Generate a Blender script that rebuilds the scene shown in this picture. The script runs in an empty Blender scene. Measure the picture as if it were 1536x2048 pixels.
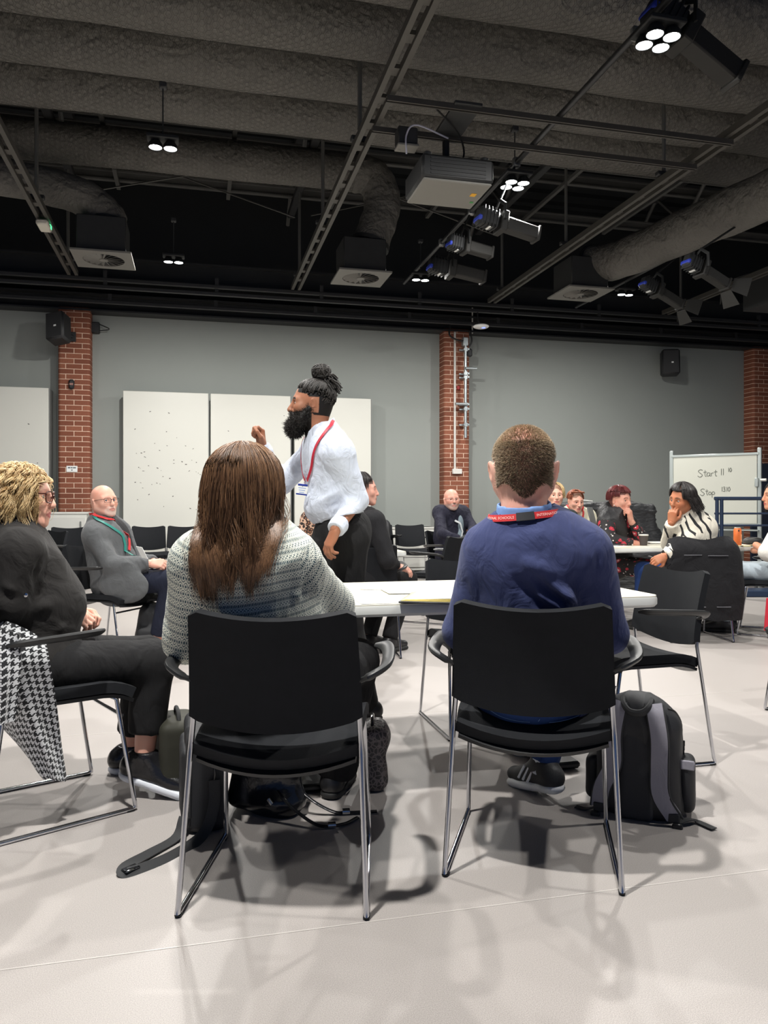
import bpy, bmesh, math, random
import numpy as np
from mathutils import Matrix, Vector, Euler
R = math.radians
SC = bpy.context.scene
COL = SC.collection
rng = np.random.default_rng(7)
random.seed(7)

# ---------------------------------------------------------------- camera, world, exposure
F, CX, CY, H, TH = 1540.0, 768.0, 1012.0, 1.09, R(13.7)
cT, sT = math.cos(TH), math.sin(TH)
cam = bpy.data.cameras.new('camera')
cam.sensor_fit = 'VERTICAL'
cam.sensor_height = 24.0
cam.lens = 24.0 * F / 2048.0
cam.shift_y = -12.0 / 2048.0
cam.clip_start = 0.05
cam.clip_end = 100
camo = bpy.data.objects.new('camera', cam)
camo.location = (0, 0, H)
camo.rotation_euler = (R(90), 0, -TH)
COL.objects.link(camo)
SC.camera = camo
world = bpy.data.worlds.new('world')
SC.world = world
world.use_nodes = True
world.node_tree.nodes['Background'].inputs[0].default_value = (0.24, 0.45, 1.0, 1)
world.node_tree.nodes['Background'].inputs[1].default_value = 0.18
SC.view_settings.view_transform = 'Standard'
SC.view_settings.look = 'None'
SC.view_settings.exposure = 0.0
SC.view_settings.gamma = 1.0
SC.view_settings.use_curve_mapping = False
LAMP_W = 98.0            # watts of one LED pod
LAMP_COL = (1.0, 0.972, 0.925)
SC.cycles.max_bounces = 8
SC.cycles.diffuse_bounces = 4
SC.cycles.glossy_bounces = 4
SC.cycles.sample_clamp_indirect = 4.0


def W(r, f, z=0.0):
    """room point from metres right of / in front of the viewpoint"""
    return Vector((r * cT + f * sT, -r * sT + f * cT, z))


def ray(px, py, d):
    return W((px - CX) / F * d, d, H + (CY - py) / F * d)


def gnd(px, py, z=0.0):
    d = (H - z) * F / (py - CY)
    return ray(px, py, d)


# ---------------------------------------------------------------- materials
MATS = {}


class NT:
    """tiny node-tree writer"""
    def __init__(s, name):
        s.m = bpy.data.materials.new(name)
        s.m.use_nodes = True
        s.t = s.m.node_tree
        s.b = s.t.nodes['Principled BSDF']

    def n(s, kind, **kw):
        nd = s.t.nodes.new(kind)
        ins = kw.pop('ins', {})
        for k, v in kw.items():
            setattr(nd, k, v)
        for k, v in ins.items():
            if isinstance(v, bpy.types.NodeSocket):
                s.t.links.new(v, nd.inputs[k])
            else:
                nd.inputs[k].default_value = v
        return nd

    def math(s, op, a, b=None, c=None):
        nd = s.t.nodes.new('ShaderNodeMath')
        nd.operation = op
        for i, v in enumerate((a, b, c)):
            if v is None:
                continue
            if isinstance(v, bpy.types.NodeSocket):
                s.t.links.new(v, nd.inputs[i])
            else:
                nd.inputs[i].default_value = v
        return nd.outputs[0]

    def mix(s, fac, a, b):
        nd = s.t.nodes.new('ShaderNodeMix')
        nd.data_type = 'RGBA'
        for i, v in ((0, fac), (6, a), (7, b)):
            if isinstance(v, bpy.types.NodeSocket):
                s.t.links.new(v, nd.inputs[i])
            else:
                nd.inputs[i].default_value = v if i == 0 else (*v[:3], 1)
        return nd.outputs[2]

    def coord(s, which='Object', scale=(1, 1, 1), rot=(0, 0, 0)):
        tc = s.n('ShaderNodeTexCoord')
        mp = s.n('ShaderNodeMapping')
        mp.inputs['Scale'].default_value = scale
        mp.inputs['Rotation'].default_value = rot
        s.t.links.new(tc.outputs[which], mp.inputs[0])
        return mp.outputs[0]

    def noise(s, vec, scale=5, detail=3, rough=.5, dist=0.0):
        nd = s.n('ShaderNodeTexNoise', ins={'Scale': scale, 'Detail': detail, 'Roughness': rough, 'Distortion': dist, 'Vector': vec})
        return nd.outputs[0]

    def ramp(s, fac, stops):
        nd = s.t.nodes.new('ShaderNodeValToRGB')
        s.t.links.new(fac, nd.inputs[0])
        el = nd.color_ramp.elements
        while len(el) < len(stops):
            el.new(0.5)
        for e, (p, c) in zip(el, stops):
            e.position = p
            e.color = (*c[:3], 1) if not isinstance(c, (int, float)) else (c, c, c, 1)
        return nd.outputs[0]

    def set(s, **kw):
        names = {'color': 'Base Color', 'rough': 'Roughness', 'metal': 'Metallic', 'spec': 'Specular IOR Level', 'sheen': 'Sheen Weight',
                 'coat': 'Coat Weight', 'sss': 'Subsurface Weight', 'normal': 'Normal', 'alpha': 'Alpha', 'trans': 'Transmission Weight',
                 'emis': 'Emission Color', 'emis_s': 'Emission Strength', 'ior': 'IOR', 'sheen_r': 'Sheen Roughness'}
        for k, v in kw.items():
            i = s.b.inputs[names[k]]
            if isinstance(v, bpy.types.NodeSocket):
                s.t.links.new(v, i)
            elif isinstance(v, (tuple, list)):
                i.default_value = (*v[:3], 1)
            else:
                i.default_value = v
        return s

    def bump(s, h, strength=.3, dist=.01, normal=None):
        nd = s.n('ShaderNodeBump', ins={'Strength': strength, 'Distance': dist, 'Height': h})
        if normal is not None:
            s.t.links.new(normal, nd.inputs['Normal'])
        s.set(normal=nd.outputs[0])
        return nd.outputs[0]


def srgb(r, g, b):
    f = lambda c: (c / 255 / 12.92) if c / 255 <= .04045 else ((c / 255 + .055) / 1.055) ** 2.4
    return (f(r), f(g), f(b))


def M(name, color, rough=.5, metal=0, var=0.0, vscale=8, bump=0.0, bscale=60, bdist=.004, stretch=(1, 1, 1), **kw):
    """plain material with optional colour variation and fine bump"""
    if name in MATS:
        return MATS[name]
    t = NT(name)
    t.set(color=color, rough=rough, metal=metal, **kw)
    if var or bump:
        v = t.coord('Object', stretch)
        if var:
            nz = t.noise(v, vscale, 4)
            t.set(color=t.mix(nz, tuple(c * (1 - var) for c in color), tuple(min(1, c * (1 + var)) for c in color)))
        if bump:
            t.bump(t.noise(v, bscale, 3), bump, bdist)
    MATS[name] = t.m
    return t.m


def skin(name, color, rosy=(1.15, .78, .72)):
    if name in MATS:
        return MATS[name]
    t = NT(name)
    v = t.coord('Object')
    nz = t.noise(v, 22, 4)
    col = t.mix(t.ramp(nz, [(.35, 0.), (.7, 1.)]), color, tuple(min(1, c * k) for c, k in zip(color, rosy)))
    t.set(color=col, rough=.48, spec=.4)
    t.b.inputs['Subsurface Weight'].default_value = .08
    t.b.inputs['Subsurface Radius'].default_value = (.012, .004, .002)
    t.bump(t.noise(v, 180, 2), .12, .002)
    MATS[name] = t.m
    return t.m


def cloth(name, color, rough=.85, var=.12, fold=.35, weave=900, fscale=(9, 9, 4), sheen=.0):
    """woven cloth: soft folds as relief, fine weave, slight colour variation"""
    if name in MATS:
        return MATS[name]
    t = NT(name)
    v = t.coord('Object', fscale)
    n1 = t.noise(v, 1.6, 3, .5, 1.2)
    vw = t.coord('Object')
    n2 = t.noise(vw, weave, 1)
    n3 = t.noise(vw, 14, 4)
    t.set(color=t.mix(n3, tuple(c * (1 - var) for c in color), tuple(min(1, c * (1 + var)) for c in color)), rough=rough, sheen=sheen, spec=.25)
    h = t.math('ADD', t.math('MULTIPLY', n1, 1.0), t.math('MULTIPLY', n2, .05))
    t.bump(h, fold, .03)
    MATS[name] = t.m
    return t.m


# ---------------------------------------------------------------- objects
def link(o, parent=None):
    COL.objects.link(o)
    if parent is not None:
        o.parent = parent
    return o


def tag(o, label=None, cat=None, group=None, kind=None):
    if label: o['label'] = label
    if cat: o['category'] = cat
    if group: o['group'] = group
    if kind: o['kind'] = kind
    return o


def thing(name, label, cat, loc=(0, 0, 0), rotz=0.0, group=None, scale=None):
    o = bpy.data.objects.new(name, None)
    o.empty_display_size = .1
    COL.objects.link(o)
    o.location = loc
    o.rotation_euler = (0, 0, rotz)
    if scale: o.scale = (scale,) * 3
    return tag(o, label, cat, group)


def raw(name, v, f, mat, parent=None, smooth=True, off=None):
    """v: (N,3) array-like, f: list of tuples or (M,k) int array"""
    me = bpy.data.meshes.new(name)
    v = np.asarray(v, dtype=np.float32)
    if off is not None:
        v = v - np.asarray(off, dtype=np.float32)
    if isinstance(f, np.ndarray):
        k = f.shape[1]
        me.vertices.add(len(v))
        me.vertices.foreach_set('co', v.ravel())
        me.loops.add(f.size)
        me.loops.foreach_set('vertex_index', f.astype(np.int32).ravel())
        me.polygons.add(len(f))
        me.polygons.foreach_set('loop_start', np.arange(0, f.size, k, dtype=np.int32))
        me.update(calc_edges=True)
    else:
        me.from_pydata(v.tolist(), [], f)
    if mat is not None:
        for m in (mat if isinstance(mat, (list, tuple)) else [mat]):
            me.materials.append(m)
    if smooth:
        me.polygons.foreach_set('use_smooth', np.ones(len(me.polygons), dtype=bool))
    o = bpy.data.objects.new(name, me)
    return link(o, parent)


class MB:
    """mesh collector: adds closed shapes, built into ONE mesh object"""
    def __init__(s):
        s.v, s.f = [], []

    def add(s, v, f):
        o = len(s.v)
        s.v += [tuple(p) for p in v]
        s.f += [tuple(i + o for i in q) for q in f]
        return s

    def box(s, c, size, rot=None, bev=0.0):
        hx, hy, hz = size[0] / 2, size[1] / 2, size[2] / 2
        if bev <= 0:
            vs = [(x * hx, y * hy, z * hz) for x in (-1, 1) for y in (-1, 1) for z in (-1, 1)]
            fs = [(0, 1, 3, 2), (4, 6, 7, 5), (0, 4, 5, 1), (2, 3, 7, 6), (0, 2, 6, 4), (1, 5, 7, 3)]
        else:
            b = min(bev, hx * .95, hy * .95, hz * .95)
            vs, ix = [], {}
            for x in (-1, 1):
                for y in (-1, 1):
                    for z in (-1, 1):
                        for ax in range(3):
                            p = [x * (hx - b), y * (hy - b), z * (hz - b)]
                            p[ax] = (x * hx, y * hy, z * hz)[ax]
                            ix[(x, y, z, ax)] = len(vs)
                            vs.append(tuple(p))
            fs = []
            for ax in range(3):
                for sg in (-1, 1):
                    a, b2 = [i for i in range(3) if i != ax]
                    q = []
                    for (u, w) in ((-1, -1), (1, -1), (1, 1), (-1, 1)):
                        k = [0, 0, 0]
                        k[ax], k[a], k[b2] = sg, u, w
                        q.append(ix[(*k, ax)])
                    fs.append(tuple(q))
            for ax in range(3):
                a, b2 = [i for i in range(3) if i != ax]
                for u in (-1, 1):
                    for w in (-1, 1):
                        k1, k2 = [0] * 3, [0] * 3
                        k1[a] = k2[a] = u
                        k1[b2] = k2[b2] = w
                        k1[ax], k2[ax] = -1, 1
                        fs.append((ix[(*k1, a)], ix[(*k2, a)], ix[(*k2, b2)], ix[(*k1, b2)]))
            for x in (-1, 1):
                for y in (-1, 1):
                    for z in (-1, 1):
                        fs.append(tuple(ix[(x, y, z, ax)] for ax in range(3)))
            # fix winding outward
            out = []
            for q in fs:
                P = [Vector(vs[i]) for i in q]
                n = (P[1] - P[0]).cross(P[2] - P[0])
                cc = sum(P, Vector()) / len(P)
                out.append(q if n.dot(cc) > 0 else tuple(reversed(q)))
            fs = out
        if rot is not None:
            m = rot if isinstance(rot, Matrix) else Euler(rot).to_matrix()
            vs = [m @ Vector(p) for p in vs]
        return s.add([(p[0] + c[0], p[1] + c[1], p[2] + c[2]) for p in vs], fs)

    def tube(s, path, r, n=8, flat=None, closed=False, cap=True):
        P = [Vector(p) for p in path]
        k = len(P)
        rs = r if isinstance(r, (list, tuple, np.ndarray)) else [r] * k
        ref = None
        vs, fs = [], []
        for i in range(k):
            if closed:
                t = P[(i + 1) % k] - P[i - 1]
            else:
                t = P[min(i + 1, k - 1)] - P[max(i - 1, 0)]
            t.normalize()
            if ref is None:
                ref = Vector((0, 0, 1)) if abs(t.z) < .9 else Vector((1, 0, 0))
            b = t.cross(ref).normalized()
            a = b.cross(t).normalized()
            ref = a
            for j in range(n):
                an = 2 * math.pi * j / n
                fa, fb = flat if flat else (1, 1)
                vs.append(P[i] + (a * math.cos(an) * fa + b * math.sin(an) * fb) * rs[i])
        rng_ = range(k) if closed else range(k - 1)
        for i in rng_:
            i2 = (i + 1) % k
            for j in range(n):
                j2 = (j + 1) % n
                fs.append((i * n + j, i * n + j2, i2 * n + j2, i2 * n + j))
        if cap and not closed:
            fs.append(tuple(reversed(range(n))))
            fs.append(tuple((k - 1) * n + j for j in range(n)))
        return s.add(vs, fs)

    def lathe(s, prof, c=(0, 0, 0), n=24, rot=None):
        vs, fs = [], []
        for (r, z) in prof:
            for j in range(n):
                a = 2 * math.pi * j / n
                vs.append(Vector((r * math.cos(a), r * math.sin(a), z)))
        k = len(prof)
        for i in range(k - 1):
            for j in range(n):
                j2 = (j + 1) % n
                fs.append((i * n + j, i * n + j2, (i + 1) * n + j2, (i + 1) * n + j))
        fs.append(tuple(reversed(range(n))))
        fs.append(tuple((k - 1) * n + j for j in range(n)))
        if rot is not None:
            m = rot if isinstance(rot, Matrix) else Euler(rot).to_matrix()
            vs = [m @ p for p in vs]
        return s.add([p + Vector(c) for p in vs], fs)

    def prism(s, poly, z0, z1, m=None):
        """extrude a 2-D polygon (counter-clockwise) from z0 to z1"""
        n = len(poly)
        vs = [Vector((x, y, z0)) for x, y in poly] + [Vector((x, y, z1)) for x, y in poly]
        fs = [tuple(reversed(range(n))), tuple(range(n, 2 * n))] + [(i, (i + 1) % n, n + (i + 1) % n, n + i) for i in range(n)]
        if m is not None:
            vs = [m @ p for p in vs]
        return s.add(vs, fs)

    def ell(s, c, r, nu=16, nv=10, rot=None):
        vs = [Vector((0, 0, -r[2]))]
        for i in range(1, nv):
            th = math.pi * i / nv
            for j in range(nu):
                a = 2 * math.pi * j / nu
                vs.append(Vector((r[0] * math.sin(th) * math.cos(a), r[1] * math.sin(th) * math.sin(a), -r[2] * math.cos(th))))
        vs.append(Vector((0, 0, r[2])))
        fs = []
        for j in range(nu):
            j2 = (j + 1) % nu
            fs.append((0, 1 + j2, 1 + j))
            for i in range(nv - 2):
                a, b = 1 + i * nu, 1 + (i + 1) * nu
                fs.append((a + j, a + j2, b + j2, b + j))
            a = 1 + (nv - 2) * nu
            fs.append((a + j, a + j2, len(vs) - 1))
        if rot is not None:
            m = rot if isinstance(rot, Matrix) else Euler(rot).to_matrix()
            vs = [m @ p for p in vs]
        return s.add([p + Vector(c) for p in vs], fs)

    def shell(s, grid, th):
        """closed thick sheet from a grid of points; th = thickness along the local normal"""
        g = [[Vector(p) for p in row] for row in grid]
        a, b = len(g), len(g[0])
        nrm = []
        for i in range(a):
            row = []
            for j in range(b):
                du = g[min(i + 1, a - 1)][j] - g[max(i - 1, 0)][j]
                dv = g[i][min(j + 1, b - 1)] - g[i][max(j - 1, 0)]
                row.append(du.cross(dv).normalized())
            nrm.append(row)
        vs = [g[i][j] + nrm[i][j] * th / 2 for i in range(a) for j in range(b)] + [g[i][j] - nrm[i][j] * th / 2 for i in range(a) for j in range(b)]
        o = a * b
        fs = []
        for i in range(a - 1):
            for j in range(b - 1):
                p, q, r_, t = i * b + j, i * b + j + 1, (i + 1) * b + j + 1, (i + 1) * b + j
                fs.append((p, t, r_, q))
                fs.append((p + o, q + o, r_ + o, t + o))
        for j in range(b - 1):
            fs.append((j, j + 1, j + 1 + o, j + o))
            k = (a - 1) * b + j
            fs.append((k, k + o, k + 1 + o, k + 1))
        for i in range(a - 1):
            fs.append((i * b, i * b + o, (i + 1) * b + o, (i + 1) * b))
            k = i * b + b - 1
            fs.append((k, k + b, k + b + o, k + o))
        return s.add(vs, fs)

    def build(s, name, mat, parent=None, smooth=None, off=None, auto=True):
        v = np.array([tuple(p) for p in s.v], dtype=np.float32)
        o = raw(name, v, s.f, mat, parent, True if smooth is None else smooth, off)
        if smooth is None:
            sharpen(o.data)
        return o


def sharpen(me, ang=40):
    bm = bmesh.new()
    bm.from_mesh(me)
    bmesh.ops.recalc_face_normals(bm, faces=bm.faces)
    lim = R(ang)
    for e in bm.edges:
        if len(e.link_faces) == 2:
            e.smooth = e.calc_face_angle(0) < lim
    bm.to_mesh(me)
    bm.free()


def dup(root, loc=None, rotz=None, label=None, group=None):
    r = root.copy()
    COL.objects.link(r)
    if loc is not None: r.location = loc
    if rotz is not None: r.rotation_euler = (0, 0, rotz)
    if label: r['label'] = label
    if group: r['group'] = group
    for ch in list(root.children):
        c = ch.copy()
        COL.objects.link(c)
        c.parent = r
        for g in list(ch.children):
            d = g.copy()
            COL.objects.link(d)
            d.parent = c
    return r


def text_mesh(body, size):
    cu = bpy.data.curves.new('lettering', 'FONT')
    cu.body = body
    cu.size = size
    cu.resolution_u = 2
    o = bpy.data.objects.new('lettering', cu)
    COL.objects.link(o)
    me = bpy.data.meshes.new_from_object(o.evaluated_get(bpy.context.evaluated_depsgraph_get()))
    v = np.array([p.co[:] for p in me.vertices])
    f = [tuple(p.vertices) for p in me.polygons]
    bpy.data.objects.remove(o)
    bpy.data.curves.remove(cu)
    bpy.data.meshes.remove(me)
    return v, f


def catmull(pts, n):
    P = [Vector(p) for p in pts]
    P = [P[0] * 2 - P[1]] + P + [P[-1] * 2 - P[-2]]
    out = []
    seg = len(P) - 3
    for i in range(n):
        u = i / (n - 1) * seg
        k = min(int(u), seg - 1)
        t = u - k
        a, b, c, d = P[k:k + 4]
        out.append(.5 * ((2 * b) + (c - a) * t + (2 * a - 5 * b + 4 * c - d) * t * t + (3 * b - a - 3 * c + d) * t ** 3))
    return out
# ---------------------------------------------------------------- implicit-surface modelling (bodies, clothes, bags)
def A3(p):
    return np.array(tuple(p), dtype=np.float64)


class SDF:
    def __init__(s):
        s.ops = []

    def _add(s, fn, lo, hi, k, mode):
        s.ops.append((fn, np.asarray(lo), np.asarray(hi), k, mode))
        return s

    def cone(s, a, b, ra, rb=None, k=.02, mode='u', flat=None, capb=False):
        """capsule with two radii; flat = (axis vector, factor) squeezes it along that axis"""
        a, b = A3(a), A3(b)
        rb = ra if rb is None else rb
        ba = b - a
        L = max(float(ba @ ba), 1e-9)
        fx = None
        if flat is not None:
            ax = A3(flat[0])
            ax = ax / np.linalg.norm(ax)
            fx = (ax, flat[1])

        def fn(P):
            q = P - a
            t = np.clip((q @ ba) / L, 0, 1)
            d = q - t[..., None] * ba
            if fx is not None:
                c = d @ fx[0]
                d = d + (c * (1 / fx[1] - 1))[..., None] * fx[0]
                return (np.sqrt((d * d).sum(-1)) - (ra + (rb - ra) * t)) * min(1, fx[1] ** .5)
            r_ = np.sqrt((d * d).sum(-1)) - (ra + (rb - ra) * t)
            if capb:
                r_ = np.maximum(r_, (q @ ba - L) / math.sqrt(L))
            return r_
        m = max(ra, rb) * (max(1, fx[1]) if fx else 1)
        return s._add(fn, np.minimum(a, b) - m, np.maximum(a, b) + m, k, mode)

    def ell(s, c, r, rot=None, k=.02, mode='u'):
        c, r = A3(c), A3(r)
        rt = None if rot is None else np.array(rot if not isinstance(rot, Euler) else rot.to_matrix())

        def fn(P):
            q = P - c
            if rt is not None:
                q = q @ rt
            k0 = np.sqrt(((q / r) ** 2).sum(-1))
            k1 = np.sqrt(((q / (r * r)) ** 2).sum(-1)) + 1e-9
            return k0 * (k0 - 1) / k1
        m = r.max() if rt is not None else r
        return s._add(fn, c - m, c + m, k, mode)

    def box(s, c, half, rnd=.01, rot=None, k=.01, mode='u'):
        c, h = A3(c), A3(half)
        rt = None if rot is None else np.array(rot)

        def fn(P):
            q = P - c
            if rt is not None:
                q = q @ rt
            q = np.abs(q) - (h - rnd)
            return np.sqrt((np.maximum(q, 0) ** 2).sum(-1)) + np.minimum(q.max(-1), 0) - rnd
        m = np.full(3, np.linalg.norm(h)) if rt is not None else h
        return s._add(fn, c - m, c + m, k, mode)

    def cut(s, p, n, lo=None, hi=None, k=.004):
        """remove everything on the +n side of plane p inside the given bounds"""
        p, n = A3(p), A3(n)
        n = n / np.linalg.norm(n)
        fn = lambda P: -((P - p) @ n)
        return s._add(fn, lo if lo is not None else p - .3, hi if hi is not None else p + .3, k, 'cut')

    def bounds(s):
        lo = np.min([o[1] for o in s.ops if o[4] == 'u'], axis=0)
        hi = np.max([o[2] for o in s.ops if o[4] == 'u'], axis=0)
        return lo, hi

    @staticmethod
    def comb(D, d, k, mode):
        if mode == 'u':
            h = np.maximum(k - np.abs(D - d), 0) / max(k, 1e-6)
            return np.minimum(D, d) - h * h * k * .25
        d = -d if mode == 'sub' else -d
        h = np.maximum(k - np.abs(D - d), 0) / max(k, 1e-6)
        return np.maximum(D, d) + h * h * k * .25

    def at(s, P):
        P = np.asarray(P, dtype=np.float64)
        D = np.full(P.shape[:-1], 1.0)
        for fn, lo, hi, k, mode in s.ops:
            if mode == 'u':
                D = s.comb(D, fn(P), k, mode)
            else:
                m = ((P >= lo - k) & (P <= hi + k)).all(-1)
                if m.any():
                    D[m] = s.comb(D[m], fn(P[m]), k, mode)
        return D

    def grad(s, P, e=.004):
        P = np.asarray(P, dtype=np.float64)
        g = np.stack([s.at(P + np.eye(3)[i] * e) - s.at(P - np.eye(3)[i] * e) for i in range(3)], -1)
        return g / (np.linalg.norm(g, axis=-1, keepdims=True) + 1e-9)

    def snap(s, P, off=0.003, it=4):
        P = np.asarray([tuple(p) for p in P], dtype=np.float64)
        for _ in range(it):
            P = P - s.grad(P) * (s.at(P) - off)[..., None] * .9
        return P

    def mesh(s, vox, smooth=2, pad=3):
        lo, hi = s.bounds()
        km = max(o[3] for o in s.ops)
        lo = lo - pad * vox - km * .3
        hi = hi + pad * vox + km * .3
        n = np.ceil((hi - lo) / vox).astype(int) + 1
        ax = [lo[i] + np.arange(n[i]) * vox for i in range(3)]
        D = np.full(n, 1.0, dtype=np.float64)
        for fn, l, h, k, mode in s.ops:
            m = k + 3 * vox
            i0 = np.clip(np.floor((l - m - lo) / vox).astype(int), 0, n)
            i1 = np.clip(np.ceil((h + m - lo) / vox).astype(int) + 1, 0, n)
            if (i1 <= i0).any():
                continue
            sl = tuple(slice(a, b) for a, b in zip(i0, i1))
            P = np.stack(np.meshgrid(ax[0][sl[0]], ax[1][sl[1]], ax[2][sl[2]], indexing='ij'), -1)
            D[sl] = s.comb(D[sl], fn(P), k, mode)
        v, f = surfnet(D, lo, vox)
        if smooth:
            v = relax(v, f, smooth)
        return v, f


def surfnet(D, lo, h):
    S = D < 0
    n = D.shape
    c = [S[i:n[0] - 1 + i, j:n[1] - 1 + j, k:n[2] - 1 + k] for i in (0, 1) for j in (0, 1) for k in (0, 1)]
    cnt = np.zeros(c[0].shape, dtype=np.int8)
    for a in c:
        cnt += a
    act = np.argwhere((cnt > 0) & (cnt < 8))
    idx = np.full(cnt.shape, -1, dtype=np.int32)
    idx[tuple(act.T)] = np.arange(len(act))
    acc = np.zeros((len(act), 3))
    num = np.zeros(len(act))
    for ax in range(3):
        o1, o2 = [i for i in range(3) if i != ax]
        for u in (0, 1):
            for w in (0, 1):
                a = act.copy()
                a[:, o1] += u
                a[:, o2] += w
                b = a.copy()
                b[:, ax] += 1
                da, db = D[tuple(a.T)], D[tuple(b.T)]
                m = (da < 0) != (db < 0)
                t = np.where(m, da / np.where(m, da - db, 1), 0)
                p = a.astype(float)
                p[:, ax] += t
                acc[m] += p[m]
                num += m
    v = lo + acc / num[:, None] * h
    F_ = []
    for ax in range(3):
        o1, o2 = [(1, 2), (2, 0), (0, 1)][ax]
        sl0 = [slice(None)] * 3
        sl1 = [slice(None)] * 3
        sl0[ax] = slice(0, n[ax] - 1)
        sl1[ax] = slice(1, n[ax])
        ch = S[tuple(sl0)] != S[tuple(sl1)]
        e = np.argwhere(ch)
        e = e[(e[:, o1] > 0) & (e[:, o2] > 0) & (e[:, o1] < n[o1] - 1) & (e[:, o2] < n[o2] - 1)]
        neg = S[tuple(e.T)]
        q = []
        for (u, w) in ((-1, -1), (0, -1), (0, 0), (-1, 0)):
            a = e.copy()
            a[:, o1] += u
            a[:, o2] += w
            q.append(idx[tuple(a.T)])
        q = np.stack(q, 1)
        q[~neg] = q[~neg][:, ::-1]
        F_.append(q)
    f = np.concatenate(F_)
    f = f[(f >= 0).all(1)]
    return v, f


def relax(v, f, it, w=.5):
    e = np.concatenate([f[:, [0, 1]], f[:, [1, 2]], f[:, [2, 3]], f[:, [3, 0]]])
    n = len(v)
    deg = np.bincount(e[:, 0], minlength=n) + np.bincount(e[:, 1], minlength=n)
    deg = np.maximum(deg, 1)
    for _ in range(it):
        a = np.stack([np.bincount(e[:, 0], v[e[:, 1], i], n) + np.bincount(e[:, 1], v[e[:, 0], i], n) for i in range(3)], -1) / deg[:, None]
        v = v + (a - v) * w
    return v


def normals(v, f):
    fn = np.cross(v[f[:, 2]] - v[f[:, 0]], v[f[:, 3]] - v[f[:, 1]])
    out = np.zeros_like(v)
    for j in range(4):
        for i in range(3):
            out[:, i] += np.bincount(f[:, j], fn[:, i], len(v))
    return out / (np.linalg.norm(out, axis=1, keepdims=True) + 1e-12)


def wrinkle(v, f, amp, freq=22, seed=0, stretch=(1, 1, .55), sharp=2.0):
    """folds: ridged, domain-warped waves pushed along the normals"""
    g = np.random.default_rng(seed)
    nr = normals(v, f)
    p = v * np.array(stretch)
    w = np.zeros_like(p)
    for i in range(3):
        k = g.normal(size=(3, 3)) * freq * .45
        w[:, i] = np.sin(p @ k[0] + g.uniform(0, 6)) + .6 * np.sin(p @ (k[1] * 1.7) + g.uniform(0, 6))
    h = np.zeros(len(v))
    tot = 0
    for i in range(5):
        k = g.normal(size=3)
        k = k / np.linalg.norm(k) * freq * (1 + .55 * i)
        a = .75 ** i
        h += a * (1 - np.abs(np.sin(p @ k + w @ g.normal(size=3) * .8 + g.uniform(0, 6)))) ** sharp
        tot += a
    h = h / tot - .32
    return v + nr * (h * amp)[:, None]


def creases(v, f, lines, nr=None):
    """lines: (a, b, width, depth) - raised (+) or sunk (-) ridges along segments"""
    nr = normals(v, f) if nr is None else nr
    h = np.zeros(len(v))
    for a, b, w, d in lines:
        a, b = A3(a), A3(b)
        ba = b - a
        t = np.clip((v - a) @ ba / max(ba @ ba, 1e-9), 0, 1)
        q = np.linalg.norm(v - a - t[:, None] * ba, axis=1) / w
        h += d * np.exp(-q * q) * (np.sin(np.pi * np.clip(t * .9 + .05, 0, 1)))
    return v + nr * h[:, None]


def bone_uv(me, v, f, bones):
    """cylindrical UVs around the nearest bone, seam-free per face"""
    fc = v[f].mean(1)
    best = np.full(len(f), 1e9)
    which = np.zeros(len(f), dtype=int)
    pr = []
    for i, (a, b, r, *ur) in enumerate(bones):
        a, b = A3(a), A3(b)
        ba = b - a
        L = np.linalg.norm(ba)
        t = np.clip((fc - a) @ ba / (L * L), 0, 1)
        d = np.linalg.norm(fc - a - t[:, None] * ba, axis=1) - r
        m = d < best
        best[m] = d[m]
        which[m] = i
        z = ba / L
        x = np.cross(z, (0, 1, 0)) if abs(z[1]) < .8 else np.cross(z, (1, 0, 0))
        x /= np.linalg.norm(x)
        pr.append((a, x, np.cross(z, x), z, ur[0] if ur else r))
    uv = np.zeros((len(f), 4, 2))
    for i, (a, x, y, z, r) in enumerate(pr):
        m = which == i
        if not m.any():
            continue
        q = v[f[m]] - a
        an = np.arctan2(q @ y, q @ x)
        c = fc[m] - a
        ac = np.arctan2(c @ y, c @ x)[:, None]
        an = ac + (an - ac + np.pi) % (2 * np.pi) - np.pi
        uv[m, :, 0] = an * r
        uv[m, :, 1] = q @ z
    ly = me.uv_layers.new(name='UVMap')
    ly.data.foreach_set('uv', uv.reshape(-1).astype(np.float32))


def blob(name, sdf, vox, mat, root, smooth=2, folds=None, lines=None, uv=None):
    """mesh an implicit shape into a child of root (root has no rotation)"""
    v, f = sdf.mesh(vox, smooth)
    if folds:
        v = wrinkle(v, f, **folds)
    if lines:
        v = creases(v, f, lines)
    o = raw(name, v, f, mat, root, True, off=root.location if root is not None else None)
    if uv:
        bone_uv(o.data, v, f, uv)
    return o


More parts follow.
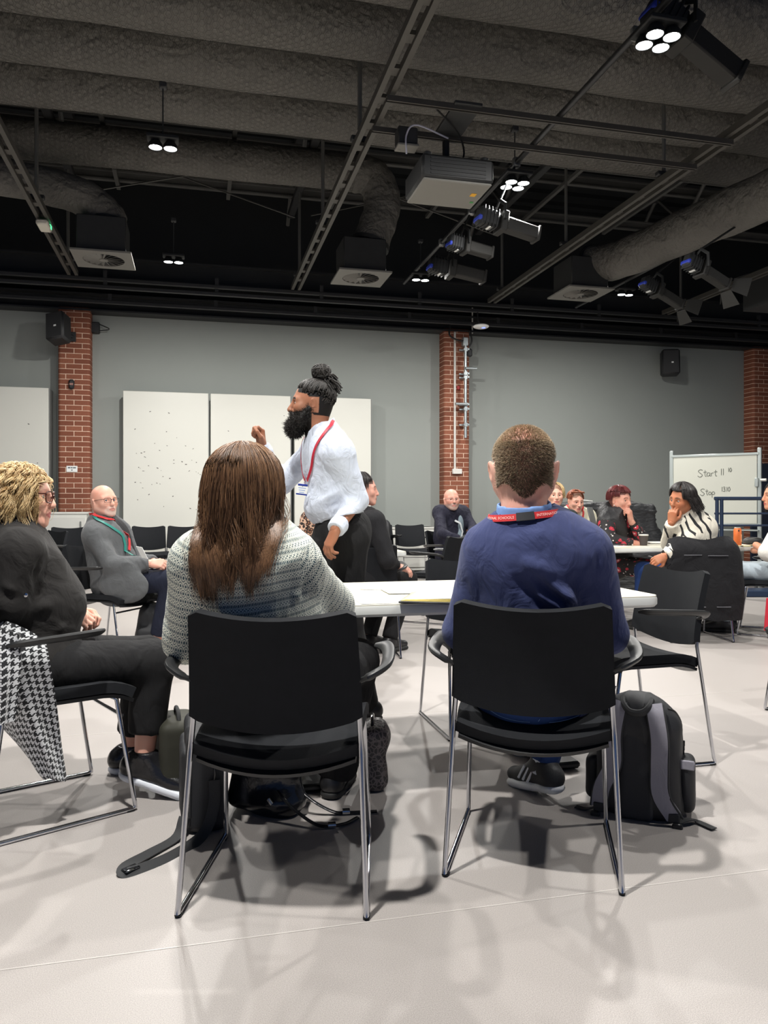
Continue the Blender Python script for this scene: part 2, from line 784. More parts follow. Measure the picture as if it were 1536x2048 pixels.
def strands(name, pts, rad, mat, root, sides=3, tint=None):
    """pts (N,M,3) world polylines -> thin tubes in one mesh; rad scalar or (M,) or (N,M)"""
    pts = np.asarray(pts, dtype=np.float64)
    N, K, _ = pts.shape
    rad = np.broadcast_to(np.asarray(rad, dtype=float), (N, K))
    t = np.gradient(pts, axis=1)
    t /= np.linalg.norm(t, axis=2, keepdims=True) + 1e-9
    ref = np.where(np.abs(t[..., 2:3]) < .9, np.array([0, 0, 1.0]), np.array([1.0, 0, 0]))
    b = np.cross(t, ref)
    b /= np.linalg.norm(b, axis=2, keepdims=True) + 1e-9
    a = np.cross(b, t)
    an = np.arange(sides) * 2 * np.pi / sides
    v = pts[:, :, None] + (a[:, :, None] * np.cos(an)[None, None, :, None] + b[:, :, None] * np.sin(an)[None, None, :, None]) * rad[:, :, None, None]
    v = v.reshape(-1, 3)
    i = np.arange(N)[:, None, None] * K * sides
    k = np.arange(K - 1)[None, :, None] * sides
    j = np.arange(sides)[None, None, :]
    j2 = (j + 1) % sides
    q = np.stack([i + k + j, i + k + j2, i + k + sides + j2, i + k + sides + j], -1).reshape(-1, 4)
    o = raw(name, v, q, mat, root, True, off=root.location)
    if tint is not None:
        at = o.data.attributes.new('tint', 'FLOAT', 'POINT')
        at.data.foreach_set('value', np.repeat(np.asarray(tint, dtype=np.float32), K * sides))
    return o


def ribbon(path, width, up, th=.0025):
    """strap: thick strip along path; up = list of surface normals"""
    P = [Vector(p) for p in path]
    rows = []
    for i, p in enumerate(P):
        t = (P[min(i + 1, len(P) - 1)] - P[max(i - 1, 0)]).normalized()
        n = Vector(up[i]).normalized()
        s_ = t.cross(n).normalized() * width / 2
        rows.append([p - s_, p, p + s_])
    return rows
# ---------------------------------------------------------------- room shell
DW, DC = 12.15, 11.9                    # wall plane, face of the brick columns
BAY = 2.96                              # spacing of the ceiling channels


def onY(px, Y):
    u = (px - CX) / F
    f = Y / (cT - u * sT)
    return u * f * cT + f * sT


def zat(px, py, Y):
    u = (px - CX) / F
    return H + (CY - py) / F * Y / (cT - u * sT)


# floor
t = NT('vinyl_floor')
v = t.coord('Object')
n1 = t.noise(v, 420, 2, .6)
n2 = t.noise(v, 1.1, 4)
sp = t.ramp(n1, [(.36, 0.), (.64, 1.)])
base = t.mix(sp, srgb(156, 150, 147), srgb(187, 181, 177))
base = t.mix(t.ramp(n2, [(.3, 0.), (.7, .35)]), base, srgb(160, 154, 149))
t.set(color=base, rough=.42, spec=.35)
t.bump(n1, .05, .002)
fl = MB().box((1.5, 3.5, -.06), (22, 20, .12)).build('floor', t.m)
tag(fl, kind='structure')
seam_m = M('seam_weld', srgb(196, 191, 186), .4)
for y in (.05, 1.97, 3.9, 5.83, 7.76, 9.69):
    MB().box((1.5, y, .0004), (22, .0045, .0008)).build('floor_seam', seam_m, fl)

# walls
wm = M('grey_wall_paint', srgb(148, 153, 149), .75, var=.03, vscale=2, bump=.05, bscale=220)
side_m = M('side_wall_paint', srgb(104, 106, 105), .8, var=.03, vscale=2)
WT = 3.93
back = MB().box((1.5, DW + .1, WT / 2), (22, .2, WT)).build('wall_back', wm)
tag(back, kind='structure')
for nm, c, s in (('wall_left', (-9.6, 3.5, 3.1), (.2, 20, 6.2)), ('wall_right', (12.6, 3.5, 3.1), (.2, 20, 6.2))):
    tag(MB().box(c, s).build(nm, side_m), kind='structure')
blk = M('black_paint', (.012, .014, .016), .7, var=.2, vscale=3)
blk2 = M('black_steel', (.022, .023, .024), .5, var=.15, vscale=5)
tag(MB().box((1.5, DW + .1, (WT + 6.2) / 2), (22, .2, 6.2 - WT)).build('wall_upper', blk), kind='structure')

# ribbed black roof deck
dk = MB()
dk.box((1.5, 3.5, 6.3), (22, 20, .1))
ce = dk.build('ceiling', blk)
tag(ce, kind='structure')
rb = MB()
for i in range(44):
    rb.box((1.5, -6 + i * .42, 6.22), (21.8, .14, .07))
o = rb.build('ceiling_rib', blk, ce)
o['kind'] = 'stuff'

# edge beam and rails along the head of the wall
for i, (y, z, dy, dz) in enumerate(((DW - .12, 4.06, .3, .26), (11.25, 4.36, .16, .3))):
    b = MB()
    b.box((1.5, y, z + dz / 2 - .012), (22, dy, .024))
    b.box((1.5, y, z - dz / 2 + .012), (22, dy, .024))
    b.box((1.5, y, z), (22, .02, dz - .04))
    tag(b.build('trim_%d' % (i + 1), blk2), kind='structure')
for i, (y, z) in enumerate(((11.05, 4.16), (11.05, 4.06), (11.62, 4.0))):
    b = MB()
    b.box((1.5, y, z), (22, .05, .05), bev=.006)
    for k in range(15):
        b.box((-8.6 + k * 1.48, y, z + .06), (.05, .04, .12))
    tag(b.build('trim_%d' % (i + 3), M('dark_rail', (.035, .036, .038), .45)), kind='structure')

# ---------------------------------------------------------------- brick columns, every brick its own
t = NT('clay_brick')
v = t.coord('Object')
oi = t.n('ShaderNodeObjectInfo')
rn = t.ramp(oi.outputs['Random'], [(0, srgb(124, 72, 52)), (.5, srgb(138, 82, 60)), (1, srgb(152, 94, 70))])
t.set(color=t.mix(t.ramp(t.noise(v, 60, 4), [(.35, 0.), (.75, .5)]), rn, srgb(104, 54, 40)), rough=.82)
t.bump(t.noise(v, 160, 4), .4, .004)
brick_m = t.m
mortar_m = M('mortar', srgb(226, 196, 174), .9, var=.1, vscale=40)


def brick_mesh(w, d, lr, rr, r=.045, h=.065):
    """stretcher in plan: front edge at y=0, rounded nose left and / or right"""
    x0, x1 = -w / 2, w / 2
    poly = []
    if lr:
        poly += [(x0 + r - r * math.cos(a), r - r * math.sin(a)) for a in np.linspace(0, math.pi / 2, 5)]
    else:
        poly += [(x0, .003), (x0 + .003, 0)]
    if rr:
        poly += [(x1 - r + r * math.sin(a), r - r * math.cos(a)) for a in np.linspace(0, math.pi / 2, 5)]
    else:
        poly += [(x1 - .003, 0), (x1, .003)]
    poly += [(x1, d), (x0, d)]
    o = MB().prism(poly, -h / 2, h / 2).build('brick', brick_m)
    me = o.data
    bpy.data.objects.remove(o)
    return me


CWD, CDP = .44, .26
PCS = {'lh': brick_mesh(.1025, CDP, 1, 0), 'm': brick_mesh(.215, .1, 0, 0), 'rh': brick_mesh(.1025, CDP, 0, 1),
       'lf': brick_mesh(.215, CDP, 1, 0), 'rf': brick_mesh(.215, CDP, 0, 1)}


def column(xc, label):
    core = MB()
    r = .04
    x0, x1 = -CWD / 2 + .004, CWD / 2 - .004
    poly = [(x0 + r - r * math.cos(a), .004 + r - r * math.sin(a)) for a in np.linspace(0, math.pi / 2, 5)]
    poly += [(x1 - r + r * math.sin(a), .004 + r - r * math.cos(a)) for a in np.linspace(0, math.pi / 2, 5)]
    poly += [(x1, CDP - .002), (x0, CDP - .002)]
    core.prism(poly, 0, WT + .02)
    c = core.build('brick_column', mortar_m)
    c.location = (xc, DC, 0)
    tag(c, label, 'column')
    k = 0
    z = .0375
    while z < WT + .01:
        row = [('lh', -.16875), ('m', 0), ('rh', .16875)] if k % 2 else [('lf', -.1125), ('rf', .1125)]
        for p, x in row:
            b = bpy.data.objects.new('brick', PCS[p])
            COL.objects.link(b)
            b.parent = c
            b.location = (x, random.uniform(-.0015, .0015), z)
        z += .075
        k += 1
    return c


XC1, XC2 = onY(148, DC), onY(914, DC)
XC3 = XC2 + (XC2 - XC1)
column(XC1, 'red brick column behind the seated bald man, with a sign plate on it')
column(XC2, 'red brick column with white conduit and clamped steel pipe')
column(XC3, 'red brick column at the right edge beside the rolling whiteboard')

# pale boards standing against the wall
board_m = M('white_board', srgb(214, 214, 206), .35, var=.02, vscale=1.5, spec=.4)
edge_m = M('board_edge', srgb(120, 122, 120), .5)


def wallboard(x0, x1, z1, y0, y1, label, marks=0, seed=1):
    th = thing('wall_board', label, 'board', ((x0 + x1) / 2, y1, 0), group='pale boards along the back wall')
    w = x1 - x0
    MB().box((0, (y0 - y1) / 2, (z1 + .08) / 2), (w, y1 - y0, z1 - .08), bev=.006).build('panel', board_m, th)
    MB().box((0, (y0 - y1) / 2, .04), (w - .1, (y1 - y0) * .7, .08)).build('plinth', edge_m, th)
    MB().box((w / 2 + .008, (y0 - y1) / 2, (z1 + .08) / 2), (.014, y1 - y0 - .02, z1 - .1)).build('edge_strip', edge_m, th)
    if marks:
        g = np.random.default_rng(seed)
        mk = MB()
        for i in range(marks):
            x, z = g.uniform(-.52, .52), g.choice([g.uniform(1.0, 1.9), g.uniform(1.9, 2.5)], p=[.75, .25])
            mk.box((x, y0 - y1 - .0006, z), (g.uniform(.008, .03), .001, g.uniform(.006, .014)), (0, g.uniform(-.7, .7), 0))
        mk.build('scuff_mark', M('scuff', srgb(96, 94, 92), .8), th)
    return th


BY = 11.9
zb = zat(246, 781, BY)
wallboard(onY(246, BY), onY(418, BY) - .01, zb, BY, BY + .1, 'pale board with dark scuff marks, left of the three joined boards', 46)
wallboard(onY(421, BY), onY(583, BY) - .015, zb, BY, BY + .1, 'pale board in the middle of the three, behind the raised fist', 5, 4)
wallboard(onY(589, BY), onY(742, BY), zb, BY, BY + .1, 'pale board at the right of the three, behind the standing man')
wallboard(onY(97, BY) - 1.3, onY(97, BY), zb, BY, BY + .25, 'deep pale board left of the brick column with its grey side showing', 3, 9)

# low white casings along the foot of the wall
low_m = M('white_casing', srgb(206, 206, 200), .5, var=.03)


def casing(x0, x1, y0, z1, label, name='low_cabinet', cat='cabinet'):
    th = thing(name, label, cat, ((x0 + x1) / 2, y0, 0))
    w = x1 - x0
    d = DC - .02 - y0
    MB().box((0, d / 2, z1 / 2 + .04), (w, d, z1 - .08), bev=.004).build('body', low_m, th)
    MB().box((0, d / 2, z1 - .015), (w + .03, d + .02, .03), bev=.004).build('top', low_m, th)
    MB().box((0, d / 2 + .02, .04), (w - .02, d - .04, .08)).build('plinth', edge_m, th)
    n = max(1, round(w / .8))
    for i in range(n):
        p = MB().box((-w / 2 + w * (i + .5) / n, -.006, z1 / 2 + .03), (w / n - .03, .012, z1 - .2), bev=.003).build('door', low_m, th)
        MB().box((-w / 2 + w * (i + .92) / n, -.02, z1 * .82), (.02, .015, .1), bev=.004).build('handle', edge_m, p)
    return th


casing(onY(30, 11.5), onY(174, 11.5), 11.45, zat(120, 1024, 11.45), 'white cabinet in front of the left brick column, behind the bald man')
casing(onY(748, 11.7), onY(868, 11.7), 11.62, .76, 'low white casing at the wall behind the chair holding a backpack')
casing(onY(946, 11.7), onY(1100, 11.7), 11.62, .76, 'low white casing at the wall right of the piped brick column')

# dark door-height panel right of the last column
dp = thing('dark_screen', 'dark navy screen panel at the right edge behind the rolling whiteboard', 'screen', (onY(1536, 11.4), 11.4, 0))
MB().box((.3, 0, .95), (1.3, .05, 1.75), bev=.01).build('panel', M('navy_felt', srgb(28, 36, 54), .9), dp)
for s in (-.2, .8):
    MB().box((s, 0, .04), (.05, .45, .05), bev=.01).build('foot', blk2, dp)

# ---------------------------------------------------------------- ceiling steelwork
chan_m = M('channel_steel', (.075, .07, .062), .55, .2, var=.2, vscale=6)
pur_m = M('purlin_paint', (.10, .10, .095), .6, var=.2)
dark_m = M('dark_steel', (.03, .031, .032), .6, var=.2)
ZS = H + 3.09
XS = [1.37 + k * BAY for k in (-2, -1, 0, 1, 2)]
names = ['at the far left', 'along the left', 'overhead in the middle', 'right of the projector', 'at the far right']
SPB = None
for x, nm in zip(XS, names):
    th = thing('ceiling_channel', 'long slotted steel channel pair running to the wall, ' + nm, 'channel', (x, 0, ZS), group='slotted ceiling channels')
    for s in (-1, 1):
        b = MB()
        b.box((s * .047, 3.2, 0), (.04, 15.4, .06))
        b.build('rail', chan_m, th)
    for k in range(38):
        if SPB is None:
            SPB = MB().box((0, 0, 0), (.05, .1, .03)).build('spacer_block', chan_m).data
            bpy.data.objects.remove([o for o in bpy.data.objects if o.data == SPB][0])
        o = bpy.data.objects.new('spacer_block', SPB)
        o.location = (0, -4.3 + k * .4, .01)
        link(o, th)
    for k in range(8):
        MB().tube([(0, -3.5 + k * 2.0, .08), (0, -3.5 + k * 2.0, 5.42 - ZS)], .02, 6).build('hanger', pur_m, th)
        MB().box((0, -3.5 + k * 2.0, .07), (.16, .06, .05), bev=.01).build('clamp', dark_m, th)
for x, nm in zip(XS, names):
    th = thing('roof_truss', 'black lattice roof truss above the ceiling channels, ' + nm, 'truss', (x, 0, 0), group='black roof trusses')
    MB().box((0, 3.0, 6.1), (.12, 17, .12), bev=.01).build('top_chord', dark_m, th)
    MB().box((0, 3.0, 5.42), (.1, 17, .08), bev=.01).build('bottom_chord', dark_m, th)
    for k in range(11):
        y = -4.6 + k * 1.5
        for (ya, yb) in ((y, y + .75), (y + 1.5, y + .75)):
            MB().tube([(0, ya, 5.42), (0, yb, 6.1)], .03, 6).build('web_bar', pur_m, th)
for k, y in enumerate([1.0 + i * .92 for i in range(12)]):
    z = 5.55 if k % 2 else 5.75
    b = MB()
    b.box((1.5, y, z), (20, .07, .02))
    b.box((1.5, y, z + .12), (20, .07, .02))
    b.box((1.5, y, z + .06), (20, .012, .12))
    p = b.build('purlin', pur_m)
    tag(p, 'thin dark steel purlin crossing the roof, %s from the wall' % (['twelfth', 'eleventh', 'tenth', 'ninth', 'eighth', 'seventh', 'sixth', 'fifth', 'fourth', 'third', 'second', 'first'][k]), 'purlin', 'roof purlins')
for i in range(9):
    x = -4 + i * 1.48
    tag(MB().box((x, 6.6, 5.48), (.05, 9.2, .05)).build('sag_bar', pur_m), 'dark steel bar tying the roof purlins, %s from the left' % ['first', 'second', 'third', 'fourth', 'fifth', 'sixth', 'seventh', 'eighth', 'ninth'][i], 'bar', 'roof tie bars')
wire_m = M('wire_steel', (.09, .09, .085), .4, .6)
for i, (x0, x1) in enumerate(((-1.5, 1.3), (1.3, -1.5), (1.5, 4.2), (4.2, 1.5))):
    tag(MB().tube([(x0, 10.3 + .12 * (i % 2), 5.0), (x1, 10.65 + .12 * (i % 2), 5.9)], .011, 6).build('bracing_rod', wire_m), 'thin steel bracing rod sloping between trusses, %s' % ['first of the left pair', 'second of the left pair', 'first of the middle pair', 'second of the middle pair'][i], 'rod', 'bracing rods')

# ---------------------------------------------------------------- lagged ducts under chicken wire
t = NT('duct_lagging')
v = t.coord('Object')
t.set(color=t.mix(t.noise(v, 3, 4), (.105, .10, .09), (.165, .157, .142)), rough=.75)
t.bump(t.math('ADD', t.noise(v, 3.5, 3, .5, 1.5), t.math('MULTIPLY', t.noise(v, 20, 2), .5)), .8, .06)
lag_m = t.m
net_m = M('chicken_wire', (.06, .057, .05), .6, .2)


def net_mesh(L, r, cell=.055):
    """hexagonal wire netting wrapped round a duct lying along X"""
    nc = int(2 * math.pi * r / (cell * 1.0))
    du = 2 * math.pi * r / nc
    dv = du * .866
    nr = int(L / (dv * 2))
    seg = []
    s = du / math.sqrt(3)
    for i in range(nr * 2):
        for j in range(nc):
            u = (j + .5 * (i % 2)) * du
            x = i * dv * 1.0
            if not (.42 * math.pi * r < u < 1.95 * math.pi * r):
                continue
            c = (x, u)
            seg.append(((x - s * .5 + s, u), (x + s * 1.0 - s * .5 + s * .5, u)) if False else ((x + s * .5, u - 0), (x + dv - s * .5, u - 0)))
            seg.append(((x + s * .5, u), (x, u + du * .5)))
            seg.append(((x + s * .5, u), (x, u - du * .5)))
            seg.append(((x + dv - s * .5, u), (x + dv, u + du * .5)))
            seg.append(((x + dv - s * .5, u), (x + dv, u - du * .5)))
    a = np.array(seg)
    x, u = a[:, :, 0] - L / 2, a[:, :, 1]
    ph = u / r
    rr = r + .004
    P = np.stack([x, rr * np.cos(ph), rr * np.sin(ph)], -1)
    return P


def duct(name, L, r, loc, label, net=None, group='lagged ventilation ducts'):
    th = thing(name, label, 'duct', loc, group=group)
    n, k = 28, int(L / .22)
    g = np.random.default_rng(int(loc[1] * 100))
    vs, fs = [], []
    for i in range(k + 1):
        for j in range(n):
            a = 2 * math.pi * j / n
            q = r * (1 + .018 * math.sin(3 * a + i * .7) + g.uniform(-.012, .012))
            vs.append((-L / 2 + L * i / k, q * math.cos(a), q * math.sin(a)))
    for i in range(k):
        for j in range(n):
            fs.append((i * n + j, (i + 1) * n + j, (i + 1) * n + (j + 1) % n, i * n + (j + 1) % n))
    raw('lagging', vs, fs, lag_m, th)
    if net is not None:
        o = bpy.data.objects.new('wire_netting', net)
        o['kind'] = 'stuff'
        link(o, th)
    return th


ROOTV = thing('tmp', 'x', 'x')
nt = strands('wire_netting', net_mesh(17.6, .285), .0013, net_m, ROOTV, 3).data
nt2 = strands('wire_netting', net_mesh(11.2, .225), .0013, net_m, ROOTV, 3).data
for o in list(ROOTV.children):
    bpy.data.objects.remove(o)
bpy.data.objects.remove(ROOTV)


def duct_at(px_y, r, zc):
    """Y of a duct (parallel to X, centre zc above the eye) whose lower outline passes left edge height px_y"""
    tan = (CY - px_y) / F / (cT + .4987 * sT)
    e = math.atan(tan)
    Y = 6.0
    for _ in range(40):
        Y = zc / math.tan(e + math.asin(r / math.hypot(zc, Y)))
    return Y


for py, lab in ((-110, 'thick lagged duct across the top edge of the view'), (22, 'thick lagged duct, second from the top of the view'),
                (122, 'thick lagged duct, third from the top, over the projector rails'), (206, 'thick lagged duct, fourth from the top, nearest above the hanging lamps')):
    duct('lagged_duct', 17.6, .28, (1.5, duct_at(py, .28, 3.95), H + 3.95), lab, nt)
YD = 9.3
duct('lagged_duct', 11.2, .22, (-3.7, YD, H + 4.1), 'slimmer lagged duct that bends down to the middle ceiling diffuser', nt2)


def bent(name, label, path, r):
    th = thing(name, label, 'duct', path[0], group='lagged ventilation ducts')
    P = catmull(path, 26)
    MB().tube([p - Vector(path[0]) for p in P], [r * (1 + .03 * math.sin(i * 1.9)) for i in range(26)], 22).build('lagging', lag_m, th)
    b = MB()
    e = (P[-1] - P[-2]).normalized()
    q = P[-1] - Vector(path[0]) - e * .03
    b.tube([q, q + e * .05], r * 1.07, 22)
    b.build('collar', dark_m, th)
    return th


g2 = gnd  # shorthand
GX = [-1.02, 1.96, 4.92]
GY, GZ = 9.25, H + 2.79
bent('duct_elbow', 'lagged duct elbow turning down to the middle ceiling diffuser', [(1.9, YD, H + 4.1), (2.14, YD, H + 4.05), (2.24, YD - .02, H + 3.72), (2.08, GY, GZ + .42)], .225)
bent('duct_elbow', 'crumpled lagged duct turning down to the left ceiling diffuser', [(-4.6, 9.1, H + 3.66), (-2.4, 9.15, H + 3.62), (-1.35, 9.2, H + 3.5), (-1.0, GY, H + 3.3), (-.98, GY, GZ + .42)], .2)
a, b_ = ray(1250, 515, 9.75), ray(1640, 345, 7.0)
bent('slanting_duct', 'long lagged duct slanting down to the right-hand ceiling diffuser', [tuple(b_ + (b_ - a) * .6), tuple(b_), tuple(b_.lerp(a, .5)), tuple(a), (GX[2] + .15, GY, GZ + .4)], .24)

grille_m = M('diffuser_white', (.17, .165, .15), .6, var=.06)
for x, lab in zip(GX, ('square swirl diffuser at the left, below the crumpled duct', 'square swirl diffuser in the middle, below the duct elbow', 'square swirl diffuser at the right, below the slanting duct')):
    th = thing('ceiling_diffuser', lab, 'vent', (x, GY, GZ), group='square swirl diffusers')
    MB().box((0, 0, .22), (.52, .52, .4), bev=.01).build('plenum_box', dark_m, th)
    b = MB()
    n = 32
    # square plate with round opening
    vs, fs = [], []
    for z in (0, .02):
        for j in range(n):
            an = 2 * math.pi * j / n
            c, s = math.cos(an), math.sin(an)
            m = .32 / max(abs(c), abs(s))
            vs += [(.225 * c, .225 * s, z), (m * c, m * s, z)]
    for j in range(n):
        j2 = (j + 1) % n
        o = 2 * n
        fs += [(2 * j, 2 * j2, 2 * j2 + 1, 2 * j + 1), (o + 2 * j, o + 2 * j + 1, o + 2 * j2 + 1, o + 2 * j2), (2 * j + 1, 2 * j2 + 1, o + 2 * j2 + 1, o + 2 * j + 1), (2 * j, o + 2 * j, o + 2 * j2, 2 * j2)]
    b.add(vs, fs).build('face_plate', grille_m, th)
    for j in range(18):
        an = 2 * math.pi * j / 18
        mt = Matrix.Rotation(an, 4, 'Z') @ Matrix.Translation((.135, 0, .012)) @ Matrix.Rotation(R(38), 4, 'X')
        bb = MB().box((0, 0, 0), (.17, .04, .003))
        bb.v = [tuple(mt @ Vector(p)) for p in bb.v]
        bb.build('vane', grille_m, th)
    MB().lathe([(.05, 0), (.05, .02), (.0, .021)], (0, 0, -.004), 16).build('hub', grille_m, th)
tag(MB().box((7.88, GY, GZ + .2), (.52, .52, .4)).build('plenum_box', dark_m), 'dark ventilation plenum box at the far right under the roof', 'vent')
# ---------------------------------------------------------------- lamps (each pod carries its own light)
lens_m = NT('led_lens').set(color=(1, 1, 1), emis=(.93, .98, 1.0), emis_s=60.0).m
pod_m = M('pod_black', (.010, .011, .012), .6)


def lamp(x, y, n, label, w=LAMP_W, z=H + 2.87, drop=.5):
    th = thing('ceiling_lamp', label, 'lamp', (x, y, z), group='hanging LED lamps')
    pos = [(-.058, 0), (.058, 0)] if n == 2 else [(-.058, -.058), (.058, -.058), (-.058, .058), (.058, .058)]
    hs = MB()
    hs.box((0, 0, .075), (.25, .13 if n == 2 else .25, .035), bev=.008)
    hs.build('housing', pod_m, th)
    for px, py in pos:
        p = MB().lathe([(.03, .06), (.052, .03), (.056, 0), (.05, -.002), (.049, .012)], (px, py, 0), 20).build('reflector', pod_m, th)
        MB().lathe([(.0485, .006), (.0485, .009)], (px, py, -.004), 20).build('lens', lens_m, p)
    MB().tube([(0, 0, .09), (0, 0, drop)], .006, 6).build('drop_rod', dark_m, th)
    MB().box((0, 0, drop), (.06, .06, .05), bev=.008).build('hook_box', dark_m, th)
    li = bpy.data.lights.new('lamp_light', 'AREA')
    li.shape = 'DISK'
    li.size = .12
    li.energy = w
    li.color = LAMP_COL
    lo = bpy.data.objects.new('lamp_light', li)
    lo.location = (0, 0, -.012)
    link(lo, th)
    return th


LX = [-.26, 2.77, 5.67]
lamp(LX[0], 9.4, 2, 'twin LED lamp on a long drop rod in front of the pale boards', LAMP_W * 1.15)
lamp(LX[1], 9.4, 2, 'twin LED lamp below the end of the spotlight bar', LAMP_W * 1.15)
lamp(LX[2], 9.4, 2, 'twin LED lamp at the right among the barn-door spotlights', LAMP_W * 1.15)
lamp(LX[0], 6.42, 2, 'twin LED lamp in front of the fifth duct, upper left')
lamp(LX[1], 6.42, 4, 'cluster of four LED lenses right of the projector')
lamp(LX[1], 4.22, 4, 'cluster of four LED lenses beside the large spotlight at the upper right')
lamp(LX[0], 4.1, 2, 'twin LED lamp above the upper edge of the view', LAMP_W * .7)
lamp(LX[0], 1.75, 4, 'four-lens LED lamp overhead of the long-haired woman', LAMP_W * 1.75)
lamp(LX[1], 1.75, 2, 'twin LED lamp overhead at the right', LAMP_W * .6)
lamp(-3.2, 4.1, 2, 'twin LED lamp overhead at the left of the blonde woman', LAMP_W * .45)
lamp(-3.2, 7.6, 2, 'twin LED lamp high at the left, outside the view', LAMP_W * .5)
lamp(LX[2] + 1.1, 3.9, 2, 'twin LED lamp high at the right, outside the view', LAMP_W)

# ---------------------------------------------------------------- spotlights on pipes
pipe_m = M('scaffold_pipe', (.05, .05, .052), .4, .6)
galv_m = M('galvanised_steel', srgb(176, 184, 186), .35, .7, var=.15, vscale=30)
body_m = M('spot_body', (.016, .0155, .014), .7, 0, var=.1)
blue_m = M('blue_band', srgb(40, 60, 170), .5)
lab_m = M('white_label', srgb(236, 238, 236), .5)
grey_m = M('grey_label', srgb(150, 152, 154), .5)
tag(MB().tube([(LX[1], 3.2, H + 3.06), (LX[1], 10.2, H + 3.06)], .024, 10).build('lighting_pipe', pipe_m), 'black scaffold pipe carrying the row of profile spotlights', 'pipe', 'lighting pipes')
tag(MB().tube([(LX[2], 3.2, H + 3.06), (LX[2], 10.8, H + 3.06)], .024, 10).build('lighting_pipe', pipe_m), 'black scaffold pipe carrying the barn-door spotlights at the right', 'pipe', 'lighting pipes')
cyl_m = M('galvanised_clamp', (.35, .36, .36), .35, .8)


def spot(a, b, w, label, doors=False, bar=1):
    """profile spotlight with its back at a and its lens at b"""
    a, b = Vector(a), Vector(b)
    L = (b - a).length
    th = thing('stage_spotlight', label, 'spotlight', a, group='stage spotlights')
    q = (b - a).to_track_quat('X', 'Z').to_matrix()
    fx = lambda pts: [tuple(q @ Vector(p)) for p in pts]
    m = MB()
    m.box((.16 * L, 0, 0), (.32 * L, w * .8, w * .95), bev=.02)
    for i in range(5):
        m.box((.05 * L + i * .055 * L, 0, 0), (.02 * L, w * .9, w * 1.05), bev=.004)
    m.v = fx(m.v)
    bo = m.build('lamp_housing', pod_m, th)
    m = MB().box((.38 * L, 0, 0), (.1 * L, w * 1.1, w * 1.15), bev=.01)
    m.v = fx(m.v)
    m.build('shutter_gate', body_m, th)
    m = MB()
    m.box((.7 * L, 0, 0), (.54 * L, w * .72, w * .72), bev=.012)
    m.box((.7 * L, 0, w * .4), (.5 * L, w * .3, w * .12), bev=.006)
    m.box((.95 * L, 0, 0), (.05 * L, w * .86, w * .86), bev=.008)
    m.v = fx(m.v)
    m.build('lens_tube', body_m, th)
    m = MB().lathe([(w * .3, 0), (w * .3, .006), (.0, .012)], (0, 0, 0), 16)
    m.v = fx([(p[2] + L * .975, p[1], p[0]) for p in m.v])
    m.build('lens', M('dark_glass', (.02, .03, .05), .08, spec=.8), th)
    m = MB()
    m.box((.2 * L, 0, -w * .5), (.05 * L, w * .5, .004))
    m.v = fx(m.v)
    m.build('warning_label', lab_m, bo)
    m = MB().box((.02 * L, 0, -w * .2), (.06 * L, w * .84, w * .3), bev=.01)
    m.v = fx(m.v)
    m.build('blue_band', blue_m, bo)
    # yoke and clamp to the pipe
    y = MB()
    c = q @ Vector((.36 * L, 0, 0))
    s = q @ Vector((0, w * .62, 0))
    top = c + Vector((0, 0, .2))
    y.tube([c + s, c + s + Vector((0, 0, .13)), top, c - s + Vector((0, 0, .13)), c - s], .01, 6, flat=(1, 2))
    y.build('yoke', pod_m, th)
    pt = Vector((LX[bar] - a.x, c.y, H + 3.06 - a.z))
    MB().tube([top, pt], .011, 8).build('hanger', pod_m, th)
    MB().box(pt, (.07, .05, .09), bev=.012).build('hook_clamp', cyl_m, th)
    if doors:
        for k in range(4):
            an = math.pi / 2 * k
            m = MB().prism([(-w * .45, 0), (w * .45, 0), (w * .7, w * 1.1), (-w * .7, w * 1.1)], -.002, .002)
            mt = Matrix.Rotation(an, 3, 'X') @ Euler((0, 0, 0)).to_matrix()
            vs = []
            for p in m.v:
                z, o = p[1], p[0]
                loc = Vector((L + z * .75, o, w * .43 + z * .66 + p[2]))
                vs.append(tuple(q @ (mt @ loc)))
            m.v = vs
            m.build('barn_door', body_m, th)
    return th


spot(ray(1300, 10, 5.0), ray(1478, 160, 5.2), .2, 'large grey spotlight at the upper right, nearest to the viewer')
spot(ray(955, 430, 6.75), ray(1078, 472, 6.95), .16, 'grey spotlight right below the four-lens lamp, pointing right')
spot(ray(897, 482, 7.9), ray(985, 508, 8.1), .15, 'dark spotlight under the projector, middle of the row on the pipe')
spot(ray(858, 528, 8.9), ray(972, 556, 9.1), .18, 'grey spotlight at the far end of the row under the projector')
spot(ray(1372, 518, 7.7), ray(1455, 572, 7.9), .15, 'spotlight with open barn doors at the right, nearer of the two', True, 2)
spot(ray(1285, 562, 9.0), ray(1365, 612, 9.2), .15, 'spotlight with open barn doors at the right, farther of the two', True, 2)

# ---------------------------------------------------------------- projector on its rails
XA, XB = XS[2], XS[3]
for y, z, nm in ((5.54, H + 3.02, 'nearer'), (6.02, H + 3.02, 'farther')):
    b = MB()
    for s in (-1, 1):
        b.box(((XA + XB) / 2, y + s * .016, z), (BAY, .012, .041))
    b.box(((XA + XB) / 2, y, z + .016), (BAY, .04, .008))
    tag(b.build('cross_rail', chan_m), 'dark slotted rail crossing between two ceiling channels, the %s one above the projector' % nm, 'rail', 'projector rails')
prx, pry = 2.02, 6.05
pj = thing('projector', 'black ceiling projector with a pale underside and a yellow sticker', 'projector', (prx, pry, H + 2.56))
MB().box((0, 0, .12), (.6, .52, .19), bev=.02).build('body', M('projector_black', (.02, .021, .022), .45, var=.1), pj)
MB().box((0, 0, .018), (.57, .5, .022), bev=.008).build('base_plate', M('projector_base', (.2, .195, .175), .5), pj)
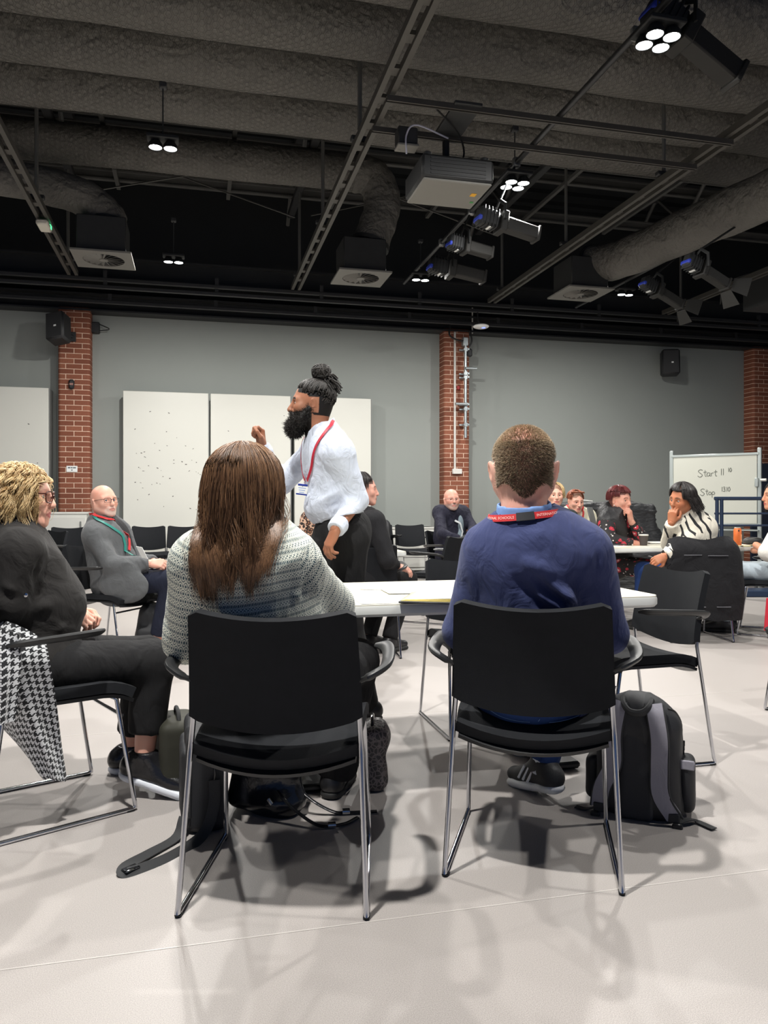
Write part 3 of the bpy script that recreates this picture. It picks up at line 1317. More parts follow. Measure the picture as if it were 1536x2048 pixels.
for i in range(5):
    MB().box((.0, -.262, .06 + i * .03), (.46, .006, .012)).build('vent_slat', dark_m, pj)
for x in (-.24, .24):
    MB().lathe([(.03, 0), (.034, .03), (.02, .04)], (x, -.2, .21), 14).build('adjuster_knob', dark_m, pj)
MB().box((.2, -.05, .006), (.045, .06, .003)).build('yellow_sticker', M('yellow_sticker', srgb(236, 176, 40), .5), pj)
MB().box((.24, .1, .006), (.03, .03, .003)).build('green_sticker', M('green_sticker', srgb(60, 150, 70), .5), pj)
MB().lathe([(.06, 0), (.06, .05), (.05, .06), (.0, .055)], (.12, .26, .11), 18, (R(-90), 0, 0)).build('lens', M('dark_glass', (.02, .03, .05), .08), pj)
b = MB().tube([(-.02, 0, .21), (-.02, 0, .5)], .03, 10)
b.box((-.02, 0, .225), (.2, .2, .03), bev=.005)
b.box((-.02, -.25, .48), (.22, .62, .025), bev=.004)
b.build('mount', dark_m, pj)
MB().tube(catmull([(.05, -.1, .21), (.12, -.05, .34), (.02, -.18, .44), (-.3, -.5, .47)], 16), .008, 6).build('cable', M('cable_black', (.015, .015, .016), .5), pj)
jb = thing('junction_box', 'small black box with a pale cable clipped on the rail left of the projector', 'box', (1.62, 5.9, H + 2.86))
MB().box((0, 0, .06), (.16, .12, .14), bev=.01).build('body', dark_m, jb)
MB().box((0, -.01, -.02), (.17, .13, .02), bev=.004).build('plate', grille_m, jb)
MB().tube(catmull([(-.02, -.08, -.1), (-.02, -.08, .05), (.06, -.09, .13), (.35, 0, .1)], 14), .007, 6).build('cable', M('cable_pale', srgb(190, 190, 205), .5), jb)
p = ray(98, 533, 8.6)
eb = thing('emergency_light', 'small white emergency light with a green lamp fixed under the left channel', 'light', (XS[1] + .0, 8.9, ZS - .05))
MB().box((0, 0, -.03), (.12, .26, .06), bev=.015).build('body', M('ivory_plastic', srgb(214, 210, 196), .5), eb)
MB().box((.045, .06, -.02), (.04, .07, .05), bev=.008).build('green_led', NT('green_led').set(color=(.1, .8, .3), emis=(.1, .9, .35), emis_s=1.5).m, eb)

# ---------------------------------------------------------------- wall fittings
spk_m = M('speaker_black', (.018, .019, .021), .55, bump=.2, bscale=300)


def wall_speaker(loc, tilt, yaw, label, arm, ht=.42, wd=.27):
    th = thing('wall_speaker', label, 'speaker', loc, group='wall loudspeakers')
    m = Euler((tilt[0], tilt[1], yaw)).to_matrix()
    b = MB().box((0, 0, 0), (wd, .24, ht), m, bev=.03)
    b.build('cabinet', spk_m, th)
    b = MB().box((0, 0, 0), (wd * .86, .012, ht * .9), None, bev=.005)
    b.v = [tuple(m @ (Vector(p) + Vector((0, -.123, 0)))) for p in b.v]
    b.build('grille', M('speaker_mesh', (.03, .031, .033), .7, bump=.5, bscale=500), th)
    b = MB().box((0, 0, 0), (.035, .004, .025))
    b.v = [tuple(m @ (Vector(p) + Vector((.02, -.131, -.02)))) for p in b.v]
    b.build('badge', lab_m, th)
    b = MB().tube([(0, .1, 0), arm], .03, 8)
    b.box(arm, (.1, .03, .14), bev=.008)
    b.build('bracket', spk_m, th)
    return th


lk = Vector((onY(117, 11.6), 11.6, zat(117, 657, 11.6)))
wall_speaker(lk, (R(-14), R(-9), 0), R(-20), 'tilted black loudspeaker bracketed to the left brick column', (XC1 - lk.x - .02, DC - .02 - lk.y, -.05))
lk2 = Vector((onY(1340, 11.85), 11.85, zat(1340, 726, 11.85)))
wall_speaker(lk2, (R(-5), 0, 0), R(-24), 'black loudspeaker alone high on the grey wall at the right', (.2, DW - .02 - lk2.y, 0), .44, .3)
c = thing('cable_box', 'small black box with a looped cable at the top right of the left brick column', 'box', (XC1 + .27, DW - .05, zat(192, 650, DC)))
MB().box((0, 0, 0), (.12, .1, .16), bev=.01).build('body', spk_m, c)
MB().tube(catmull([(.06, -.04, .05), (.2, -.06, -.02), (.06, -.05, -.05)], 12), .008, 6).build('cable', M('cable_black', (.015, .015, .016), .5), c)
c = thing('motion_sensor', 'small black sensor with a pale band on the left brick column', 'sensor', (XC1 - .03, DC, zat(142, 769, DC)))
MB().box((0, -.025, 0), (.075, .05, .14), bev=.02).build('body', spk_m, c)
MB().box((0, -.052, -.0), (.05, .006, .03), bev=.002).build('band', M('sensor_band', srgb(150, 110, 100), .4), c)
c = thing('sign_plate', 'small white sign plate with dark print on the left brick column', 'sign', (onY(144, DC), DC - .006, zat(144, 938, DC)))
MB().box((0, 0, 0), (.15, .01, .09), bev=.003).build('plate', lab_m, c)
b = MB()
for i, (x0, x1, z) in enumerate(((-.055, -.02, .018), (-.014, .008, .018), (.014, .055, .018), (-.008, .008, -.016))):
    b.box(((x0 + x1) / 2, -.0056, z), (x1 - x0, .001, .016))
b.build('print', M('print_dark', srgb(70, 84, 96), .6), c)

white_pl = M('white_plastic', srgb(218, 216, 210), .4)
c = thing('conduit', 'white vertical conduit ending in a socket box on the piped brick column', 'conduit', (onY(909, DC), DC - .014, 0))
z0, z1 = zat(912, 938, DC), zat(909, 664, DC)
MB().box((0, 0, (z0 + z1) / 2), (.032, .026, z1 - z0), bev=.004).build('trunking', white_pl, c)
MB().box((.035, -.012, z0 - .04), (.16, .05, .085), bev=.006).build('socket_box', white_pl, c)
MB().tube([(onY(945, DC) - onY(909, DC), .02, zat(945, 655, DC) - .1), (onY(945, DC) - onY(909, DC), .02, zat(945, 646, DC) + .25)], .012, 8).build('corner_conduit', white_pl, c)
c = thing('access_point', 'white oval wireless access point under the beam by the piped column', 'access point', (onY(962, 10.9), 10.9, zat(962, 653, 10.9)))
MB().ell((0, 0, 0), (.12, .12, .035), 24, 10).build('body', M('white_gloss', srgb(232, 232, 230), .3), c)
MB().lathe([(.03, -.012), (.03, 0)], (0.02, -.05, -.022), 16).build('blue_led', NT('blue_led').set(color=(.2, .3, .9), emis=(.25, .35, 1), emis_s=1.2).m, c)
MB().tube([(0, 0, .02), (0, .12, .12), (0, .15, .3)], .012, 8).build('stem', dark_m, c)
xp = onY(926, DC)
c = thing('scaffold_pipe', 'galvanised vertical pipe with clamps and two short cross pipes on the brick column', 'pipe', (xp, DC - .12, 0))
za, zb_ = zat(926, 877, DC), zat(926, 690, DC)
MB().tube([(0, 0, za), (0, 0, zb_)], .024, 12).build('upright', galv_m, c)
MB().box((0, 0.03, zb_ + .03), (.09, .1, .14), bev=.01).build('top_bracket', galv_m, c)
for py, x0, x1 in ((740, -.02, .17), (811, -.19, .02)):
    MB().tube([(x0, -.05, zat(926, py, DC)), (x1, -.05, zat(926, py, DC))], .022, 12).build('cross_pipe', galv_m, c)
for py in (702, 750, 757, 811, 820, 851):
    z = zat(926, py, DC)
    q = MB().tube([(0, -.03, z), (0, .03, z)], .036, 10)
    q.box((-.02, .06, z), (.14, .03, .03), bev=.005)
    q.box((.04, -.02, z), (.03, .05, .035), bev=.005)
    q.build('clamp', galv_m, c)
MB().box((.07, 0, zat(926, 708, DC)), (.08, .07, .13), bev=.02).build('plug_socket', spk_m, c)
MB().tube(catmull([(.06, 0, zb_ - .05), (.1, -.02, zb_ + .05), (.08, .02, zb_ + .22)], 12), .014, 6).build('cable', M('cable_black', (.015, .015, .016), .5), c)
MB().tube(catmull([(-.24, .05, zb_ + .3), (-.26, .02, zb_ + .12), (-.1, .0, zb_ + .04), (0, .0, zb_ + .05)], 14), .016, 6).build('cable', M('cable_black', (.015, .015, .016), .5), c)
MB().box((-.09, .09, zat(916, 776, DC)), (.05, .03, .06), bev=.006).build('red_tag', M('red_tag', srgb(150, 40, 40), .6), c)

# ---------------------------------------------------------------- rolling whiteboard with the written times
alu = M('aluminium', srgb(190, 198, 196), .35, .6)
wl, wr_ = ray(1343, 913, 10.75), ray(1519, 907, 10.1)
ex = Vector((wr_.x - wl.x, wr_.y - wl.y, 0))
wbw = ex.length
wy = math.atan2(ex.y, ex.x)
wtop = (wl.z + wr_.z) / 2
wb = thing('whiteboard', 'rolling whiteboard in an aluminium frame with start and stop times written on it', 'whiteboard', (wl.x, wl.y, 0), wy)
wbot = .84
MB().box((wbw / 2, 0, (wtop + wbot) / 2), (wbw - .06, .022, wtop - wbot - .04)).build('panel', M('whiteboard_face', srgb(206, 207, 196), .25), wb)
b = MB()
for z in (wtop, wbot):
    b.box((wbw / 2, 0, z), (wbw, .035, .035), bev=.006)
b.build('frame_rail', alu, wb)
for x in (0, wbw):
    q = MB().box((x, .01, (wtop + .1) / 2), (.05, .045, wtop + .06), bev=.008)
    q.box((x, .01, .08), (.05, .55, .04), bev=.008)
    s = q.build('stand_leg', alu, wb)
    for y in (-.24, .26):
        MB().lathe([(.03, -.015), (.035, 0), (.03, .015)], (x, y, .036), 14, (0, R(90), 0)).build('castor', dark_m, s)
MB().box((wbw / 2, -.04, wbot - .07), (wbw, .09, .02), bev=.004).build('pen_tray', alu, wb)
MB().box((wbw / 2, .01, .3), (wbw, .03, .03), bev=.004).build('lower_rail', alu, wb)
MB().tube([(wbw + .02, -.03, 1.43), (wbw + .09, -.05, 1.43)], .018, 8).build('tilt_knob', white_pl, wb)
MB().box((wbw - .03, -.02, 1.4), (.05, .05, .12), bev=.01).build('pivot', alu, wb)
ink = M('marker_ink', srgb(96, 100, 92), .7)


def stroke(b, pts, x, z, s, w=.008):
    P = catmull([(x + p[0] * s, -.0125, z + p[1] * s) for p in pts], 4 * len(pts)) if len(pts) > 2 else [Vector((x + p[0] * s, -.0125, z + p[1] * s)) for p in pts]
    b.tube(P, w / 2, 5, flat=(1, .3))


GL = {'S': ([[(.75, .95), (.4, 1.05), (.1, .8), (.4, .5), (.7, .2), (.35, -.1), (.0, .1)]], .85),
      't': ([[(.25, .95), (.22, .3), (.3, .02), (.45, .05)], [(.0, .65), (.5, .68)]], .45),
      'a': ([[(.5, .5), (.2, .55), (.05, .25), (.2, .02), (.45, .2), (.5, .5), (.5, .1), (.62, .02)]], .62),
      'r': ([[(.05, .5), (.1, .02)], [(.08, .35), (.25, .52), (.42, .48)]], .45),
      'o': ([[(.3, .55), (.05, .3), (.25, .02), (.5, .25), (.3, .55)]], .55),
      'p': ([[(.05, .5), (.08, -.45)], [(.07, .4), (.3, .56), (.5, .3), (.28, .05), (.08, .15)]], .6),
      '1': ([[(.12, 1.0), (.12, 0)]], .3),
      '3': ([[(.05, .9), (.35, 1.0), (.4, .7), (.2, .55), (.45, .35), (.3, .0), (.02, .1)]], .5),
      '0': ([[(.3, 1.0), (.05, .6), (.2, .02), (.5, .4), (.3, 1.0)]], .55),
      '.': ([[(.08, .05), (.12, .0)]], .22),
      ' ': ([], .5)}


def write(b, s, x, z, size):
    for ch in s:
        g, adv = GL[ch]
        for st in g:
            stroke(b, st, x, z, size)
        x += adv * size
    return x


b = MB()
px2w = wbw / 176.0
ix = lambda px: (px - 1343) * px2w
iz = lambda py: wtop - (py - 910) * (wtop - wbot) / 141.0
write(b, 'Start', ix(1398), iz(953), .088)
write(b, '11', ix(1444), iz(951), .085)
write(b, '10', ix(1459), iz(945), .055)
write(b, 'Stop', ix(1403), iz(991), .08)
write(b, '13.10', ix(1446), iz(984), .06)
b.build('handwriting', ink, wb)

# blue guard rail in front of the whiteboard
rail_m = M('navy_rail', srgb(36, 52, 78), .4)
ga, gb = ray(1434, 1000, 9.3), ray(1640, 1000, 9.3)
gd = Vector((gb.x - ga.x, gb.y - ga.y, 0)).normalized()
gl = 1.6
gr = thing('guard_rail', 'navy blue tubular guard rail in front of the rolling whiteboard', 'railing', (ga.x, ga.y, 0), math.atan2(gd.y, gd.x))
zr = lambda py: H + (CY - py) / F * 9.3
for x in (0, .035 * 9.3 / 9.3 + .02, gl):
    MB().tube([(x, 0, 0), (x, 0, zr(997))], .022, 10).build('post', rail_m, gr)
for py, r_ in ((997, .022), (1027, .012), (1051, .012)):
    MB().tube([(-.03, 0, zr(py)), (gl, 0, zr(py))], r_, 10).build('rail', rail_m, gr)
MB().box((gl / 2, .05, .04), (gl + .2, .3, .08), bev=.01).build('foot_plate', rail_m, gr)

# ---------------------------------------------------------------- chairs
seat_m = M('chair_fabric', (.0085, .0098, .0125), .8, var=.25, vscale=30, bump=.35, bscale=900, bdist=.002, spec=.3)
shell_m = M('chair_plastic', (.012, .013, .015), .45)
chrome = M('chrome', (.62, .63, .66), .12, 1.0)
arm_m = M('arm_plastic', (.018, .019, .02), .42)


def back_grid():
    g = []
    nu, nw = 18, 10
    for j in range(nw + 1):
        w = j / nw
        row = []
        for i in range(nu + 1):
            u = -1 + 2 * i / nu
            hw = .234 + (.222 - .234) * w
            e = max(0, (abs(u) - .9) / .1)
            zt = .818 - .026 * (1 - u * u) - .016 * e * e
            zb_ = .512 - .034 * (1 - u * u) + .006 * e * e
            z = zb_ + (zt - zb_) * w
            y = -.192 - .062 * w ** 1.4 - .032 * (1 - u * u)
            row.append((u * hw, y, z))
        g.append(row)
    return g


def seat_grid(dz=0.0, sh=1.0):
    g = []
    for j in range(13):
        v_ = j / 12
        row = []
        for i in range(13):
            u = -1 + 2 * i / 12
            hw = (.225 + .01 * v_) * sh
            y = -.205 + .43 * v_ - .035 * (1 - u * u) * (1 - v_) ** 2 + .02 * (1 - u * u) * v_
            z = .452 + dz - .012 * (1 - u * u) - .03 * max(0, (v_ - .75) / .25) ** 2 - .034 * max(0, (.25 - v_) / .25) ** 2 * (1.3 - .6 * u * u)
            row.append((u * hw, y, z))
        g.append(row)
    return g


def make_chair():
    th = thing('meeting_chair', 'x', 'chair')
    MB().shell(back_grid(), .026).build('backrest', seat_m, th)
    MB().shell(seat_grid(), .036).build('seat', seat_m, th)
    MB().shell(seat_grid(-.03, .97), .012).build('seat_pan', shell_m, th)
    for s in (-1, 1):
        pts = [(s * .222, -.21, .62), (s * .228, -.196, .5), (s * .233, -.206, .42), (s * .2495, -.262, .03), (s * .2505, -.268, .012), (s * .25, -.255, .008),
               (s * .2365, .215, .008), (s * .236, .228, .012), (s * .2355, .226, .028), (s * .222, .165, .405), (s * .205, .15, .415)]
        f = MB().tube(pts, .0078, 10).build('sled_leg', chrome, th)
        g = MB()
        for y in (-.255, .21):
            g.box((s * (.25 if y < 0 else .2365), y, .0045), (.018, .03, .009), bev=.003)
        g.build('glide', shell_m, f)
    MB().tube([(-.226, .183, .345), (.226, .183, .345)], .0065, 8).build('crossbar', chrome, th)
    return th


def add_arms(th):
    for s in (-1, 1):
        P = catmull([(s * .228, -.205, .615), (s * .262, -.21, .632), (s * .298, -.165, .648), (s * .305, -.03, .656), (s * .295, .07, .66), (s * .262, .105, .658)], 22)
        MB().tube(P, [.012] * 3 + [.017] * 16 + [.014, .011, .008], 10, flat=(.62, 1.25)).build('armrest', arm_m, th)


chair0 = make_chair()
chair1 = make_chair()
for ch in list(chair1.children):
    for g in list(ch.children):
        bpy.data.objects.remove(g)
    bpy.data.objects.remove(ch)
bpy.data.objects.remove(chair1)
chairA = dup(chair0)
add_arms(chairA)
used = {'p': False, 'a': False}


def chair(r, f, yaw, label, arms=True, world_yaw=None, group=None):
    src, key = (chairA, 'a') if arms else (chair0, 'p')
    loc = W(r, f, 0)
    rz = R(yaw) - TH if world_yaw is None else R(world_yaw)
    if not used[key]:
        used[key] = True
        src.location = loc
        src.rotation_euler = (0, 0, rz)
        src['label'] = label
        if group: src['group'] = group
        return src
    return dup(src, loc, rz, label, group)


cw = 'black meeting chairs'
C_W = chair(-.29, 2.30, -1.4, 'black chair with chrome sled legs under the long-haired woman', group=cw)
C_M = chair(.481, 2.47, -12.7, 'black chair with chrome sled legs under the man in the navy jumper', group=cw)
C_L = chair(-1.217, 2.80, -51, 'black chair at the left edge under the blonde woman in black', group=cw)
C_E1 = chair(1.071, 3.417, 105, 'empty black armchair turned sideways right of the near table', group=cw)
C_E2 = chair(.491, 3.835, -168, 'empty black chair facing the near table from its far side', group=cw)
C_B = chair(-1.97, 5.62, -108, 'black armchair under the bald man in the grey blazer', group=cw)
C_6 = chair(-.165, 5.72, 8, 'black chair behind the standing man, under the dark-haired person in black', group=cw)
C_E3 = chair(.46, 7.35, 62, 'empty black armchair turned left in front of the bearded bald man', group=cw)
C_Z = chair(2.53, 6.40, 2, 'black chair with a black coat over its back, under the woman in the patterned jacket', group=cw)
C_R = chair(3.30, 6.62, 62, 'black armchair at the right edge under the person in pale jeans', group=cw)
C_RN = chair(2.30, 3.92, 100, 'black chair cut off by the right edge, only its chrome sled leg showing', group=cw)
wallc = [(152, 'empty black chair at the wall, first left of the bald man'), (297, 'empty black chair at the wall, right of the bald man'), (366, 'empty black chair at the wall, half hidden by brown hair'),
         (592, 'empty black chair at the wall, left of the standing man'), (776, 'black chair at the wall with a backpack on its seat'), (853, 'empty black chair at the wall, behind the bearded bald man'),
         (947, 'empty black chair at the wall, left of the navy jumper'), (70, 'empty black chair at the wall behind blonde hair')]
WC = {}
for px, lab in wallc:
    p = ray(px, 1100, 10.75)
    ch = chair(0, 0, 0, lab, arms=(px in (70, 776, 853)), world_yaw=180 + random.uniform(-4, 4), group='black chairs along the wall')
    ch.location = (p.x, 10.9 if px > 160 else 10.6, 0)
    WC[px] = ch
c = chair(-3.85, 8.5, 140, 'empty black armchair turned askew in front of the wall row, left of the bald man', group=cw)
chair(.80, 8.62, -140, 'black chair under the bearded bald man in the dark jacket', group=cw)

# ---------------------------------------------------------------- tables
top_m = M('table_top', srgb(232, 228, 208), .35, var=.015, vscale=3)
rim_m = M('table_rim', srgb(216, 218, 214), .4)
tleg_m = M('table_leg', (.03, .031, .033), .4, .4)


def rrect(w, d, r, n=6):
    P = []
    for cx, cy, a0 in ((w / 2 - r, -d / 2 + r, -90), (w / 2 - r, d / 2 - r, 0), (-w / 2 + r, d / 2 - r, 90), (-w / 2 + r, -d / 2 + r, 180)):
        for i in range(n + 1):
            a = R(a0 + 90 * i / n)
            P.append((cx + r * math.cos(a), cy + r * math.sin(a)))
    return P


def table(x0, x1, y0, d, z, label, legs='trestle'):
    w = x1 - x0
    th = thing('folding_table', label, 'table', ((x0 + x1) / 2, y0 + d / 2, 0), group='white tables')
    MB().prism(rrect(w, d, .06), z - .004, z).build('table_top', top_m, th)
    b = MB()
    n = len(rrect(w, d, .06))
    rings = [(0, z - .004), (.004, z - .012), (.004, z - .034), (-.006, z - .044)]
    vs, fs = [], []
    for e, zz in rings:
        vs += [(x, y, zz) for x, y in rrect(w + 2 * e, d + 2 * e, .06 + e)]
    for i in range(len(rings) - 1):
        for j in range(n):
            fs.append((i * n + j, (i + 1) * n + j, (i + 1) * n + (j + 1) % n, i * n + (j + 1) % n))
    fs.append(tuple((len(rings) - 1) * n + j for j in range(n)))
    fs.append(tuple(range(n)))
    b.add(vs, fs).build('rim', rim_m, th)
    for s in (-1, 1):
        x = s * (w / 2 - .3)
        q = MB()
        if legs == 'trestle':
            q.tube([(x, 0, z - .045), (x, 0, .04)], .024, 12)
            q.box((x, 0, .02), (.16, d * .4, .03), bev=.01)
            q.box((x, 0, z - .06), (.06, d * .7, .03), bev=.005)
            q.build('leg', tleg_m, th)
        else:
            for y in (-d / 2 + .1, d / 2 - .1):
                MB().tube([(x, y, z - .045), (x, y, 0)], .02, 10).build('leg', tleg_m, th)
    return th


T1 = dict(x0=1.77 - 1.62, x1=1.77, y0=2.665, d=.8, z=.74)
rc = W(1.085, 3.0)
T1['x1'] = rc.x
T1['x0'] = rc.x - 1.62
T1['y0'] = rc.y
table(**T1, label='white table with rounded corners between the two people seen from behind')
table(-.2, 1.62, 5.86, .75, .73, 'white table behind the standing man, beside the bald man in the blazer', 'posts')
table(2.5, 4.95, 5.86, .8, .735, 'white table at the right with papers, a cup and an orange can', 'posts')

# ---------------------------------------------------------------- things on the tables
t = NT('printed_paper')
v = t.coord('Object', (1, 1, 1))
sx = t.n('ShaderNodeSeparateXYZ', ins={0: v})
ln = t.math('LESS_THAN', t.math('FRACT', t.math('MULTIPLY', sx.outputs[1], 62.0)), .28)
wd = t.math('GREATER_THAN', t.noise(t.coord('Object', (60, 62, 1)), 1.0, 0), .46)
mx = t.math('LESS_THAN', t.math('ABSOLUTE', sx.outputs[0]), .085)
my = t.math('LESS_THAN', t.math('ABSOLUTE', sx.outputs[1]), .125)
tx = t.math('MULTIPLY', t.math('MULTIPLY', ln, wd), t.math('MULTIPLY', mx, my))
t.set(color=t.mix(tx, srgb(240, 240, 236), srgb(150, 150, 152)), rough=.6)
paper_m = t.m
plain_m = M('plain_paper', srgb(240, 240, 234), .6)
yel_m = M('yellow_paper', srgb(240, 222, 140), .6)


def paper(p, rz, label, mat=paper_m, w=.21, h=.297, curl=.004, name='paper_sheet', grp='papers on the tables', n=1):
    curl *= .4
    th = MB()
    g = np.random.default_rng(int(abs(p[0]) * 1000))
    rows = []
    for j in range(7):
        rows.append([(-w / 2 + w * i / 5, -h / 2 + h * j / 6, .0012 * n + curl * ((i / 5 - .5) ** 2 * 1.2 + max(0, j / 6 - .8) * 2)) for i in range(6)])
    o = th.shell(rows, .0012 * n).build(name, mat)
    o.location = p
    o.rotation_euler = (0, 0, rz)
    tag(o, label, 'paper', grp)
    return o


z1 = T1['z']


def ont1(px, py, dz=0.0):
    return gnd(px, py, z1 + dz)


paper(ont1(792, 1200), R(88) - 0, 'printed sheet hanging over the near table edge beside the woman', w=.21, h=.3)
paper(ont1(800, 1176), R(62), 'printed sheet at the far edge of the near table', w=.21, h=.297)
paper(ont1(838, 1181, .002), R(88), 'printed sheet under the yellow pad on the near table', w=.21, h=.297)
nb = thing('notepad', 'yellow-edged notepad lying open beside the navy jumper', 'notepad', ont1(872, 1198, .006), R(-25))
MB().box((0, 0, .004), (.23, .3, .006), bev=.002).build('cover', M('pad_cover', (.03, .03, .032), .5), nb)
for i in range(4):
    MB().box((.004 * i, .002 * i, .0085 + .0028 * i), (.212 - .004 * i, .285, .0022), (0, R(-.8 * i), 0)).build('page', yel_m if i < 3 else plain_m, nb)


def ont2(px, py, dz=0.0):
    return gnd(px, py, .735 + dz)


paper(ont2(1245, 1088), R(75), 'loose sheets on the right-hand table in front of the woman in the floral dress', plain_m)
paper(ont2(1225, 1093), R(102), 'printed sheet at the near edge of the right-hand table')
paper(ont2(1322, 1087), R(80), 'stack of white sheets beside the paper cup', plain_m, n=8)
pen = ont2(1226, 1089, .012)
tag(MB().tube([(0, 0, 0), (.14, .02, 0)], .005, 8).build('pen', M('pen_black', (.02, .02, .03), .4)), 'dark pen lying on the sheets on the right-hand table', 'pen').location = pen
pk = MB().box((0, 0, .004), (.1, .06, .008), bev=.002).build('pink_pad', M('pink_paper', srgb(228, 120, 150), .6))
pk.location = ont2(1272, 1088)
tag(pk, 'small pink note pad left of the paper cup', 'note pad')
cup = thing('paper_cup', 'dark paper cup with a white rim on the right-hand table', 'cup', ont2(1287, 1091))
MB().lathe([(.028, 0), (.03, .001), (.041, .092), (.039, .092), (.028, .004)], (0, 0, 0), 24).build('body', M('cup_brown', srgb(70, 62, 60), .6), cup)
MB().lathe([(.0405, .088), (.044, .09), (.0445, .097), (.041, .1), (.036, .098)], (0, 0, 0), 24).build('rim', white_pl, cup)
can = thing('drink_can', 'tall orange drink can on the right-hand table', 'can', ont2(1475, 1093))
MB().lathe([(.024, 0), (.031, .008), (.033, .016), (.033, .148), (.026, .162), (.0255, .166), (.023, .164)], (0, 0, 0), 28).build('body', M('can_orange', srgb(226, 116, 58), .35, .2, var=.2, vscale=14), can)
MB().lathe([(.0258, .162), (.027, .166), (.0255, .168), (.022, .1645)], (0, 0, 0), 28).build('lid', alu, can)
MB().lathe([(.0075, 0), (.0075, .002)], (-.012, -.031, .14), 14, (R(90), 0, 0)).build('dark_dot', M('print_black', (.02, .02, .02), .5), can)
b = MB()
for i, (dz, h) in enumerate(((.1, .012), (.084, .012), (.066, .012), (.05, .012))):
    b.box((.012, -.0322, dz), (.012, .002, h))
b.build('print', M('can_print', srgb(240, 170, 120), .5), can)
po = thing('pouch', 'black soft pouch on the right-hand table by the person in white', 'pouch', ont2(1505, 1089, .0))
MB().ell((0, 0, .035), (.1, .06, .035), 18, 10).build('body', M('pouch_black', (.03, .03, .032), .5, bump=.4, bscale=40, bdist=.01), po)
MB().tube(catmull([(-.09, -.02, .045), (0, -.05, .062), (.09, -.02, .05)], 12), .006, 6).build('zip', M('zip_grey', (.2, .2, .2), .4, .5), po)
kc = thing('key_bunch', 'small bunch of keys and a beaded cord beside the black pouch', 'keys', ont2(1500, 1093))
for i in range(7):
    MB().box((random.uniform(-.1, .08), random.uniform(-.04, .04), .006), (.05, .018, .008), (0, 0, random.uniform(0, 3)), bev=.003).build('key', M('key_dark', (.06, .055, .04), .4, .6), kc)
MB().tube(catmull([(-.12, 0, .006), (-.05, -.05, .006), (.03, .03, .008), (.1, -.03, .006), (.16, .02, .006)], 20), .007, 6).build('cord', M('cord_ivory', srgb(210, 200, 160), .5), kc)
# ---------------------------------------------------------------- people: shared anatomy
def skin_mat(name, color, stub, lip, rosy=(1.04, .88, .85)):
    if name in MATS:
        return MATS[name]
    t = NT(name)
    v = t.coord('Object')
    col = t.mix(t.ramp(t.noise(v, 20, 4), [(.35, 0.), (.72, 1.)]), color, tuple(min(1, c * k) for c, k in zip(color, rosy)))
    a = t.n('ShaderNodeAttribute', attribute_name='stub').outputs['Fac']
    sp = t.math('MULTIPLY', a, t.ramp(t.noise(v, 520, 2), [(.25, .55), (.7, 1.)]))
    col = t.mix(sp, col, stub)
    col = t.mix(t.n('ShaderNodeAttribute', attribute_name='lip').outputs['Fac'], col, lip)
    t.set(color=col, rough=.5, spec=.35)
    t.b.inputs['Subsurface Weight'].default_value = .06
    t.b.inputs['Subsurface Radius'].default_value = (.012, .004, .002)
    t.bump(t.noise(v, 170, 2), .1, .002)
    MATS[name] = t.m
    return t.m


def hair_mat(name, c0, c1, rough=.42, spec=.5):
    if name in MATS:
        return MATS[name]
    t = NT(name)
    a = t.n('ShaderNodeAttribute', attribute_name='tint').outputs['Fac']
    t.set(color=t.mix(a, c0, c1), rough=rough, spec=spec)
    MATS[name] = t.m
    return t.m


def head_mesh(o, vox=.0042):
    """head in its own frame: x right, y forward (face), z up, origin midway crown - chin"""
    jw, nose, fem = o.get('jaw', 1.0), o.get('nose', 1.0), o.get('fem', 0)
    s = SDF()
    s.ell((0, -.014, .036), (.076, .098, .083), k=.02)
    s.ell((0, .022, -.028), (.063 * jw, .066, .086), k=.04)
    s.ell((0, -.045, -.02), (.058, .055, .06), k=.04)
    for x in (-1, 1):
        s.cone((x * .054 * jw, .0, -.045), (x * .02, .066, -.096), .022, .018, k=.025)
        s.ell((x * .04, .058, -.022), (.026, .024, .026), k=.025)
        s.cone((x * .012, .078, .024), (x * .046, .066, .018), .0125, .012, k=.018)
    s.ell((0, .074, -.099), (.022, .017, .016), k=.022)
    s.ell((0, .082, -.062), (.026, .014, .024), k=.02)
    for x in (-1, 1):
        s.ell((x * .032, .1, -.001), (.02, .022, .013), k=.012, mode='sub')
    s.cone((0, .088, .012), (0, .107 * (.5 + .5 * nose), -.03), .0095, .0125, k=.012)
    s.ell((0, .1 * (.5 + .5 * nose) + .002, -.035), (.017, .012, .0105), k=.008)
    op = o.get('open', 0.0)
    s.ell((0, .0915, -.0605), (.023, .0095, .0075), k=.007)
    s.ell((0, .0895, -.0735 - op * .6), (.02, .0095, .008), k=.007)
    if op:
        s.ell((0, .098, -.067 - op * .25), (.017, .018, .004 + op * .45), k=.003, mode='sub')
    else:
        s.ell((0, .103, -.0668), (.021, .009, .0022), k=.004, mode='sub')
    for x in (-1, 1):
        e = o.get('ear', 1.0)
        rt = Euler((R(-12), R(x * 10), R(-x * 26))).to_matrix()
        s.ell((x * .0785 * (.6 + .4 * e), -.012, -.008), (.0085, .0185 * e, .031 * e), rot=rt, k=.008)
        s.ell((x * .088 * (.6 + .4 * e), -.008, -.004), (.006, .0095 * e, .018 * e), rot=rt, k=.006, mode='sub')
    nr = o.get('neck_r', .056)
    s.cone((0, -.022, -.06), (0, -.035, -.15), nr, nr * 1.06, k=.03)
    v, f = s.mesh(vox, 2)
    return v, f


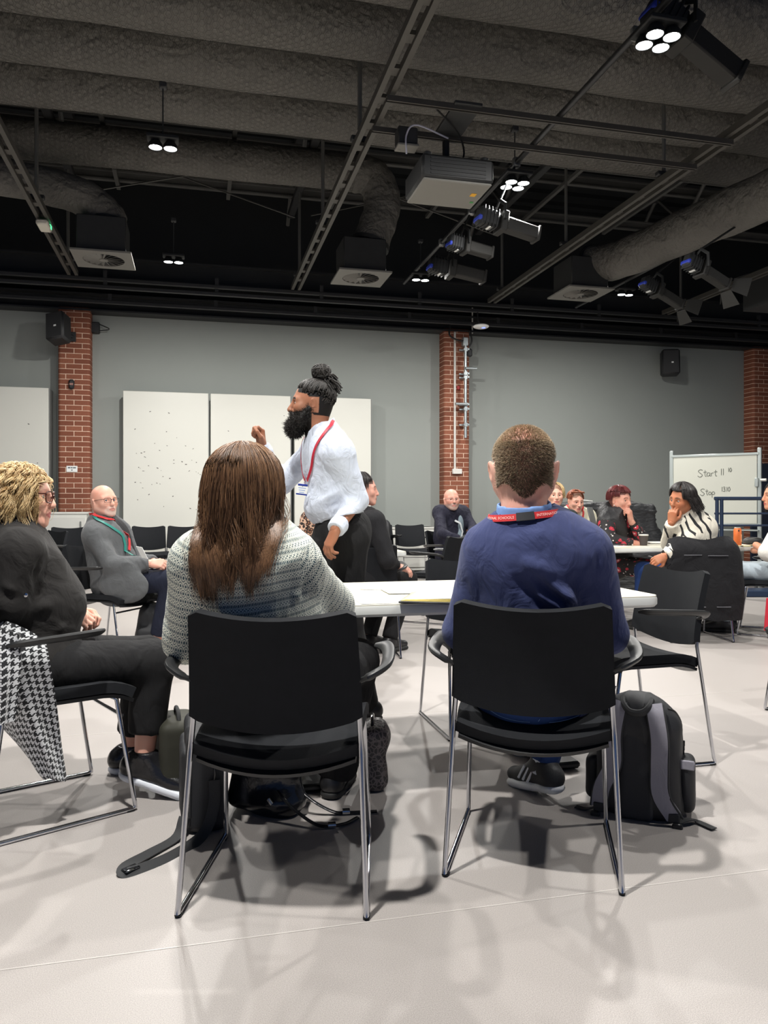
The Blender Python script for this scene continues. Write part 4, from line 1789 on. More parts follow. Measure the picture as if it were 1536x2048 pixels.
def eyes(root, Hm, scale, opts):
    wm_ = M('eye_white', (.42, .4, .38), .3)
    im_ = M('iris_' + opts.get('iris', 'brown'), {'brown': (.025, .014, .008), 'blue': (.06, .1, .14)}[opts.get('iris', 'brown')], .15)
    for x in (-1, 1):
        b = MB().ell((0, 0, 0), (.0112, .0112, .0112), 14, 10, (R(-90), 0, 0))
        g = opts.get('gaze', (0, 0))
        gd = Vector((g[0], 1, g[1])).normalized()
        vs = np.array([tuple(Hm @ (Vector(p) + Vector((x * .032, .0722, .0)))) for p in b.v])
        o = raw('eye', vs, b.f, [wm_, im_], root, True, off=root.location)
        for p in o.data.polygons:
            c = sum((Vector(b.v[i]) for i in p.vertices), Vector()) / len(p.vertices)
            p.material_index = 1 if c.normalized().dot(gd) > .84 else 0


def glasses(root, Hm, mat, w=.05, h=.034, label=None, r=.0017):
    b = MB()
    zc, y = -.001, .108
    for x in (-1, 1):
        P = []
        for i in range(20):
            a = 2 * math.pi * i / 20
            c, s = math.cos(a), math.sin(a)
            P.append((x * .034 + w / 2 * math.copysign(abs(c) ** .55, c), y - .012 * abs(x * .034 + w / 2 * c) / .06, zc + h / 2 * math.copysign(abs(s) ** .55, s)))
        b.tube(P, r, 6, closed=True)
        b.tube([(x * (.034 + w / 2), y - .011, zc + h * .3), (x * .076, .06, zc + h * .3), (x * .082, -.01, .008), (x * .08, -.022, -.004)], r, 6)
    b.tube([(-.034 + w / 2, y - .002, zc + .004), (0, y + .003, zc + .007), (.034 - w / 2, y - .002, zc + .004)], r, 6)
    b.v = [tuple(Hm @ Vector(p)) for p in b.v]
    o = b.build('glasses', mat, root, off=root.location)
    return o


def hand_mesh(side, curl=(.5, .6, .4), thumb=.5, spread=.06, vox=.0034, per=None, sc=1.0):
    """hand in its own frame: y towards the fingers, z out of the back, origin at the wrist; side +1 right, -1 left"""
    s = SDF()
    tx = -side
    s.cone((0, -.018, 0), (0, .012, 0), .026, .026, k=.015, flat=((0, 0, 1), .78))
    fx = [(.028, .083, .072), (.0095, .089, .081), (-.0095, .086, .075), (-.0275, .078, .06)]
    for i, (x, y, L) in enumerate(fx):
        x *= tx
        s.cone((x * .55, .012, 0), (x, y, .001), .0145, .0105, k=.014)
        c = per[i] if per else curl
        p = Vector((x, y, .001))
        a = 0.0
        az = spread * (1.5 - i) * tx
        rad = (.0095, .0088, .0082, .0072)
        for j in range(3):
            a += c[j]
            d = Vector((math.sin(az) * math.cos(a), math.cos(az) * math.cos(a), -math.sin(a)))
            q = p + d * L * (.46, .31, .23)[j]
            s.cone(p, q, rad[j], rad[j + 1], k=.004)
            p = q
    s.ell((0, .045, -.006), (.036, .044, .014), k=.012)
    b0 = Vector((tx * .02, .02, -.006))
    b1 = b0 + Vector((tx * .03, .03, -.012 - .012 * thumb))
    b2 = b1 + Vector((tx * (.016 - .026 * thumb), .03, -.006 - .014 * thumb))
    b3 = b2 + Vector((tx * (.008 - .03 * thumb), .022, -.004 - .006 * thumb))
    s.cone(b0, b1, .016, .0125, k=.014)
    s.cone(b1, b2, .0115, .0105, k=.005)
    s.cone(b2, b3, .0105, .0085, k=.004)
    v, f = s.mesh(vox, 1)
    return v * sc, f


def place_hand(hm, wrist, d, back):
    v, f = hm
    y = Vector(d).normalized()
    z = Vector(back)
    z = (z - y * z.dot(y)).normalized()
    x = y.cross(z)
    Rm = np.array([tuple(x), tuple(y), tuple(z)])
    return v @ Rm + A3(wrist), f


def merge(pieces):
    vs, fs, o = [], [], 0
    for v, f in pieces:
        vs.append(v)
        fs.append(f + o)
        o += len(v)
    return np.concatenate(vs), np.concatenate(fs)


def seated_joints(r, f, yaw, s=1.0, lean=0.0):
    rz = Matrix.Rotation(R(yaw) - TH, 3, 'Z')
    o = W(r, f)
    L = lambda x, y, z: o + rz @ Vector((x, y, z))
    h = lambda z: .45 + (z - .45) * s
    return {'L': L, 'rz': rz, 'o': o,
            'pelvis': L(0, -.06, h(.55)), 'mid': L(0, -.09 + lean * .4, h(.73)), 'chest': L(0, -.07 + lean * .8, h(.9)), 'neck': L(0, -.05 + lean, h(1.06)),
            'head': L(0, .0 + lean * 1.2, h(1.2)),
            'shL': L(-.185 * s, -.06 + lean, h(.995)), 'shR': L(.185 * s, -.06 + lean, h(.995)),
            'elL': L(-.24, .0 + lean, .73), 'elR': L(.24, .0 + lean, .73), 'wrL': L(-.12, .2, .7), 'wrR': L(.12, .2, .7),
            'hipL': L(-.09, -.02, .53), 'hipR': L(.09, -.02, .53), 'knL': L(-.11, .4, .53), 'knR': L(.11, .4, .53),
            'anL': L(-.11, .42, .1), 'anR': L(.11, .42, .1), 'toL': L(-.12, .57, .04), 'toR': L(.12, .57, .04)}


def frame(J):
    up = (J['neck'] - J['pelvis']).normalized()
    rt = (J['shR'] - J['shL']).normalized()
    fw = up.cross(rt).normalized()
    rt = fw.cross(up).normalized()
    m = Matrix((rt, fw, up)).transposed()
    return m, rt, fw, up


def torso(s, J, ch=(.17, .115), be=(.15, .11), hp=(.175, .13), t=0.0, sh=.058, bust=0.0, k=.05):
    m, rt, fw, up = frame(J)
    s.ell(J['chest'], (ch[0] + t, ch[1] + t, .17 + t), rot=m, k=k)
    s.ell(J['mid'], (be[0] + t, be[1] + t, .17 + t), rot=m, k=k)
    s.ell(J['pelvis'], (hp[0] + t, hp[1] + t, .14 + t), rot=m, k=k)
    s.cone(J['shL'].lerp(J['shR'], .06), J['shL'].lerp(J['shR'], .94), sh + t, k=k)
    for a in ('shL', 'shR'):
        s.cone(J['neck'] + up * .01, J['neck'].lerp(J[a], .8), .052 + t, .05 + t, k=.04)
    if bust:
        for x in (-1, 1):
            s.ell(J['chest'] + rt * x * .075 + fw * (ch[1] * .75) - up * .03, (.07 * bust, .065 * bust, .07 * bust), rot=m, k=.05)
    return s


def arms(s, J, r0=.06, r1=.048, r2=.036, sides='LR', k=.035, cut=True, over=.0):
    for a in sides:
        s.cone(J['sh' + a], J['el' + a], r0, r1, k=k)
        w = J['wr' + a]
        d = (w - J['el' + a]).normalized()
        s.cone(J['el' + a], w - d * (over if cut else 0), r1, r2, k=.03 if not cut else .02, capb=cut)
    return s


def legs(s, J, r0=.085, r1=.066, r2=.05, sides='LR', hem=.0, k=.04, flare=1.0):
    for a in sides:
        s.cone(J['hip' + a], J['kn' + a], r0, r1, k=k)
        d = (J['an' + a] - J['kn' + a]).normalized()
        s.cone(J['kn' + a], J['an' + a] - d * hem, r1, r2 * flare, k=.03, capb=True)
    return s


def shoe(root, J, a, mat, sole_mat, name='shoe', wd=.042, heel=0.0, sole=.022, stripe=None, L=None):
    an, to = J['an' + a], J['to' + a]
    d = Vector((to.x - an.x, to.y - an.y, 0))
    d.normalize()
    dz = (to - an)
    hl = an - d * .045
    zt = J.get('floor' + a, 0.0)
    hz = J.get('heel' + a, 0.0)
    L = L or .27
    A = Vector((hl.x, hl.y, zt + hz + .045))
    B = A + d * (L - .06)
    B.z = zt + .04
    sd = Vector((-d.y, d.x, 0))
    s = SDF()
    s.cone(A, B, .04, .036, k=.02, flat=((0, 0, 1), .8))
    s.cone(A + Vector((0, 0, .02)), Vector((an.x, an.y, zt + hz + .1)), .042, .043, k=.03)
    s.cone(Vector((an.x, an.y, zt + hz + .08)) + d * .02, B - d * .06 + Vector((0, 0, .012)), .04, .032, k=.03)
    n = (B - A).normalized().cross(sd)
    if n.z < 0:
        n = -n
    c = (A + B) / 2 - n * .03
    s.cut(c, -n, A3(c) - .3, A3(c) + .3)
    top = Vector((an.x, an.y, zt + hz + .115))
    s.cut(top, (0, 0, 1), A3(top) - .12, A3(top) + .12)
    o = blob(name, s, .006, mat, root, 1)
    q = SDF()
    q.cone(A - n * .028, B - n * .028, .045, .041, k=.01, flat=(n, .5))
    q.cone((A + B) / 2 - n * .028, B - n * .026 - d * .02, .046, .046, k=.01, flat=(n, .5))
    q.cut(A - n * (.028 + sole), -n, A3(A) - .5, A3(A) + .5)
    blob('sole', q, .006, sole_mat, o and root, 1)
    return o


class Person:
    def __init__(s, label, J, skin_m, group=None):
        b = J['pelvis']
        s.J = J
        s.root = thing('person', label, 'person', (b.x, b.y, 0), group=group)
        s.skin = skin_m
        s.pieces = []

    def head(s, c, yaw, pitch=0, roll=0, scale=1.0, opts=None, wide=1.0, vox=.0042, eye=True):
        o = dict(opts or {})
        s.hopt = o
        m = Matrix.Rotation(R(yaw) - TH, 3, 'Z') @ Matrix.Rotation(R(pitch), 3, 'X') @ Matrix.Rotation(R(roll), 3, 'Y')
        s.Hm = Matrix.Translation(c) @ (m @ Matrix.Diagonal((scale * wide, scale, scale))).to_4x4()
        s.hscale = scale
        v, f = head_mesh(o, vox)
        s.hv, s.hf = v, f
        A = np.array(s.Hm)
        s.hw = v @ A[:3, :3].T + A[:3, 3]
        s.pieces.append((s.hw, f))
        # neck down into the clothes
        nb = s.Hm @ Vector((0, -.035, -.14))
        q = SDF().cone(nb, s.J['neck'] - Vector((0, 0, .05)), o.get('neck_r', .056) * 1.02 * scale, o.get('neck_r', .056) * 1.12 * scale)
        s.pieces.append(q.mesh(.009, 1))
        if eye:
            eyes(s.root, s.Hm, scale, o)
        return s

    def hand(s, a, d, back, **kw):
        h = hand_mesh(1 if a == 'R' else -1, **kw)
        s.pieces.append(place_hand(h, s.J['wr' + a], d, back))
        return s

    def body(s, stub=None, brow=True, arm_r=(.045, .038, .029), leg_r=(.07, .055, .038), t=-.02, shape=None, vox=.011, stub_amt=1.0):
        q = SDF()
        torso(q, s.J, **dict(shape or {}, t=t, sh=.045))
        arms(q, s.J, *arm_r, cut=False)
        for a in 'LR':
            q.cone(s.J['hip' + a], s.J['kn' + a], leg_r[0], leg_r[1], k=.03)
            q.cone(s.J['kn' + a], s.J['an' + a], leg_r[1], leg_r[2], k=.03)
            q.cone(s.J['an' + a], s.J['an' + a].lerp(s.J['to' + a], .3), .032, .02, k=.02)
        s.pieces.append(q.mesh(vox, 1))
        v, f = merge(s.pieces)
        o = raw('body', v, f, s.skin, s.root, True, off=s.root.location)
        n = len(s.hv)
        L = s.hv
        at = np.zeros(len(v), dtype=np.float32)
        st = np.zeros(n)
        x, y, z = np.abs(L[:, 0]), L[:, 1], L[:, 2]
        if stub is not None:
            st = np.maximum(st, stub(L[:, 0], y, z))
        if brow:
            zb = .027 - 14 * (x - .03) ** 2 - .1 * np.maximum(x - .03, 0)
            st = np.maximum(st, ((np.abs(z - zb) < .0048) & (x > .012) & (x < .052) & (y > .05)) * .85)
        at[:n] = st * stub_amt
        o.data.attributes.new('stub', 'FLOAT', 'POINT').data.foreach_set('value', at)
        lp = np.zeros(len(v), dtype=np.float32)
        op = s.hopt.get('open', 0)
        lp[:n] = ((x / .0235) ** 2 + ((z + .0672 + op * .3) / (.0125 + op * .7)) ** 2 < 1) & (y > .078)
        o.data.attributes.new('lip', 'FLOAT', 'POINT').data.foreach_set('value', lp)
        s.bodyo = o
        return s

    def fuzz(s, n, region, length, mat, rad=.0006, seed=3, lay=(0, 0, -.3), jit=.35, name='hair'):
        """short hair: fine tubes standing on the scalp where region(x,y,z) is true"""
        g = np.random.default_rng(seed)
        v, f = s.hv, s.hf
        fc = v[f].mean(1)
        m = region(fc[:, 0], fc[:, 1], fc[:, 2])
        pr = np.clip(m, 0, None).astype(float)
        idx = g.choice(len(f), size=n, p=pr / pr.sum())
        w = g.dirichlet((1, 1, 1, 1), size=n)
        p = (v[f[idx]] * w[:, :, None]).sum(1)
        nr = normals(v, f)[f[idx, 0]]
        d = nr + np.array(lay) + g.normal(size=(n, 3)) * jit
        d /= np.linalg.norm(d, axis=1, keepdims=True)
        ln = length * g.uniform(.6, 1.2, size=(n, 1))
        pts = np.stack([p - nr * .001, p + d * ln * .6, p + d * ln + np.array(lay) * ln * .3], 1)
        A = np.array(s.Hm)
        pts = pts @ A[:3, :3].T + A[:3, 3]
        return strands(name, pts, np.array([1, .9, .45]) * rad, mat, s.root, 3, g.uniform(0, 1, n))

    def flow(s, n, phi, psi0, psi1, hang, mat, rad=.0016, vol=.008, wave=.006, freq=9, seed=5, K=16, sdf=None, clump=0, end_in=0.0, name='hair', taper=.35,
             part=0.0, clump_pull=.7, drift=None, turns=0, coil=0.0):
        """combed hair: follows the scalp from the crown / parting along azimuth phi then hangs straight down.
        phi() -> degrees (0 face, 90 right, 180 back); psi0(), psi1(phi) polar angles; hang(phi) metres"""
        g = np.random.default_rng(seed)
        A = np.array(s.Hm)
        ph = np.array([phi(g) for _ in range(n)])
        p0 = np.array([psi0(g) for _ in range(n)])
        out = np.zeros((n, K, 3))
        hg = np.array([hang(p, g) for p in ph])
        p1 = np.array([psi1(p) + g.normal(0, 2.5) for p in ph])
        vv = g.uniform(.2, 1, n) * vol
        c = np.array((0, -.014, .036))
        rr = np.array((.078, .1, .085))
        for i in range(n):
            a = R(ph[i])
            arc = R(max(4, p1[i] - p0[i])) * .09
            tot = arc + hg[i]
            for k in range(K):
                t = k / (K - 1) * tot
                if t <= arc or hg[i] <= 0:
                    ps = R(p0[i]) + (t / arc) * R(p1[i] - p0[i])
                    q = c + (rr + vv[i] * (1 - .0 * k)) * np.array((math.sin(ps) * math.sin(a), math.sin(ps) * math.cos(a), math.cos(ps)))
                    q[0] += part * math.cos(ps) * .5
                    out[i, k] = q
                    last, lk = q, k
                else:
                    out[i, k] = last
        out = out @ A[:3, :3].T + A[:3, 3]
        # hanging tails in world space
        cl = g.normal(size=(max(clump, 1), 3))
        if clump:
            cph = np.sort(g.permutation(ph)[:clump])
            cid = np.clip(np.searchsorted(cph, ph + g.normal(0, 2.5, n)), 0, clump - 1)
        phc = g.uniform(0, 6.28, max(clump, 1))
        cen = A[:3, :3] @ c + A[:3, 3]
        for i in range(n):
            arc = R(max(4, p1[i] - p0[i])) * .09
            tot = arc + hg[i]
            kk = int(arc / tot * (K - 1)) if hg[i] > 0 else K - 1
            base = out[i, kk].copy()
            prev = out[i, kk] - out[i, max(kk - 1, 0)]
            prev = prev / (np.linalg.norm(prev) + 1e-9)
            rad_v = base - cen
            rad_v[2] = 0
            rad_v /= np.linalg.norm(rad_v) + 1e-9
            ph0 = (phc[cid[i]] + g.normal(0, .45)) if clump else g.uniform(0, 6.28)
            for k in range(kk + 1, K):
                u = (k - kk) / max(K - 1 - kk, 1)
                L = hg[i] * u
                p = base + np.array((0, 0, -L)) + prev * np.array((1, 1, 0)) * min(L, .05) * .5 - rad_v * end_in * u * u
                if drift is not None:
                    p = p + drift(ph[i], u)
                if clump:
                    p = p + cl[cid[i]] * np.array((.012, .012, .02)) * u * clump_pull
                p = p + np.array((math.sin(freq * u + ph0), math.cos(freq * u * 1.1 + ph0 * 1.3), 0)) * wave * u ** .7
                out[i, k] = p
        if turns:
            w = np.linspace(0, 1, K)
            for i in range(n):
                a0 = g.uniform(0, 6.28)
                am = coil * g.uniform(.5, 1.3) * np.minimum(1, w * 3)
                out[i, :, 0] += np.cos(a0 + w * turns * 6.28) * am
                out[i, :, 1] += np.sin(a0 + w * turns * 6.28) * am
                out[i, :, 2] += np.sin(a0 * 2 + w * turns * 5) * am * .6
        if sdf is not None:
            for _ in range(5):
                sh_ = out.shape
                P = out.reshape(-1, 3)
                D = sdf.at(P) - .006
                m = D < 0
                if m.any():
                    P[m] += (-sdf.grad(P[m]) * .0 + np.array(W(0, -1, .25))) * (-D[m])[:, None]
                out = P.reshape(sh_)
        tp = np.linspace(1, taper, K)
        return strands(name, out, rad * tp, mat, s.root, 3, np.clip(g.normal(.5, .28, n), 0, 1))

    def lanyard(s, pts, sdf, width, mat, name='lanyard', off=.004, n=30):
        P = catmull(pts, n)
        S_ = sdf.snap(P, off)
        N = sdf.grad(S_)
        b = MB().shell(ribbon(S_, width, N), .0022)
        o = b.build(name, mat, s.root, off=s.root.location)
        return o, S_, N

    def badge(s, c, right, up, w, h, mat_card, mat_trim=None, name='badge'):
        right, up = Vector(right).normalized(), Vector(up).normalized()
        n = right.cross(up).normalized()
        m = Matrix((right, n, up)).transposed()
        o = MB().box(c, (w, .003, h), m, bev=.001).build(name, mat_card, s.root, off=s.root.location)
        if mat_trim:
            MB().box(Vector(c) + up * (h / 2 + .004), (w * .9, .005, .012), m, bev=.002).build('badge_clip', mat_trim, o, off=s.root.location)
            MB().box(Vector(c) - up * (h / 2 - .004), (w, .0045, .007), m).build('badge_trim', mat_trim, o, off=s.root.location)
            lb = MB()
            for i in range(3):
                lb.box(Vector(c) + up * (.012 - .011 * i) - n * .002 * 0, (w * (.7 - .12 * i), .0042, .004), m)
            lb.build('badge_print', M('print_blue', srgb(150, 170, 210), .6), o, off=s.root.location)
        return o
# ---------------------------------------------------------------- the two people seen from behind and the blonde woman
lan_red = M('lanyard_red', srgb(204, 48, 52), .5)
SK_PALE = skin_mat('skin_pale', srgb(222, 172, 152), srgb(96, 72, 52), srgb(186, 110, 104))
SK_MAN = skin_mat('skin_navy_man', srgb(222, 172, 154), srgb(104, 82, 60), srgb(190, 130, 118))

# ===== man in the navy jumper
J = seated_joints(.481, 2.47, -12.7)
J.update(pelvis=ray(1062, 1366, 2.39), mid=ray(1066, 1235, 2.41), chest=ray(1066, 1128, 2.38), neck=ray(1049, 1040, 2.365),
         shL=ray(972, 1106, 2.40), shR=ray(1176, 1106, 2.34), elL=ray(925, 1262, 2.46), elR=ray(1216, 1266, 2.40), wrL=ray(1000, 1272, 2.68), wrR=ray(1150, 1272, 2.66))
rzM = J['rz']
J['hipL'], J['hipR'] = J['pelvis'] + rzM @ Vector((-.1, .02, -.01)), J['pelvis'] + rzM @ Vector((.1, .02, -.01))
J['knR'], J['knL'] = W(.70, 2.92, .54), W(.44, 2.95, .54)
J['anR'], J['toR'] = W(.598, 2.88, .135), W(.495, 3.07, .05)
J['anL'], J['toL'] = W(.60, 3.42, .1), W(.62, 3.58, .04)
J['heelR'] = .035
navy = cloth('navy_knit', srgb(62, 70, 110), .9, .1, .5, 700, (7, 7, 5), .1)
jean = cloth('dark_denim', srgb(34, 58, 108), .8, .2, .3, 1200)
blue_sh = cloth('blue_chambray', srgb(120, 152, 205), .8, .12, .15, 900)
P = Person('man in a navy jumper seen from behind, cropped hair and red neck lanyard', J, SK_MAN)
hairM = lambda x, y, z: (np.abs(x) < .0715 + .3 * np.maximum(z - .02, 0)) * np.where((z > .0 - .1 * 0) & (y < .045 + .0 * z) | ((y < -.01) & (z > -.062 - .02 * np.cos(x * 60)) & (np.abs(x) < .07)) | ((z > .06) & (y < .075)), 1.0, 0.0)
P.head(ray(1047, 940, 2.40), -8, -2, 0, 1.12, {'neck_r': .058, 'jaw': 1.08, 'ear': 1.14}, 1.04, .004)
for a in 'LR':
    P.hand(a, (J['wr' + a] - J['el' + a]), (0, 0, 1), curl=(.5, .7, .4), vox=.0045)
shp = dict(ch=(.195, .13), be=(.18, .135), hp=(.185, .135))
P.body(stub=lambda x, y, z: hairM(x, y, z) * np.where(z > .075, .34, np.where(z > .04, .5, .8)), shape=shp)
hm_ = hair_mat('cropped_brown', srgb(98, 84, 68), srgb(176, 154, 124), .5)
P.fuzz(11000, lambda x, y, z: hairM(x, y, z) * (z < .072), .009, hm_, .00055, lay=(0, -.1, -.25))
P.fuzz(9000, lambda x, y, z: hairM(x, y, z) * (z > .055), .0075, hair_mat('cropped_crown_lit', srgb(122, 102, 80), srgb(204, 180, 146), .5), .0005, lay=(0, -.1, -.1), seed=6, name='crown_hair')  # sparse crown hair; lamp light from above is put into its paler tint
# jumper
s = SDF()
torso(s, J, **shp, t=.016, sh=.062)
arms(s, J, .075, .062, .042, over=.0)
mF, rtM, fwM, upM = frame(J)
s.cone(J['neck'] + upM * .018, J['neck'] + upM * .12, .084, .09, k=.006, mode='sub')
hm_j = J['pelvis'] - upM * .015
s.cut(hm_j, -upM, A3(hm_j) - .35, A3(hm_j) + .06)
jump = s
mv = []
for (x0, y0, x1, y1, w, d) in ((1185, 1240, 1120, 1175, .02, .011), (1195, 1215, 1150, 1150, .014, -.008), (1150, 1240, 1060, 1180, .02, .010), (1120, 1245, 1020, 1150, .022, -.009), (1090, 1160, 1190, 1235, .013, .010),
                               (950, 1235, 1010, 1180, .016, .010), (945, 1195, 990, 1120, .014, -.008), (990, 1235, 1075, 1200, .014, .009), (1010, 1250, 1130, 1238, .012, .010), (1195, 1195, 1205, 1120, .012, -.01),
                               (938, 1215, 944, 1090, .012, -.012), (1208, 1215, 1200, 1085, .012, -.012), (1040, 1120, 1110, 1150, .02, .006), (1000, 1060, 1120, 1065, .03, .005), (1120, 1200, 1180, 1225, .012, .009),
                               (1060, 1150, 1140, 1215, .014, -.008), (965, 1240, 1000, 1225, .01, .008)):
    mv.append((ray(x0, y0, 2.24), ray(x1, y1, 2.24), w, d * 2.4))
jo = blob('jumper', s, .0075, navy, P.root, 2, dict(amp=.008, freq=11, seed=11, stretch=(1, 1, .9)), mv)
# shirt collar
q = SDF()
cb = J['neck'] + upM * -.012
q.cone(cb, cb + upM * .08, .090, .080, k=.005)
q.cut(cb + upM * .064 - fwM * .02, upM * 1.0 - fwM * .12, A3(cb) - .2, A3(cb) + .2)
q.cone(cb + upM * .03, cb + upM * .14, .077, .074, k=.003, mode='sub')
blob('shirt_collar', q, .005, blue_sh, P.root, 1)
q = SDF()
cb2 = J['neck'] + upM * -.022
q.cone(cb2, cb2 + upM * .03, .100, .092, k=.005)
q.cut(cb2 + upM * .034, upM, A3(cb2) - .2, A3(cb2) + .2)
blob('jumper_rib', q, .005, cloth('navy_rib', srgb(38, 46, 82), .9), P.root, 1)
# lanyard round the back of the neck with its lettering
S_, N_ = [], []
for a_ in np.linspace(-100, 100, 40):
    a_ = R(a_)
    rd = rtM * math.sin(a_) - fwM * math.cos(a_)
    S_.append(J['neck'] + fwM * .006 + rd * (.098 + .014 * abs(math.sin(a_)) ** 2) + upM * (.017 + .006 * math.sin(a_)))
    N_.append((rd + upM * .35).normalized())
S_, N_ = np.array([tuple(p) for p in S_]), np.array([tuple(p) for p in N_])
lo = MB().shell(ribbon(S_, .021, N_), .0022).build('lanyard', lan_red, P.root, off=P.root.location)
lo['label'] = 'red neck lanyard with white capital lettering'
i0 = 20
MB().shell(ribbon(S_[17:24], .025, N_[17:24]), .006).build('lanyard_joint', M('lanyard_black', (.02, .02, .024), .6), P.root, off=P.root.location)


def letter_ribbon(txt, size, path, nrm, start, mat, parent, off):
    v, f = text_mesh(txt, size)
    path = np.asarray([tuple(p) for p in path])
    seg = np.r_[0, np.cumsum(np.linalg.norm(np.diff(path, axis=0), axis=1))]
    u = np.clip(v[:, 0] + start, 0, seg[-1])
    pos = np.stack([np.interp(u, seg, path[:, i]) for i in range(3)], 1)
    nn = np.stack([np.interp(u, seg, nrm[:, i]) for i in range(3)], 1)
    tg = np.gradient(path, axis=0)
    tt = np.stack([np.interp(u, seg, tg[:, i]) for i in range(3)], 1)
    tt /= np.linalg.norm(tt, axis=1, keepdims=True)
    side = np.cross(nn, tt)
    side /= np.linalg.norm(side, axis=1, keepdims=True) + 1e-9
    return raw('lettering', pos + side * (v[:, 1] - size * .36)[:, None] + nn * .003, f, mat, parent, False, off=off)


let_m = M('lanyard_print', srgb(250, 215, 205), .6)
sg = np.r_[0, np.cumsum(np.linalg.norm(np.diff(S_, axis=0), axis=1))]
wt = text_mesh('NATIONAL SCHOOLS', .0118)[0][:, 0].max()
letter_ribbon('NATIONAL SCHOOLS', .0118, S_, N_, max(0, sg[17] - wt - .006), let_m, lo, P.root.location)
letter_ribbon('INTERNATIONAL', .0118, S_, N_, sg[23] + .006, let_m, lo, P.root.location)
# jeans, socks, shoes
s = SDF()
s.ell(J['pelvis'] + Vector((0, 0, -.02)), (.182, .15, .11), rot=mF, k=.04)
legs(s, J, .09, .068, .056, hem=.0)
s.cut(J['pelvis'] + upM * .05, upM, A3(J['pelvis']) - .4, A3(J['pelvis']) + .4)
blob('jeans', s, .009, jean, P.root, 2, dict(amp=.006, freq=18, seed=2))
st_m = M('denim_stitch', srgb(96, 124, 170), .8)
stb = MB()
for pts in ([(1078, 1428, 2.27), (1078, 1452, 2.25)], [(965, 1430, 2.3), (1000, 1448, 2.28), (1060, 1452, 2.26)], [(1100, 1452, 2.26), (1150, 1446, 2.28), (1180, 1432, 2.3)]):
    pp = s.snap(catmull([ray(*p) for p in pts], 10), .0015)
    stb.tube(pp, .0012, 4)
stb.build('jeans_stitching', st_m, P.root, off=P.root.location)
trainer_b = M('trainer_black', (.018, .019, .021), .6, bump=.3, bscale=400)
sole_w = M('sole_white', srgb(226, 228, 230), .5)
for a in 'RL':
    shoe(P.root, J, a, trainer_b, sole_w, 'trainer', sole=.03)
    MB().tube([J['an' + a] + Vector((0, 0, -.04)), J['an' + a] + Vector((0, 0, .045))], [.046, .043], 16).build('sock', M('sock_white', srgb(222, 226, 234), .8, bump=.3, bscale=300), P.root, off=P.root.location)
dR = (J['toR'] - J['anR'])
dR.z = 0
dR.normalize()
sdv = Vector((-dR.y, dR.x, 0))
if (sdv.y * cT + sdv.x * sT) > 0:
    sdv = -sdv
sb = MB()
for i in range(3):
    c = Vector((J['anR'].x, J['anR'].y, .083)) + dR * (.028 + .026 * i) + sdv * .041
    sb.tube([c + Vector((0, 0, -.03)) + dR * .014 + sdv * .004, c + Vector((0, 0, .022)) - dR * .012 - sdv * .004], .0052, 6)
sb.build('shoe_stripe', sole_w, P.root, off=P.root.location)

# ===== woman with long brown hair in the chain-print blouse
J = seated_joints(-.29, 2.30, -1.4, .95)
J.update(pelvis=ray(545, 1385, 2.30), mid=ray(528, 1258, 2.27), chest=ray(500, 1148, 2.22), neck=ray(507, 1072, 2.22),
         shL=ray(392, 1124, 2.16), shR=ray(592, 1130, 2.22), elL=ray(378, 1275, 2.24), elR=ray(662, 1212, 2.46), wrL=ray(430, 1292, 2.55), wrR=ray(618, 1184, 2.78))
J['hipL'], J['hipR'] = W(-.42, 2.32, .53), W(-.22, 2.34, .53)
J['knR'], J['knL'] = W(-.10, 2.78, .53), W(-.42, 2.78, .53)
J['anR'], J['toR'] = W(-.185, 2.93, .09), W(-.15, 3.1, .04)
J['anL'], J['toL'] = W(-.38, 3.05, .09), W(-.38, 3.2, .04)
SK_W = skin_mat('skin_brown_hair_woman', srgb(206, 156, 138), srgb(44, 30, 22), srgb(170, 90, 84))
P = Person('woman with long brown hair and a chain-print blouse seen from behind', J, SK_W)
P.head(ray(494, 985, 2.22), -24, 4, 0, .99, {'neck_r': .05, 'fem': 1}, 1.05)
for a in 'LR':
    P.hand(a, (J['wr' + a] - J['el' + a]), (0, 0, 1), curl=(.4, .5, .3), vox=.0045, sc=.92)
shw = dict(ch=(.165, .12), be=(.165, .13), hp=(.18, .14))
P.body(stub=lambda x, y, z: np.where((z > .0) & (y < .06) | (y < -.0), 1.0, 0.0), shape=shw)
# chain-print blouse
t = NT('chain_print_blouse')
uv = t.n('ShaderNodeUVMap').outputs[0]
sx = t.n('ShaderNodeSeparateXYZ', ins={0: uv})
CWX, CHY = .0128, .0255
u_ = t.math('DIVIDE', sx.outputs[0], CWX)
v_ = t.math('DIVIDE', sx.outputs[1], CHY)
col_i = t.math('FLOOR', v_)
u2 = t.math('ADD', u_, t.math('MULTIPLY', t.math('MODULO', t.math('ABSOLUTE', col_i), 2.0), .5))
fu = t.math('SUBTRACT', t.math('FRACT', u2), .5)
fv = t.math('SUBTRACT', t.math('FRACT', v_), .5)
d_ = t.math('SQRT', t.math('ADD', t.math('POWER', t.math('MULTIPLY', fu, 2.35), 2.0), t.math('POWER', t.math('MULTIPLY', fv, 2.05), 2.0)))
ring = t.math('MULTIPLY', t.math('GREATER_THAN', d_, .38), t.math('LESS_THAN', d_, .78))
hole = t.math('LESS_THAN', d_, .30)
outl = t.math('MULTIPLY', t.math('GREATER_THAN', d_, .80), t.math('LESS_THAN', d_, .99))
diag = t.math('LESS_THAN', t.math('ABSOLUTE', t.math('SUBTRACT', t.math('FRACT', t.math('ADD', u2, t.math('MULTIPLY', v_, 1.0))), .5)), .1)
dk = t.math('MAXIMUM', t.math('MAXIMUM', outl, t.math('LESS_THAN', d_, .41)), t.math('MULTIPLY', diag, t.math('GREATER_THAN', d_, .9)))
